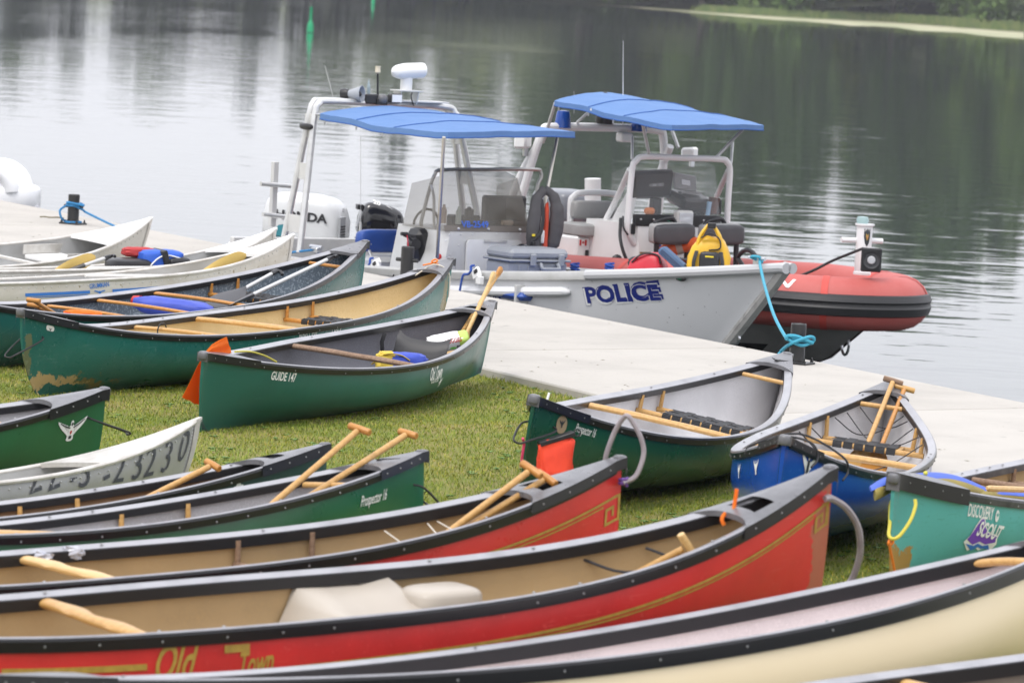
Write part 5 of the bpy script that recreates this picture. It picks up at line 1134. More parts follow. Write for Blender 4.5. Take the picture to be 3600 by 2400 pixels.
for k in (.30, .40, .455, .545, .60, .70):
    p = rcen(k); t = (rcen(k + .005) - rcen(k - .005)).normalized(); MB().tube([p + t * d for d in (-.03, .03)], TR + .004, 18, up=(0, 0, 1), caps=False).build('seam_tape', mat('red_tape', (.54, .06, .045), .6), RB)
def rfind(px, py):
    best = None
    for i in range(110):
        for j in range(24):
            k, a = i / 250, R(-10 + 5 * j); p = rtube(k, a); q = to_px(RF.M @ p); e = (q[0] - px) ** 2 + (q[1] - py) ** 2
            if best is None or e < best[0]: best = (e, k, a)
    return best[1:]
def rtube(k, a, off=.004):
    p = rcen(k); t = (rcen(min(1, k + .005)) - rcen(max(0, k - .005))).normalized(); n = V3((t.y, -t.x, 0)).normalized(); return p + (n * math.cos(a) + V3((0, 0, math.sin(a)))) * (TR + off)
k1, a1 = rfind(2838, 1026); a1 = max(R(32), min(R(60), a1)); k0, a0 = k1 - .046, a1
kl = (rtube(k1, a1) - rtube(k0, a0)).length
lettering('486ON', lambda x, y: rtube(k0 + (k1 - k0) * x / kl, a0 + (a1 - a0) * x / kl + y / TR), RB, white_print, size=.135, width=kl, shear=.25, bold=.02)
MB().box(rtube(.375, R(62), .02), (.5, .16, .02), (V3((1, -.1, 0)), V3((0, .5, -.5)), V3((0, .5, .5)))).build('step_pad', black_pl, RB)
def rhull(s, v, sd):
    s = max(0.0, min(1.0, s)); v = max(0.0, min(1.0, v))
    xe = 5.62 - 1.30 * (1 - v) ** 1.05; B = .92 * (1 - max(0, (s - .5) / .5) ** 2.6) + .02
    return V3((s * xe, sd * B * (v / .55 if v < .55 else 1 + .06 * (v - .55)), -.40 + .55 * v ** 1.0 / .55 * .75 if v < .55 else .0125 + (v - .55) * 1.10)) + V3((0, 0, .28 * s ** 5 * (1 - v)))
mb = MB(); mb.grid([[rhull(s_, v, -1) for v in (1, .85, .7, .55, .4, .2, 0)] + [rhull(s_, v, 1) for v in (.2, .4, .55, .7, .85, 1)] for s_ in [k / 30 for k in range(31)]]); mb.build('hull', mat('bare_hull', (.40, .40, .39), .45, .4, c2=(.33, .33, .32), vs=4), RB, smooth=20)
mb = MB(); mb.grid([[rhull(s_, v, -1) + V3((0, -.006, 0)) for v in (.70, .55, .3, .15, 0)] for s_ in [k / 30 for k in range(28)]]); mb.build('bottom_paint', black_pl, RB, smooth=30)
mb = MB(); mb.grid([[rhull(s_, v, sd) + V3((.02, sd * .01, 0)) for v, sd in ((.45, -1), (.2, -1), (0, -1), (.0, 1), (.2, 1), (.45, 1))] for s_ in (.87, .91, .95, 1.0)]); mb.build('keel_guard', gloss, RB, smooth=30)
mb = MB(); bolts(mb, [rhull(.40 + .55 * k / 16, .93, -1) + V3((0, -.006, 0)) for k in range(17)], .012); mb.build('rivets', rivet_m, RB, kind='stuff')
p = rhull(1, .72, 0); MB().tube([p + V3((.05 * math.cos(a) + .02, -.02, .09 * math.sin(a))) for a in [R(30 * k) for k in range(13)]], .013, 6).build('bow_eye', steel, RB)
MB().grid([[V3((x, -.65 if x < 4.6 else -.65 + (x - 4.6) * .6, .50)), V3((x, .65 if x < 4.6 else .65 - (x - 4.6) * .6, .50))] for x in (0, 1, 2, 3, 4, 4.6, 5.2, 5.6)]).build('floor', dark_in, RB)
# bow post with lamp and siren
pp = RF.side(3030, 965, 0); pt = RF.side(3032, 786, 0); MB().lathe([(.078, 0), (.078, .02), (.070, .03), (.070, (pt - pp).length - .02), (.086, (pt - pp).length - .015), (.086, (pt - pp).length), (0, (pt - pp).length)], pp, seg=20).build('bow_post', white_tube, RB)
MB().lathe([(.05, 0), (.056, .03), (.046, .06), (0, .065)], pt, seg=14).build('mast_lamp', mat('lamp_two_tone', (.30, .42, .42), .2), RB)
q = RF.side(3030, 845, 0); MB().tube([q + V3((-.05, -.19, 0)), q + V3((.05, .19, 0))], .024, 10).build('cross_bar', white_tube, RB)
q = RF.side(3032, 812, -.06); sv = lambda x, y: q + V3((.053, -.047, 0)) + V3((.66, .75, 0)) * x + V3((0, 0, y))
def curved(poly, off): return [pp + V3((math.cos(a) * (.070 + off), math.sin(a) * (.070 + off), h)) for a, h in poly]
hz = (pt - pp).length; sh = [(-1, 1), (-.35, .92), (0, 1), (.35, .92), (1, 1), (.95, .0), (.6, -.7), (0, -1.1), (-.6, -.7), (-.95, 0)]
for sc, m_, off in ((1.0, pd, .003), (.55, gold, .0045), (.30, pred, .006), (.14, white_print, .0075)):
    vs_ = curved([(R(-18) + x * .42 * sc, hz - .115 + y * .075 * sc) for x, y in sh], off); MB()._add(vs_ + [sum(vs_, Vector()) / len(vs_) + V3((.012, -.004, 0))], [(i, (i + 1) % 10, 10) for i in range(10)]).build('crest', m_, RB, smooth=0)
lettering('POLICE', lambda x, y: curved([(R(-18) - .36 + x / .070, hz - .066 + y)], .0045)[0], RB, white_print, size=.028, width=.05, bold=.01)
q = RF.side(3062, 912, -.12); ax_ = (V3((.80, -.60, 0)), V3((.60, .80, 0)), V3((0, 0, 1))); sp = MB().box(q, (.14, .17, .20), ax_, ch=.02).build('siren', white_gel, RB)
MB().box(q + ax_[0] * .07, (.03, .18, .21), ax_, ch=.012).build('bezel', black_pl, sp); MB().lathe([(.075, .02), (.06, .005), (.0, .0)], q + ax_[0] * .084, ax_[0], 20).build('cone', mat('cone_grey', (.06, .06, .065), .5), sp); MB().lathe([(.036, .02), (.03, .03), (0, .031)], q + ax_[0] * .084, ax_[0], 18).build('badge', mat('badge_grey', (.5, .5, .52), .35), sp)
MB().tube(spline([q + V3((-.06, -.05, .09)), RF.side(2930, 915, -.15), RF.side(2860, 950, -.25), RF.side(2790, 977, -.35), RF.side(2740, 985, -.45)], 6), .013, 8).build('cable', cordb, RB)
# console with hoop and windscreen
CX = 2.72
bw = lambda px, py, a=CX: RF.front(px, py, a)
b0, b1 = bw(2228, 770), bw(2535, 782); y0, y1 = b0.y, b1.y; zt = b0.z; zb = .46
con = MB(); rows = [[V3((CX - .75, y0 + .0, z)), V3((CX - .04, y0 - .0, z)), V3((CX + (.10 if z < .9 else 0), y0 + .05, z)), V3((CX + (.10 if z < .9 else 0), y1 - .05, z)), V3((CX - .04, y1, z)), V3((CX - .75, y1, z))] for z in (zb, zt - .05)]; con.grid(rows); con._add(rows[1], [tuple(range(6))]); rc = con.build('console', white_gel, RB, smooth=20)
MB().box((CX - .012, (y0 + y1) / 2, zt - .01), (.05, y1 - y0 - .02, .11)).build('black_band', black_pl, rc); mb = MB(); bolts(mb, [V3((CX + .016, y0 + .07 + k * (y1 - y0 - .14) / 6, zt)) for k in range(7)], .012); mb.build('screws', rivet_m, rc, kind='stuff')
wsr = MB(); A_ = [V3((CX, y0 + .06, zt + .04)), V3((CX, y1 - .02, zt + .04))]; zt2 = bw(2400, 585).z; B_ = [V3((CX - .12, y0 + .06, zt2)), V3((CX - .12, y1 - .02, zt2))]; wsr.grid([A_, B_, [p + V3((-.12, 0, .03)) for p in B_]]); wsr._add([A_[0], B_[0], B_[0] + V3((-.35, 0, -.1)), A_[0] + V3((-.45, 0, 0))], [(0, 1, 2, 3)]); wsr._add([A_[1], B_[1], B_[1] + V3((-.35, 0, -.1)), A_[1] + V3((-.45, 0, 0))], [(0, 1, 2, 3)]); wsr.build('windscreen', clear, RB, smooth=0)
hp = [bw(*p, CX - .02) for p in ((2231, 858), (2210, 820), (2207, 775), (2222, 600), (2236, 566), (2268, 551), (2400, 556), (2530, 560), (2556, 570), (2566, 600), (2560, 700), (2556, 795))]; MB().tube(spline(hp, 5), .030, 10).build('hoop', white_tube, RB)
sp_ = [bw(2214, 596, CX - .05), bw(2165, 705, CX - .5), bw(2128, 778, CX - .62), bw(2124, 815, CX - .62), bw(2148, 868, CX - .5)]; MB().tube(spline(sp_, 6), .028, 10).build('side_hoop', white_tube, RB)
sp2 = [bw(2560, 600, CX - .05), bw(2520, 690, CX - .55)]; MB().tube(sp2, .026, 10).build('side_hoop', white_tube, RB)
MB().prism([(0, 0), (.22, .42), (.26, .40), (.20, .02), (.06, -.12)], bw(2150, 772, CX - .40), (.25, .97, 0), (0, 0, 1), .012).build('side_panel', white_gel, RB)
lettering('Ottawa', flat_fn(bw(2310, 872, CX + .11), (0, 1, 0), (-.12, 0, 1), .01), rc, mat('violet_print', (.05, .05, .26), .5), size=.26, width=(bw(2500, 872).y - bw(2310, 872).y), shear=.3)
MB().tube([bw(2335 + 42 * math.cos(a), 828 - 55 * math.sin(a), CX + .10) for a in [R(60 + 12 * k) for k in range(16)]], [.002 + .008 * math.sin(math.pi * k / 15) for k in range(16)], 6).build('swirl_mark', mat('green_print', (.01, .30, .16), .5), rc)
MB().box(bw(2226, 805, CX + .02), (.02, .05, .10), ch=.01).build('vent', black_pl, rc); MB().box(bw(2268, 892, CX + .10), (.012, .12, .035)).build('hinge', mat('brass', (.32, .23, .12), .4, .5), rc); MB().lathe([(.05, 0), (.05, .015), (.03, .03), (0, .03)], bw(2168, 913, CX + .0), (1, -.4, 0), 16).build('socket', black_pl, rc)
p = bw(2402, 768, CX + .08); fl = MB().box(p, (.09, .19, .15), ch=.02).build('flood_light', mat('lamp_body', (.62, .61, .58), .45), RB); MB().box(p + V3((.046, 0, 0)), (.01, .155, .11)).build('lens', lamp_glass, fl)
a, b = bw(2215, 690, CX - .35), bw(2362, 605, CX - .35); mo = MB().box((CX - .35, (a.y + b.y) / 2, (a.z + b.z) / 2), (.09, b.y - a.y, b.z - a.z + .03), (V3((1, 0, -.2)), V3((0, 1, .06)), V3((.2, -.06, 1))), ch=.025).box((CX - .33, (a.y + b.y) / 2 + .05, a.z - .14), (.07, .10, .26)).build('chart_plotter', black_pl, RB); lettering('HUMMINBIRD', flat_fn(V3((CX - .298, a.y + .17, (a.z + b.z) / 2 - .02)), (0, 1, .06), (.2, -.06, 1), .012), mo, mat('print_grey', (.45, .45, .46), .5), size=.045, width=.165, bold=.01)
a, b = bw(2362, 672, CX - .30), bw(2452, 612, CX - .30); lp = MB().box((CX - .30, (a.y + b.y) / 2, (a.z + b.z) / 2), (.03, (b.y - a.y) * .95, b.z - a.z), (V3((1, 0, .35)), V3((0, 1, -.12)), V3((-.35, .12, 1))), ch=.012).build('laptop_lid', mat('laptop_grey', (.20, .20, .20), .45), RB); MB().box((CX - .284, (a.y + b.y) / 2, (a.z + b.z) / 2 - .0), (.012, .10, .05), (V3((1, 0, .35)), V3((0, 1, -.12)), V3((-.35, .12, 1)))).build('badge', mat('badge_grey', (.5, .5, .52), .35), lp)
c0 = bw(2418, 705, CX - .28); MB().box(c0 + V3((0, .02, 0)), (.30, .36, .12), (V3((1, 0, -.25)), V3((0, 1, -.05)), V3((.25, 0, 1))), ch=.03).box(c0 + V3((0, .05, -.13)), (.16, .22, .12)).box(c0 + V3((0, .28, -.05)), (.18, .13, .15)).build('laptop_dock', black_pl, RB); MB().box(c0 + V3((.03, 0, .075)), (.06, .24, .02)).build('dock_bar', mat('laptop_grey', (.20, .20, .20), .45), RB)
for (nm, px, py, w, h, m_, lab) in (('coffee_cup', 2508, 722, .11, .15, mat('cup_brown', (.10, .045, .035), .5), 'brown paper coffee cup standing behind the clear windscreen'), ('bottle', 2491, 735, .055, .14, mat('bottle_blue', (.35, .55, .75), .25), 'small blue bottle beside the brown coffee cup')):
    p = bw(px, py, CX - .12); o = MB().lathe([(0, -h / 2), (w * .36, -h / 2), (w * .48, h * .38), (w * .52, h * .40), (w * .52, h * .48), (w * .3, h * .5), (0, h * .5)], seg=14).build(nm, m_); o.matrix_world = RF.M @ Matrix.Translation(p) @ Matrix.Rotation(R(-8), 4, 'X'); tag(o, lab, 'cup' if 'cup' in nm else 'bottle')
p = bw(2283, 742, CX - .08); o = MB().blob((0, 0, 0), (.06, .11, .07), e=(.7, .7), nu=12, nv=8).build('whistle', mat('orange_plastic', (.62, .17, .02), .45)); o.matrix_world = RF.M @ Matrix.Translation(p); tag(o, 'orange object on the ledge under the clear windscreen', 'marker')
# backrests, hose, seats
for (pc, cx) in (((2367, 823), 0), ((2541, 826), 0)):
    a = 3.12; c0 = RF.front(*pc, a); w = RF.front(pc[0] + 70, pc[1], a).y - RF.front(pc[0] - 70, pc[1], a).y; h = .19
    bk = bpy.data.objects.new('backrest', None); col.objects.link(bk); bk.parent = RB; bk.location = c0; bk.rotation_euler = (R(2), 0, 0)
    MB().blob((0, 0, 0), (.13, w, h), e=(.4, .45), nu=26, nv=12).build('cushion', char_vin, bk); MB().blob((-.035, -.012, .01), (.10, w, h * 1.02), e=(.3, .4), nu=26, nv=12).build('cushion_rim', grey_vin, bk)
    for sd in (-1, 1): MB().tube([V3((-.02, sd * w * .38, -.02)), V3((-.03, sd * w * .38 + .01, -.50))], .026, 8).build('post', black_pl, bk)
    MB().tube(spline([V3((-.03, -w * .42, .05)), V3((-.03, -w * .38, .12)), V3((-.03, -w * .1, .145)), V3((-.03, w * .02, .14)), V3((-.03, w * .1, .09))], 4), .022, 8).build('grab_loop', black_pl, bk)
MB().tube(spline([bw(2182, 770, CX - .2), bw(2180, 830, CX + .05), bw(2190, 880, CX + .12), bw(2208, 925, CX + .14), bw(2213, 940, CX + .14)], 6), .016, 8).build('hose', cordb, RB)
MB().tube(spline([bw(2190, 762, CX - .15), bw(2192, 800, CX + .05), bw(2208, 826, CX + .08)], 5), .010, 6).build('hose', cordb, RB)
a, b = RF.front(2008, 769, 1.75), RF.front(2166, 707, 1.75); MB().blob((a + b) / 2, (.12, b.y - a.y, b.z - a.z), e=(.3, .35), nu=24, nv=10).build('seat_back', grey_vin, RB)
fr2 = [RF.front(*p, 1.70) for p in ((2005, 868), (2006, 720), (2018, 690), (2045, 678), (2120, 678), (2180, 684))]; MB().tube(spline(fr2, 5), .030, 10).build('seat_frame', white_tube, RB)
a, b = RF.front(2024, 828, 2.0), RF.front(2160, 790, 2.0); MB().blob((a + b) / 2 + V3((-.1, 0, 0)), (.42, b.y - a.y, b.z - a.z + .02), e=(.35, .3), nu=24, nv=10).build('seat_cushion', grey_vin, RB)
c_, d_ = RF.front(2018, 932, 2.0), RF.front(2150, 832, 2.0); bx = MB().box(((1.82), (c_.y + d_.y) / 2, (zb + d_.z) / 2), (.42, d_.y - c_.y + .02, d_.z - zb), ch=.02).build('seat_locker', white_gel, RB)
fp = RF.front(2050, 853, 2.04); fl_ = MB()
for y, m_ in ((-.030, 0), (.030, 0)): fl_.box(fp + V3((.0, y, 0)), (.004, .022, .055))
fl_.build('flag_bar', pred, bx, smooth=0); MB().prism([(x * .018, y * .018) for x, y in ((0, 1), (.25, .5), (.6, .6), (.5, .1), (.9, 0), (.4, -.4), (.1, -.35), (.05, -.9), (-.05, -.9), (-.1, -.35), (-.4, -.4), (-.9, 0), (-.5, .1), (-.6, .6), (-.25, .5))], fp, (0, 1, 0), (0, 0, 1), .003).build('leaf_mark', pred, bx, smooth=0); MB().box(fp + V3((-.004, 0, 0)), (.004, .08, .057)).build('flag_field', white_print, bx, smooth=0)
MB().box(RF.front(2063, 894, 2.04), (.012, .04, .08), ch=.008).build('vent', black_pl, bx); MB().box(RF.front(2103, 882, 2.04), (.012, .03, .06)).build('latch', steel, bx)
p = RF.front(2128, 785, 1.9); MB().blob(p, (.14, .22, .06), e=(.7, .7), nu=14, nv=8, amp=.2).build('seat_strap', black_pl, RB)
# stern motor, arch, beacons
p = RF.front(1985, 760, -.2); om = bpy.data.objects.new('outboard_motor', None); col.objects.link(om); om.parent = RB; om.location = p; MB().blob((0, 0, .10), (.60, .52, .34), e=(.4, .4), nu=24, nv=12).build('cowl', mat('cowl_grey', (.16, .17, .19), .3), om); MB().box((0, 0, -.18), (.45, .42, .40)).build('midsection', black_pl, om)
AX = RF.side(1908, 443, -.80).x; ar = lambda px, py, d=0: RF.front(px, py, AX + d)
yS, yP = -.80, .70; zA = RF.side(1920, 447, -.8).z
pts = [V3((AX - .35, yS - .10, .75)), V3((AX - .12, yS - .05, zA - .45)), V3((AX, yS, zA - .06)), V3((AX, yS + .12, zA)), V3((AX - .02, 0, zA + .01)), V3((AX - .10, yP - .12, zA)), V3((AX - .12, yP, zA - .07)), V3((AX - .16, yP + .05, zA - .45)), V3((AX - .35, yP + .12, .75))]; MB().tube(spline(pts, 7), .040, 10).build('arch_tube', white_tube, RB)
for sd, yy in ((-1, yS), (1, yP)): MB().tube(spline([V3((AX - .02, yy + sd * .02, zA - .15)), V3((AX - .25, yy + sd * .06, zA - .5)), V3((AX - .55, yy + sd * .12, .75))], 5), .036, 10).build('arch_leg', white_tube, RB)
for (px, py, w, m_) in ((1978, 424, .16, mat('beacon_blue', (.01, .06, .30), .15)), (2246, 436, .16, mat('beacon_blue', (.01, .06, .30), .15)), (2126, 412, .17, mat('beacon_clear', (.35, .37, .38), .12))):
    p = ar(px, py + 18); MB().lathe([(0, .145), (w * .36, .14), (w * .42, .10), (w * .48, .02), (w * .48, .0), (w * .5, -.02), (0, -.02)], p, seg=20).build('beacon', m_, RB)
MB().lathe([(.088, .07), (.09, .0), (.085, -.02)], ar(2126, 428), seg=20).build('beacon_base', black_pl, RB)
p = ar(2195, 483); MB().box(p, (.12, .13, .09), ch=.015).build('loud_hailer', white_gel, RB)
for (px, py, yy) in ((1838, 500, 0), (2424, 540, 0)):
    p = ar(px, py, -.1); fl = MB().box(p, (.13, .15, .12), (V3((.8, .5, .1)), V3((-.5, .8, 0)), V3((0, 0, 1))), ch=.02).build('flood_light', white_gel, RB); MB().box(p + V3((-.02, .05, -.09)), (.03, .05, .08)).build('bracket', steel, fl)
cA, cB, cC, cD = RF.side(1942, 352, -.90), RF.side(2300, 432, -.90), RF.side(2718, 446, .78), RF.side(2335, 350, .78); cB = V3((cA.x + 1.85, -.88, cA.z - .10)); cC = RF.side(2716, 445, .80); cD = V3((cC.x - 1.85, .80, cC.z + .10)); cA = RF.side(1942, 354, -.88); cB = RF.side(2345, 446, -.88)
canopy('sunshade', (cA, cB, cC, cD), RB, blue_cloth, crown=.10, sag=-.02, val=.045)
for a, b, r_ in ((cA + V3((.02, .02, -.02)), V3((AX + .02, yS, zA - .15)), .016), (cB.lerp(cA, .25) + V3((0, .06, -.03)), bw(2282, 543, CX - .03), .016), (bw(2223, 482, CX - .2), bw(2222, 560, CX - .1), .013), (cC + V3((-.30, -.10, -.03)), bw(2520, 552, CX - .03), .016), (bw(2576, 500, CX - .2), bw(2570, 575, CX - .06), .013), (cD + V3((.15, -.02, -.02)), ar(2385, 520), .016), (cA.lerp(cB, .35), ar(2030, 430), .013)):
    MB().tube([a, b], r_, 8).build('shade_strut', alu_tube, RB)
MB().tube([ar(2190, 440), ar(2191, 143)], [.006, .0025], 5).build('whip_antenna', mat('whip_white', (.62, .62, .60), .5), RB); MB().tube([ar(2018, 400), ar(2018, 322)], .002, 4).build('whip_antenna', mat('whip_white', (.62, .62, .60), .5), RB)
p = ar(2127, 334); MB().blob(p, (.06, .07, .06), e=(1, 1), nu=12, nv=8).tube([p, ar(2105, 352)], .012, 6).build('mast_camera', black_pl, RB)
MB().tube([ar(2084, 760, -.9), ar(2084, 628, -.9)], .08, 14).build('tow_post', mat('post_pale', (.68, .68, .68), .5), RB)
for (px, py) in ((2452, 925), (2627, 930)):
    p = RF.side(px, py, -.55); MB().tube([p + V3((-.06 + .0, 0, -.02))] + [p + V3((-.15 * math.cos(a), 0, .13 * math.sin(a))) for a in [R(20 * k) for k in range(1, 9)]] + [p + V3((.15, 0, -.03))], .022, 8).build('bow_handle', black_pl, RB)

# ================================================================== DOCK FITTINGS, ROPES, PADDLES AND LOOSE THINGS
DZ = 0.06
boll_m = mat('bollard_black', (0.018, 0.018, 0.019), .35, c2=(.035, .033, .03), vs=9, vlo=.5, vhi=.8)
def bollard(px, py, label, h=.29, rz=0.0):
    p = at_z(px, py, DZ); root = empty('bollard', Matrix.Translation(p) @ Matrix.Rotation(rz, 4, 'Z'), label, 'bollard', 'black bollards along the dock')
    MB().lathe([(.056, .01), (.056, h - .006), (.051, h), (.049, h - .004), (0, h - .004)], seg=24).build('post', boll_m, root)
    MB().box((0, 0, .008), (.22, .17, .016), ch=.004).build('base_plate', boll_m, root)
    MB().tube([(-.105, 0, h * .60), (.105, 0, h * .60)], .017, 12).build('cross_pin', boll_m, root)
    for x, y in ((-.09, -.065), (.09, -.065), (.09, .065), (-.09, .065)): MB().lathe([(.013, 0), (.013, .012), (.007, .012), (.007, .03), (0, .03)], (x, y, .016), seg=6).build('bolt', boll_m, root)
    return p
bp1 = bollard(256, 788, 'black steel bollard at the left with blue rope wound round it', rz=-.5)
bp2 = bollard(1428, 985, 'short black bollard behind the straw lined canoe, no rope on it', rz=-.5)
bp3 = bollard(2800, 1278, 'black steel bollard at the right with teal rope hitched round it', rz=-.5)
rope_b = mat('blue_rope', (0.025, 0.20, 0.42), .75, c2=(.02, .14, .33), vs=60); rope_t = mat('teal_rope', (0.05, 0.34, 0.46), .75, c2=(.04, .26, .38), vs=60); rope_n = mat('navy_rope', (0.02, 0.07, 0.33), .75)
def coil(c, r, z0, z1, turns, ph=0, n=18, rx=0.0): return [c + V3((math.cos(2 * math.pi * (k / n) * turns + ph) * (r + rx * math.sin(k)), math.sin(2 * math.pi * (k / n) * turns + ph) * (r + rx * math.sin(k)), z0 + (z1 - z0) * k / n)) for k in range(n + 1)]
pend = PF.M @ (aS + V3((.2, .0, .04)))
P = coil(bp1, .078, .018, .026, 1.1, 2.0) + [bp1 + V3((-.10, -.07, .05)), bp1 + V3((-.125, -.06, .13))] + coil(bp1, .070, .18, .205, 1.5, 3.4, 16, .004) + [bp1 + V3((.10, -.07, .19)), bp1 + V3((-.06, -.075, .215)), bp1 + V3((.09, -.05, .15))]
e0 = bp1 + V3((.11, -.03, .13)); P += [e0.lerp(pend, f) - V3((0, 0, .34 * math.sin(math.pi * f) * .6)) for f in (0.02, .2, .4, .6, .8, 1.0)]
rope('mooring_line', 'blue mooring line from the left bollard to the stern of the grey police boat', 'rope', P, .011, rope_b, 'mooring lines', n=4)
cl = PF.M @ PF.side(2660, 925, -.12)
P = [cl + V3((.05, 0, .01)), cl + V3((-.05, -.03, .05)), cl + V3((.02, -.05, .05)), at_y(2672, 930, cl.y - .12), at_y(2690, 1010, cl.y - .9), at_y(2722, 1110, bp3.y + 1.2), at_y(2762, 1185, bp3.y + .05)] + [bp3 + V3((-.085, -.06, .19))] + coil(bp3, .073, .19, .165, 1.6, 3.6, 16, .004) + [bp3 + V3((.10, -.07, .16)), bp3 + V3((-.02, -.085, .205)), bp3 + V3((-.09, -.05, .19)), bp3 + V3((.02, -.088, .14)), bp3 + V3((.11, -.05, .175)), bp3 + V3((.08, -.08, .205)), bp3 + V3((-.05, -.085, .15)), at_z(2745, 1235, .12), at_z(2728, 1268, .075), at_z(2700, 1285, .075)]
rope('mooring_line', 'teal mooring line from the grey bow down to the right bollard', 'rope', P, .0125, rope_t, 'mooring lines', n=5)
def fender_clip(px, py, label, teal=False):
    M = PF.M @ Matrix.Translation(PF.side(px, py, -1.04)); root = empty('fender_clip', M, label, 'fender clip', 'white fender clips on the boat rail')
    MB().box((0, 0, 0), (.11, .05, .11), (V3((.8, 0, .45)), V3((0, 1, 0)), V3((-.45, 0, .8))), ch=.02).box((.05, 0, -.05), (.07, .045, .07)).build('clip', white_gel, root)
    MB().box((.02, -.028, .025), (.05, .008, .03), (V3((.8, 0, .45)), V3((0, 1, 0)), V3((-.45, 0, .8)))).build('window', black_pl, root)
    MB().tube(spline([(-.03, -.01, .07), (-.06, -.02, .06), (-.05, -.03, .02), (-.09, -.03, -.01), (-.15, -.04, -.03), (-.17, -.05, -.16)], 5), .011, 6).build('lanyard', rope_n, root)
fender_clip(1676, 963, 'white fender clip with a blue lanyard hanging over the rail beside the grey case'); fender_clip(1320, 936, 'white fender clip with a blue lanyard left of the ropeless bollard')
for (px, py, lab) in ((2020, 945, 'blue lashing on the far rail of the grey boat, left of the red bag'), (2142, 945, 'blue lashing on the far rail right beside the red bag')):
    p = PF.M @ PF.side(px, py, .92); tag(MB().tube(coil(p, .035, .05, -.02, 2.5, 0, 22), .012, 6).tube([p + V3((.01, -.04, .0)), p + V3((.02, -.05, -.10))], .010, 6).tube([p + V3((.04, -.03, .0)), p + V3((.06, -.03, -.09))], .010, 6).build('lashing', rope_n, loc=p), lab, 'rope', 'blue lashings on the boat rail')
    
# ---- buoys and the pedal boat
bg_m = mat('buoy_green', (0.010, 0.36, 0.15), .45)
def buoy(px, py, label):
    p = at_z(px, py, WZ); k = p.y / 203.0; root = empty('buoy', p, label, 'buoy', 'green channel buoys')
    MB().lathe([(.02, -.5), (.15, -.45), (.155, .25), (.14, .38), (.07, .55), (.062, .6)], seg=16).build('float', bg_m, root); MB().lathe([(.062, .55), (.06, 1.1), (.068, 1.12), (.068, 1.2), (0, 1.2)], seg=14).build('mast', bg_m, root)
    MB().lathe([(.16, -.02), (.165, .0), (.16, .03)], seg=16).build('water_band', mat('buoy_wet', (.005, .12, .06), .3), root)
buoy(1090, 116, 'green channel buoy afloat beyond the sunshades, whole in view'); buoy(1311, 18, 'green channel buoy farther off, cut by the top edge')
p = at_z(60, 745, WZ)
root = empty('pedal_boat', Matrix.Translation(V3((p.x, p.y, WZ))) @ Matrix.Rotation(R(-8), 4, 'Z') @ Matrix.Scale(.62, 4), 'white moulded pedal boat behind the dock at the left edge', 'boat')
def ph_(q): x, y, z = q; return [x, y * (1 - .15 * abs(x) ** 3), z + .12 * x * x]
wg = mat('pedal_white', (.82, .82, .83), .3)
MB().blob((-.75, 0, .26), (2.35, 1.45, .62), e=(.4, .45), nu=40, nv=14, fn=ph_).build('hull', wg, root, smooth=60)
def arc(r, z, n=22): return [V3((-.05 - .46 + math.cos(R(180 - 8.5 * k)) * r * 1.1, 0, z + math.sin(R(180 - 8.5 * k)) * r)) for k in range(n)]
for y in (-.55, .55): MB().tube([p_ + V3((0, y, 0)) for p_ in arc(.47, .42)], [.17] * 22, 14).build('side_arch', wg, root)
MB().blob((-.5, 0, .48), (.5, .9, .35), e=(.5, .5), nu=20, nv=10).build('seat', mat('pedal_grey', (.55, .55, .57), .5), root); MB().tube([(.30, -.45, .10), (.42, 0, .12), (.30, .45, .10)], .05, 10).build('bumper', mat('pedal_grey', (.55, .55, .57), .5), root)
MB().tube([V3((-.62 + .17 * math.cos(a), -.60, .62 + .2 * math.sin(a))) for a in [R(20 * k) for k in range(18)]], .02, 6, closed=True).build('wheel_ring', mat('pedal_grey', (.55, .55, .57), .5), root)

# ---- paddles
def pad_pts(c, label, g, gb, t, **k): return paddle(label, c.M @ c.fr.side(*g, gb), c.M @ V3(t), **k)
c2 = C['pro2']; gxw = lambda c: c.M.to_3x3() @ V3((1, 0, 0))
gA = 'T grip paddles leaning out of the canoes'
paddle_in(c2, 'left amber T grip paddle of the two in the leaf green canoe', (1264, 1508), (975, 1756), m=ash, grip_m=amber, gx=(1, -.05, .10), group=gA, wide=.115)
paddle_in(c2, 'right amber T grip paddle of the two in the leaf green canoe', (1434, 1524), (1141, 1710), m=ash, grip_m=amber, gx=(1, -.05, .10), group=gA, wide=.10)
paddle_in(C['dark'], 'lone wooden paddle with its T grip over the dark green canoe', (748, 1634), (557, 1730), m=ash, grip_m=amber, gx=(1, -.05, .10), group=gA, wide=.10)
paddle_in(C['red1'], 'upper of the two T grip paddles crossing the deck of the red canoe', (1868, 1650), (1595, 1856), m=ash, grip_m=amber, gx=(1, -.05, .10), group=gA, wide=.115)
paddle_in(C['red1'], 'lower of the two T grip paddles crossing the deck of the red canoe', (1922, 1680), (1669, 1836), m=ash, grip_m=amber, gx=(1, -.05, .10), group=gA, wide=.115)
paddle_in(C['red2'], 'wooden paddle lying deep in the nearest red canoe, pale T grip by its lacing', (2418, 1920), (2277, 1994), m=ash, grip_m=pine, gx=(1, 0, 0), group=gA, wide=.12)
blue_pad = lambda label, g, t, **k: paddle(label, C['blue'].M @ C['blue'].fr.front(*g, 2.28), C['blue'].M @ C['blue'].fr.front(*t, 1.30), **k)
blue_pad('pale shafted T grip paddle standing in the blue canoe with a weathered handle', (3140, 1339), (3006, 1668), blade=(.36, .15), m=ash, grip_m=oldwood, gx=(1, 0, -.15), group=gA, wide=.115)
blue_pad('darker T grip paddle standing in the blue canoe with a bright handle', (3180, 1365), (3056, 1676), blade=(.36, .15), m=amber, grip_m=ash, gx=(1, 0, -.12), group=gA, wide=.12)
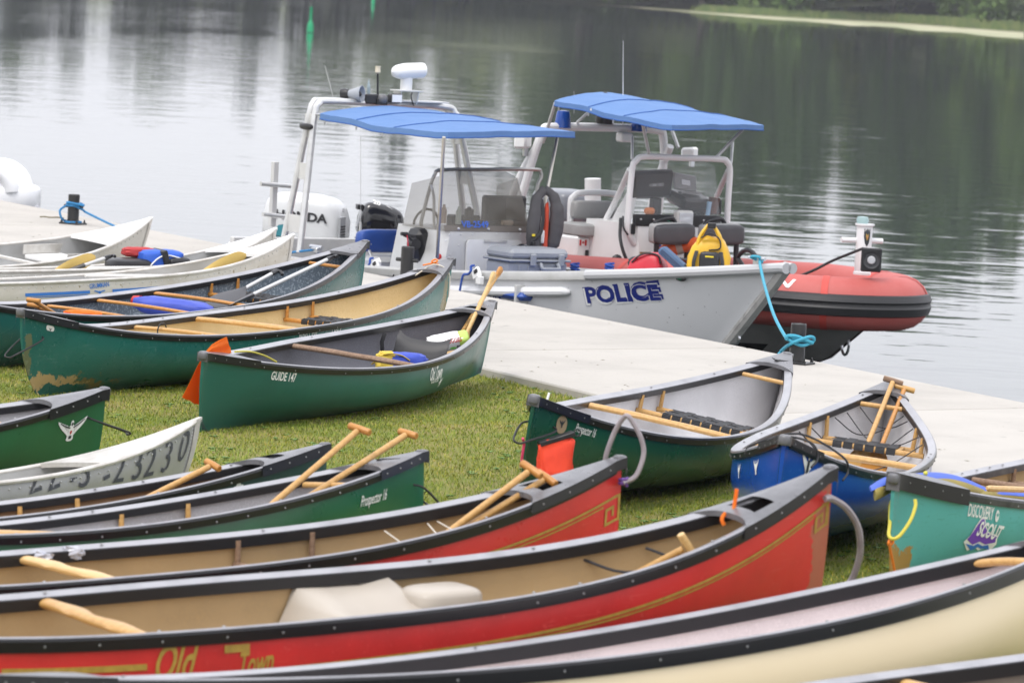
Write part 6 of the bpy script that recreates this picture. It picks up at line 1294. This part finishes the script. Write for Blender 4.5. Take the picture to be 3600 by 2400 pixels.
silv = mat('paddle_shaft_alu', (.58, .58, .57), .35, .5); blk = mat('paddle_black', (.05, .05, .055), .5, c2=(.20, .10, .05), vs=8, vlo=.62, vhi=.7)
pad_pts(C['guide'], 'wooden palm grip paddle upright in the clean green canoe, right of the pair', (1762, 944), .03, (1.50, .06, .07), m=ash, grip_m=amber, gx=(1, 0, -.1), style='palm', group=gA, blade=(.42, .17), shaft_r=.015)
pad_pts(C['guide'], 'wooden palm grip paddle upright in the clean green canoe, left of the pair', (1738, 960), -.03, (1.47, -.03, .07), m=pine, grip_m=pine, gx=(1, 0, -.1), style='palm', group=gA, blade=(.42, .17), shaft_r=.015)
s_ = C['slate']; gB = 'aluminium shaft paddles'
def pad_px(c, label, g, gb, t, tb, **k): return paddle(label, c.M @ c.fr.side(*g, gb), c.M @ c.fr.side(*t, tb), **k)
pad_px(s_, 'short aluminium shaft paddle with its black blade on the woven seat', (972, 953), .05, (745, 1078), -.02, m=silv, grip_m=black_pl, blade_m=blk, gx=(1, .1, .0), style='hook', blade=(.46, .21), group=gB)
pad_px(s_, 'long aluminium shaft paddle lying along the near rim of the blue grey canoe', (1166, 905), -.10, (770, 1092), -.22, m=silv, grip_m=black_pl, blade_m=blk, gx=(1, -.4, .6), style='hook', blade=(.46, .21), group=gB)
pad_px(s_, 'upper of two amber T grip paddles at the left end of the blue grey canoe', (118, 1056), -.12, (330, 1190), -.05, m=amber, gx=(1, -.1, -.15), group=gA)
pad_px(s_, 'lower of two amber T grip paddles at the left end of the blue grey canoe', (120, 1073), -.0, (350, 1185), .08, m=amber, gx=(1, -.1, -.15), group=gA)
yel = mat('yellow_paddle', (.80, .56, .17), .4)
pad_px(C['grum3'], 'yellow wooden paddle in the striped aluminium canoe, blade over the rim', (560, 1020), .0, (865, 898), -.08, m=yel, gx=(.3, 0, 1), style='palm', blade=(.50, .13), group=gB)
pad_px(C['grum2'], 'yellow paddle blade beside the aluminium shaft in the middle aluminium canoe', (110, 990), .0, (335, 905), -.02, m=yel, gx=(.3, 0, 1), style='palm', blade=(.50, .13), group=gB)
pad_px(C['grum2'], 'aluminium shaft paddle with black hooked grip in the middle aluminium canoe', (388, 901), -.05, (140, 985), -.12, m=silv, grip_m=black_pl, blade_m=blk, gx=(1, 0, .4), style='hook', group=gB)
for (cc, a, b, lab) in ((C['grum3'], (300, 970), (760, 972), 'white pole lying along the striped aluminium canoe'), (C['grum2'], (305, 943), (560, 942), 'white pole lying in the middle aluminium canoe'), (C['teal'], (3470, 1716), (3640, 1722), 'pale wooden pole lying in the sea green canoe')):
    q0, q1 = cc.M @ cc.fr.side(*a, -.10), cc.M @ cc.fr.side(*b, -.12); tag(MB().tube([q0, q0.lerp(q1, .04), q1], [.008, .015, .015], 8).build('pole', mat('pole_white', (.72, .70, .66), .5) if cc is not C['teal'] else pine, loc=q0), lab, 'pole', 'poles lying in the canoes')

# ---- bags, vests and other loose things
def at_c(c, px, py, b): return c.M @ c.fr.side(px, py, b)
nyl_o = mat('orange_nylon', (.95, .27, .02), .7, c2=(.90, .22, .018), vs=9, bump=.002, bs=14, thin=.45); nyl_r = mat('red_nylon', (.80, .055, .015), .65, c2=(.70, .04, .012), vs=12, bump=.002, bs=18)
c = C['guide']                                                   # orange flag hung over the bow
rows = []
outl = [((796, 1184), (815, 1241)), ((770, 1197), (797, 1247)), ((744, 1213), (768, 1251)), ((722, 1236), (745, 1257)), ((706, 1262), (737, 1262)), ((690, 1292), (730, 1300)), ((674, 1328), (730, 1340)), ((656, 1366), (730, 1392)), ((640, 1397), (730, 1438))]
for i, (a, b) in enumerate(outl):
    d = .02 + .012 * i; pa, pb = at_c(c, *a, d), at_c(c, *b, d if i < 4 else .11); rows.append([pa.lerp(pb, k / 10) + V3((0, .012 * math.sin(k * 1.1 + i * .7), .003 * math.sin(k * 2 + i))) for k in range(11)])
mb = MB(); mb.grid(rows); mb.grid([[p + V3((0, .004, 0)) for p in r_] for r_ in rows], flip=True)
tag(mb.build('flag', nyl_o, loc=rows[0][0]), 'bright orange nylon flag draped over the left end of the clean green canoe', 'flag')
rope('cord', 'yellow twisted cord at the left end of the clean green canoe', 'cord', [at_c(c, 826, 1236, .12), at_c(c, 880, 1236, .14), at_c(c, 930, 1250, .15), at_c(c, 972, 1272, .12)], .006, mat('yellow_cord', (.55, .48, .06), .7), 'cords on the canoes')
wp = at_c(c, 1572, 1202, -.02); M = Matrix.Translation(wp) @ Matrix.Rotation(R(-14), 4, 'Y') @ Matrix.Rotation(.12, 4, 'Z') @ Matrix.Rotation(R(28), 4, 'X')
root = empty('wipes_pack', M, 'white pack of wipes with red lettering on the black seat of the clean green canoe', 'wipes pack')
wpk = MB().blob((0, 0, 0), (.27, .13, .085), e=(.5, .35), nu=30, nv=14, amp=.10, fr=5).build('pack', mat('foil_white', (.80, .80, .79), .3, bump=.002, bs=40), root); lettering('HUGGIES', flat_fn((-.015, -.052, .022), (1, 0, 0), (0, .35, .94), .014), root, pred, size=.040, bold=.03, width=.105)
MB().blob((.105, -.004, .0), (.085, .132, .084), e=(.5, .5), nu=16, nv=10).build('printed_end', mat('leaf_print', (.40, .55, .10), .4), root); MB().prism(ell(.05, .014), (.03, -.0655, -.012), (1, 0, 0), (0, .3, .95), -.003).build('print_band', mat('leaf_green', (.12, .42, .05), .4), root, smooth=0)
bagb = mat('blue_bag', (.025, .06, .42), .6, c2=(.02, .05, .36), vs=12, bump=.003, bs=20); yw = mat('yellow_foam', (.58, .42, .05), .7)
p = at_c(c, 1420, 1272, -.05); M = Matrix.Translation(p); root = empty('life_vest', M, 'blue and yellow life vest lying in the bottom of the clean green canoe', 'life vest', 'life vests'); MB().blob((0, 0, 0), (.30, .22, .12), e=(.6, .6), amp=.12).build('panel', bagb, root); MB().blob((-.11, -.02, .0), (.14, .18, .12), e=(.6, .6), amp=.2, seed=3).build('lining', yw, root); MB().tube(spline([(-.2, -.05, -.02), (-.12, -.10, .05), (-.02, -.10, .05), (.04, -.11, .02)], 4), .012, 6, flat=.3).build('strap', yw, root)
c = C['slate']; p = at_c(c, 610, 1082, .02); M = Matrix.Translation(p) @ Matrix.Rotation(R(-12), 4, 'Z') @ Matrix.Rotation(R(3), 4, 'Y'); root = empty('dry_bag', M, 'blue roll shaped bag with a red mouth in the blue grey canoe', 'bag', 'bags in the boats'); MB().blob((0, 0, 0), (.56, .20, .13), e=(.7, .55), nu=30, amp=.10, fr=3).build('body', mat('blue_nylon', (.05, .085, .47), .55, c2=(.04, .07, .40), vs=9, bump=.004, bs=12), root); MB().tube([(-.25, 0, .01), (-.30, .01, .02)], [.05, .03], 10).build('mouth', pred, root)
p = at_c(c, 290, 1104, -.12); tag(MB().blob(p, (.26, .16, .05), e=(.7, .7), amp=.2).build('cloth', nyl_o, loc=p), 'orange cloth at the left end of the blue grey canoe', 'cloth')
c = C['grum2']; p = at_c(c, 508, 930, .04); M = Matrix.Translation(p) @ Matrix.Rotation(c.fr.M.to_euler().z * .55, 4, 'Z'); root = empty('life_vest', M, 'black and blue life vest with red lining folded in the middle aluminium canoe', 'life vest', 'life vests')
MB().blob((-.13, -.02, -.01), (.36, .24, .12), e=(.5, .5), amp=.06).build('panel', black_pl, root); MB().blob((.12, 0, .035), (.36, .25, .17), e=(.45, .5), amp=.06, seed=2).build('panel', mat('vest_blue', (.02, .10, .50), .6, bump=.002, bs=20), root); MB().blob((.24, -.03, -.0), (.20, .24, .15), e=(.45, .4), amp=.05, seed=4).build('panel', black_pl, root); MB().blob((-.03, .06, .09), (.26, .14, .08), e=(.6, .6), amp=.12).build('lining', mat('vest_red', (.40, .03, .03), .7), root)
MB().box((.12, -.02, .062), (.045, .27, .12), (V3((1, 0, .3)), V3((0, 1, 0)), V3((-.3, 0, 1)))).build('strap', web, root); MB().tube(spline([(-.02, -.125, -.02), (.06, -.128, .06), (.14, -.13, .085), (.26, -.12, .06)], 5), .006, 6).build('piping', white_print, root)
c = C['swift']; zz = c.zs(.95)                                   # string and orange cord on its tip
rope('cord', 'white string tied from the tip to the far rim of the straw lined canoe', 'cord', [at_c(c, 1270, 1024, .24), at_c(c, 1330, 1020, .2), at_c(c, 1430, 985, .12), at_c(c, 1505, 938, .03), at_c(c, 1530, 930, .0), at_c(c, 1560, 940, -.06), at_c(c, 1580, 965, -.08), at_c(c, 1580, 1005, -.1), at_c(c, 1576, 1045, -.1)], .005, mat('white_cord', (.60, .56, .48), .8), 'cords on the canoes')
rope('cord', 'orange cord knotted on the tip of the straw lined canoe', 'cord', [at_c(c, 1488, 932, .03), at_c(c, 1520, 925, .02), at_c(c, 1538, 918, -.01), at_c(c, 1530, 912, .02), at_c(c, 1518, 920, .02), at_c(c, 1540, 928, .0)], .006, mat('orange_cord', (.75, .20, .02), .7), 'cords on the canoes')
c = C['pro']                                                     # red bailer bag hanging on the bow
p = at_c(c, 1952, 1598, -.16); M = Matrix.Translation(p) @ Matrix.Rotation(.25, 4, 'Z'); root = empty('throw_bag', M, 'orange red pouch with a black rim hanging on a green bow', 'bag', 'bags in the boats')
def bgf(q): x, y, z = q; return [x * (1.02 + .05 * z), y * (1 - .25 * z), z + .22 * x * (1 if z > 0 else .3)]
MB().blob((0, 0, -.02), (.175, .10, .20), e=(.35, .5), nu=34, nv=20, amp=.16, fr=3.0, fn=bgf).build('pouch', nyl_r, root); MB().box((0, -.005, .082), (.185, .07, .022), (V3((1, 0, .34)), V3((0, 1, 0)), V3((-.27, 0, 1)))).build('rim', black_pl, root); MB().tube([V3((.10 + .018 * math.cos(a), -.02, .115 + .018 * math.sin(a))) for a in [R(40 * k) for k in range(9)]], .004, 6, closed=True).build('ring', black_pl, root)
rope('cord', 'pink cord hanging from the bow of the green canoe at the right', 'cord', [at_c(c, 1838, 1540, -.0), at_c(c, 1842, 1560, -.0), at_c(c, 1836, 1600, 0), at_c(c, 1832, 1640, 0)], .007, mat('pink_cord', (.62, .05, .14), .7), 'cords on the canoes')
tag(MB().tube([at_c(c, 1924, 1404, .05), at_c(c, 1931, 1380, .05)], .006, 8).build('pin', white_gel, loc=at_c(c, 1924, 1404, .05)), 'thin pale pin upright on the near deck of the green canoe at the right', 'pin')
hose_m = mat('grey_hose', (.24, .21, .22), .35, c2=(.32, .28, .29), vs=12, trans=0.0)
c = C['red1']; rope('painter_loop', 'grey mauve rubber loop arching over the tip of the farther red canoe', 'loop', [at_c(c, 2190, 1697, -.05), at_c(c, 2235, 1672, -.06), at_c(c, 2262, 1600, -.05), at_c(c, 2255, 1545, -.04), at_c(c, 2232, 1497, -.02), at_c(c, 2208, 1463, .0), at_c(c, 2190, 1470, .02), at_c(c, 2160, 1520, .05), at_c(c, 2134, 1590, .07), at_c(c, 2125, 1640, .08)], .011, hose_m, 'rubber loops on the red canoes')
tag(MB().tube(coil(at_c(c, 2192, 1697, -.04), .016, -.01, .02, 2, 0, 12), .008, 6).build('tie', mat('violet_cord', (.12, .05, .25), .6), loc=at_c(c, 2192, 1697, -.04)), 'violet tie round the rubber loop of the farther red canoe', 'tie')
c = C['red2']; rope('painter_loop', 'thick grey rubber loop hanging from the tip of the nearest red canoe', 'loop', [at_c(c, 2900, 1752, -.05), at_c(c, 2925, 1752, -.05), at_c(c, 2975, 1785, -.04), at_c(c, 3015, 1850, -.02), at_c(c, 3025, 1930, 0), at_c(c, 3010, 2000, .03), at_c(c, 2985, 2050, .05), at_c(c, 2940, 2075, .05), at_c(c, 2900, 2080, .0)], .014, hose_m, 'rubber loops on the red canoes')
rope('strap', 'orange strap tied round the deck handle of the nearest red canoe', 'strap', [at_c(c, 2546, 1845, .0), at_c(c, 2538, 1825, .01), at_c(c, 2548, 1806, .02), at_c(c, 2575, 1796, .02), at_c(c, 2583, 1765, .03), at_c(c, 2590, 1718, .03)], .008, nyl_o, 'cords on the canoes')
for px, py, lab in ((140, 1955, 'crumpled clear plastic on the far rim of the red canoe, left piece'), (255, 1940, 'crumpled clear plastic on the far rim of the red canoe, right piece')):
    p = at_c(C['red1'], px, py, .38); tag(MB().blob(p, (.10, .06, .045), e=(.8, .8), nu=18, nv=10, amp=.5, fr=3, seed=px).build('plastic_wrap', mat('plastic_wrap', (.42, .43, .48), .2), loc=p, smooth=0), lab, 'plastic bag', 'crumpled plastic')
for (a, b) in (((1352, 1865), (1408, 1905)), ((1502, 1838), (1535, 1876)), ((1535, 1830), (1588, 1860))): MB().tube([C['red1'].fr.side(*a, .2), C['red1'].fr.side(*b, -.2)], .003, 5).build('lacing', mat('white_cord', (.60, .56, .48), .8), C['red1'].root)
c = C['teal']                                                    # blue vest with olive lining over the bow
ol = mat('olive_lining', (.24, .19, .035), .8, c2=(.19, .15, .03), vs=6, bump=.003, bs=20); vb_ = mat('vest_cornflower', (.05, .11, .50), .7, bump=.002, bs=30)
p0 = at_c(c, 3260, 1700, .04); root = empty('life_vest', p0, 'blue life vest with olive lining draped over the tip of the sea green canoe', 'life vest', 'life vests')
def slab(pts, w, th, m, nm, dz=0.0):
    P = spline([q - p0 for q in pts], 5); rows = []
    for i, q in enumerate(P):
        f = i / (len(P) - 1); ww = w * (.55 + .45 * math.sin(math.pi * min(1, max(0, .12 + .76 * f)))); tt = th * (.5 + .5 * math.sin(math.pi * min(1, .1 + .8 * f)))
        rows.append([q + V3((0, math.cos(a) * ww, dz + math.sin(a) * tt)) for a in [2 * math.pi * k / 12 for k in range(12)]])
    mb = MB().grid(rows, closed_v=True); mb._add(rows[0], [tuple(range(12))]); mb._add(rows[-1], [tuple(range(12))]); mb.build(nm, m, root, smooth=60)
slab([at_c(c, 3225, 1700, .02), at_c(c, 3320, 1703, .02), at_c(c, 3390, 1716, .02), at_c(c, 3460, 1736, .04)], .13, .030, ol, 'lining'); slab([at_c(c, 3215, 1672, .06), at_c(c, 3300, 1672, .08), at_c(c, 3380, 1686, .10), at_c(c, 3468, 1720, .11)], .125, .010, vb_, 'shell')
slab([at_c(c, 3160, 1690, .10), at_c(c, 3120, 1708, .10), at_c(c, 3075, 1740, .06)], .11, .036, ol, 'lining'); slab([at_c(c, 3180, 1672, .10), at_c(c, 3115, 1690, .10), at_c(c, 3060, 1718, .11)], .105, .014, vb_, 'shell')
slab([at_c(c, 3440, 1742, .0), at_c(c, 3520, 1742, .02), at_c(c, 3630, 1752, .02)], .10, .024, ol, 'lining'); slab([at_c(c, 3430, 1738, .02), at_c(c, 3520, 1730, .03), at_c(c, 3640, 1742, .03)], .10, .012, vb_, 'shell')
for px, py in ((3190, 1670), (3254, 1663)): MB().blob(at_c(c, px, py, .05) - p0, (.022, .022, .022), e=(1, 1), nu=10, nv=8).build('toggle', mat('toggle_yellow', (.60, .55, .05), .5), root)
rope('cord', 'yellow grab cord looped through the end of the sea green canoe', 'cord', [at_c(c, 3140, 1755, .03), at_c(c, 3130, 1775, .03), at_c(c, 3128, 1840, 0), at_c(c, 3125, 1880, -.05), at_c(c, 3140, 1893, -.08), at_c(c, 3165, 1880, -.1), at_c(c, 3200, 1830, -.12), at_c(c, 3218, 1780, -.12), at_c(c, 3217, 1755, -.11)], .0085, mat('yellow_cord', (.55, .48, .06), .7), 'cords on the canoes')
rope('cord', 'orange cord hanging from the yellow loop of the sea green canoe', 'cord', [at_c(c, 3132, 1893, -.06), at_c(c, 3124, 1905, -.06), at_c(c, 3126, 1915, -.06), at_c(c, 3140, 1905, -.07), at_c(c, 3130, 1893, -.06), at_c(c, 3128, 1920, -.06), at_c(c, 3138, 1970, -.06), at_c(c, 3150, 2030, -.06)], .0065, mat('orange_cord', (.75, .20, .02), .7), 'cords on the canoes')

# ---- aboard the police boats
a, b = PF.side(1658, 965, -.35), PF.side(1866, 965, -.0); M = PF.M @ Matrix.Translation(V3((3.30, .02, .70))) @ Matrix.Rotation(R(90), 4, 'Z'); root = empty('hard_case', M, 'grey hard plastic case standing on the blue pad of the grey police boat', 'case')
w = .62; gp = mat('case_grey', (.25, .265, .29), .5, c2=(.22, .235, .26), vs=6)
MB().box((0, 0, .09), (w, .40, .18), ch=.03).build('body', gp, root); MB().box((0, 0, .235), (w + .012, .41, .10), ch=.035).build('lid', gp, root); MB().box((0, 0, .183), (w + .04, .43, .022), ch=.008).build('seal_lip', gp, root)
for x in (-.08, .22): MB().box((x, -.215, .19), (.06, .03, .11), ch=.01).build('latch', gp, root)
MB().tube(spline([(.0, -.215, .16), (.0, -.25, .12), (.05, -.255, .115), (.14, -.255, .115), (.18, -.25, .12), (.18, -.215, .16)], 4), .016, 8).build('handle', gp, root); MB().blob((.20, -.20, .07), (.05, .02, .03), e=(1, 1), nu=12, nv=6).build('badge', pred, root)
for x in (-.22, -.12, .02): MB().box((x, -.203, .075), (.02, .012, .13), ch=.004).build('rib', gp, root)
# life vest hung on the pole
vest_g = mat('vest_grey', (.075, .072, .075), .75, c2=(.06, .058, .06), vs=12, bump=.003, bs=25); vest_r = mat('vest_orange', (.50, .055, .02), .7)
o0 = PF.M @ PF.front(1920, 690, 2.85); root = empty('life_vest', o0, 'grey and orange life vest hanging on the sunshade pole beside the console', 'life vest', 'life vests')
def vp(px, py, d=0.0): return PF.M @ PF.front(px, py, 2.85 + d) - o0
def sweep(pts, rx, th, m, nm):
    P = spline(pts, 5); n = len(P); rx = [rx[min(len(rx) - 1, int(i / n * len(rx)))] for i in range(n)]; MB().tube(P, rx, 12, flat=th, up=(.57, -.82, 0)).build(nm, m, root, smooth=60)
sweep([vp(1912, 668), vp(1888, 700, .04), vp(1880, 760, .06), vp(1874, 815, .06), vp(1874, 862, .05), vp(1882, 885, .04)], [.045, .06, .068, .07, .065, .05], .6, vest_g, 'left_panel')
sweep([vp(1915, 665), vp(1945, 690, .03), vp(1958, 740, .05), vp(1955, 800, .05), vp(1945, 850, .04), vp(1930, 895, .03)], [.04, .055, .07, .075, .07, .05], .6, vest_g, 'right_panel')
MB().blob(vp(1917, 820, .02), (.05, .17, .55), e=(.6, .6), nu=18, nv=14, amp=.08).build('lining', vest_r, root); MB().blob(vp(1908, 832, .07), (.03, .05, .12), e=(.4, .4), nu=10, nv=8).build('light_patch', white_gel, root)
sweep([vp(1905, 700, .06), vp(1910, 760, .09), vp(1900, 820, .11), vp(1868, 852, .12), vp(1878, 875, .12)], [.018, .018], .3, web, 'strap'); MB().box(vp(1877, 858, .12), (.03, .06, .05)).build('buckle', black_pl, root)
for px, py in ((1876, 827), (1887, 877)): MB().box(vp(px, py, .11), (.03, .045, .02)).build('pull_tab', mat('tab_yellow', (.65, .50, .02), .5), root)
p = PF.M @ PF.front(1862, 888, 2.85); tag(MB().blob(p, (.12, .12, .12), e=(1, 1), nu=16, nv=12).blob(p + V3((-.07, .03, .01)), (.13, .13, .13), e=(1, 1), nu=16, nv=12).build('ball_float', gloss, loc=p), 'pair of shiny black balls on the corner of the console', 'ball')
# bags on the bow
def in_boat(F, px, py, b): return F.M @ F.side(px, py, b)
p = in_boat(PF, 2275, 938, -.10); M = Matrix.Translation(p) @ Matrix.Rotation(-.35, 4, 'Z') @ Matrix.Rotation(R(-8), 4, 'Y'); root = empty('red_bag', M, 'red bag with a white badge and black handle on the bow of the grey boat', 'bag', 'bags in the boats')
def rb(q): x, y, z = q; return [x * (1 - .28 * max(0, z)), y * (1 - .2 * max(0, z)), z + .18 * x * (1 if z > 0 else 0)]
nr = mat('red_vinyl_bag', (.52, .018, .035), .4, c2=(.46, .015, .03), vs=8, bump=.003, bs=10)
MB().blob((0, 0, 0), (.33, .24, .22), e=(.5, .5), nu=30, nv=14, amp=.07, fr=2.5, fn=rb).build('body', nr, root); MB().blob((-.10, .05, .05), (.14, .2, .09), e=(.7, .7), amp=.15).build('side_pocket', black_pl, root)
MB().tube(spline([(-.10, -.10, .05), (-.03, -.10, .10), (.05, -.09, .115), (.13, -.08, .09), (.15, -.09, .02)], 4), .014, 8, flat=.5).build('handle', web, root)
MB().prism([(-.045, -.03), (.03, -.04), (.055, .0), (.04, .05), (-.01, .045), (-.05, .02)], (-.03, -.122, -.04), (1, 0, 0), (0, .15, 1), -.004).build('badge', white_print, root, smooth=0); MB().box((-.0, -.128, -.035), (.05, .004, .012)).box((.0, -.128, -.03), (.012, .004, .05)).build('badge_mark', nr, root)
p = in_boat(PF, 2370, 915, .0); M = Matrix.Translation(p) @ Matrix.Rotation(-.2, 4, 'Z') @ Matrix.Rotation(R(38), 4, 'Y'); root = empty('blue_bag', M, 'slate blue folded bag leaning between the red and the yellow bag', 'bag', 'bags in the boats'); MB().box((0, 0, 0), (.30, .18, .07), ch=.02).build('body', mat('slate_cloth', (.065, .12, .22), .8, c2=(.05, .10, .19), vs=9, bump=.002, bs=60), root); MB().box((.0, -.095, .0), (.26, .012, .035)).build('flap', mat('slate_cloth_dark', (.035, .06, .12), .8), root); MB().box((.13, -.02, .03), (.07, .10, .04)).build('buckle', black_pl, root)
p = in_boat(PF, 2494, 890, .10); M = Matrix.Translation(p) @ Matrix.Rotation(-.1, 4, 'Z'); root = empty('yellow_dry_bag', M, 'yellow dry bag backpack with black straps on the bow of the grey boat', 'bag', 'bags in the boats')
yb = mat('yellow_vinyl', (.68, .40, .015), .42, c2=(.60, .34, .012), vs=6, bump=.004, bs=9)
def ybf(q): x, y, z = q; k = 1 - .42 * max(0, z) ** 1.3; return [x * k + .05 * z, y * k, z]
MB().blob((0, 0, -.03), (.36, .22, .34), e=(.45, .5), nu=32, nv=16, amp=.07, fr=2.2, fn=ybf).build('body', yb, root)
for sg in (-1, 1): MB().tube(spline([(sg * .10, -.03, .06), (sg * .075, -.04, .15), (sg * .03, -.03, .225), (sg * .015, -.02, .25)], 4), [.05 - .0028 * i for i in range(13)], 10, flat=.5).build('collar', yb, root)
MB().tube(spline([(-.07, -.09, .13), (-.0, -.10, .17), (.08, -.10, .13), (.09, -.11, .05), (.0, -.12, .03)], 4), .016, 8, flat=.4).build('strap', web, root); MB().box((.01, -.06, .235), (.07, .05, .045)).build('buckle', black_pl, root); MB().blob((.01, -.11, -.08), (.17, .08, .20), e=(.4, .4), amp=.05).build('back_pad', black_pl, root); MB().box((.01, -.155, -.02), (.07, .01, .012)).build('label_strip', mat('tab_yellow', (.65, .50, .02), .5), root)
for sg in (-1, 1): MB().tube(spline([(sg * .10, -.11, .02), (sg * .12, -.13, -.08), (sg * .11, -.10, -.18)], 4), .022, 8, flat=.4).build('shoulder_strap', black_pl, root)
p = RF.M @ RF.front(2395, 905, 3.2); root = empty('life_ring', Matrix.Translation(p) @ Matrix.Rotation(-.6, 4, 'Z') @ Matrix.Rotation(R(35), 4, 'X'), 'orange life ring lying behind the black backrest posts', 'life ring')
MB().tube([V3((.20 * math.cos(a), .20 * math.sin(a), 0)) for a in [R(10 * k) for k in range(36)]], .075, 14, closed=True).build('ring', mat('ring_orange', (.58, .10, .02), .55, c2=(.5, .08, .02), vs=9), root)
for k in (0, 1, 2, 3): a = R(35 + 90 * k); d = V3((-math.sin(a), math.cos(a), 0)); q = V3((.20 * math.cos(a), .20 * math.sin(a), 0)); MB().tube([q - d * .03, q + d * .03], .079, 14, caps=False).build('band', mat('band_grey', (.36, .32, .28), .8), root)
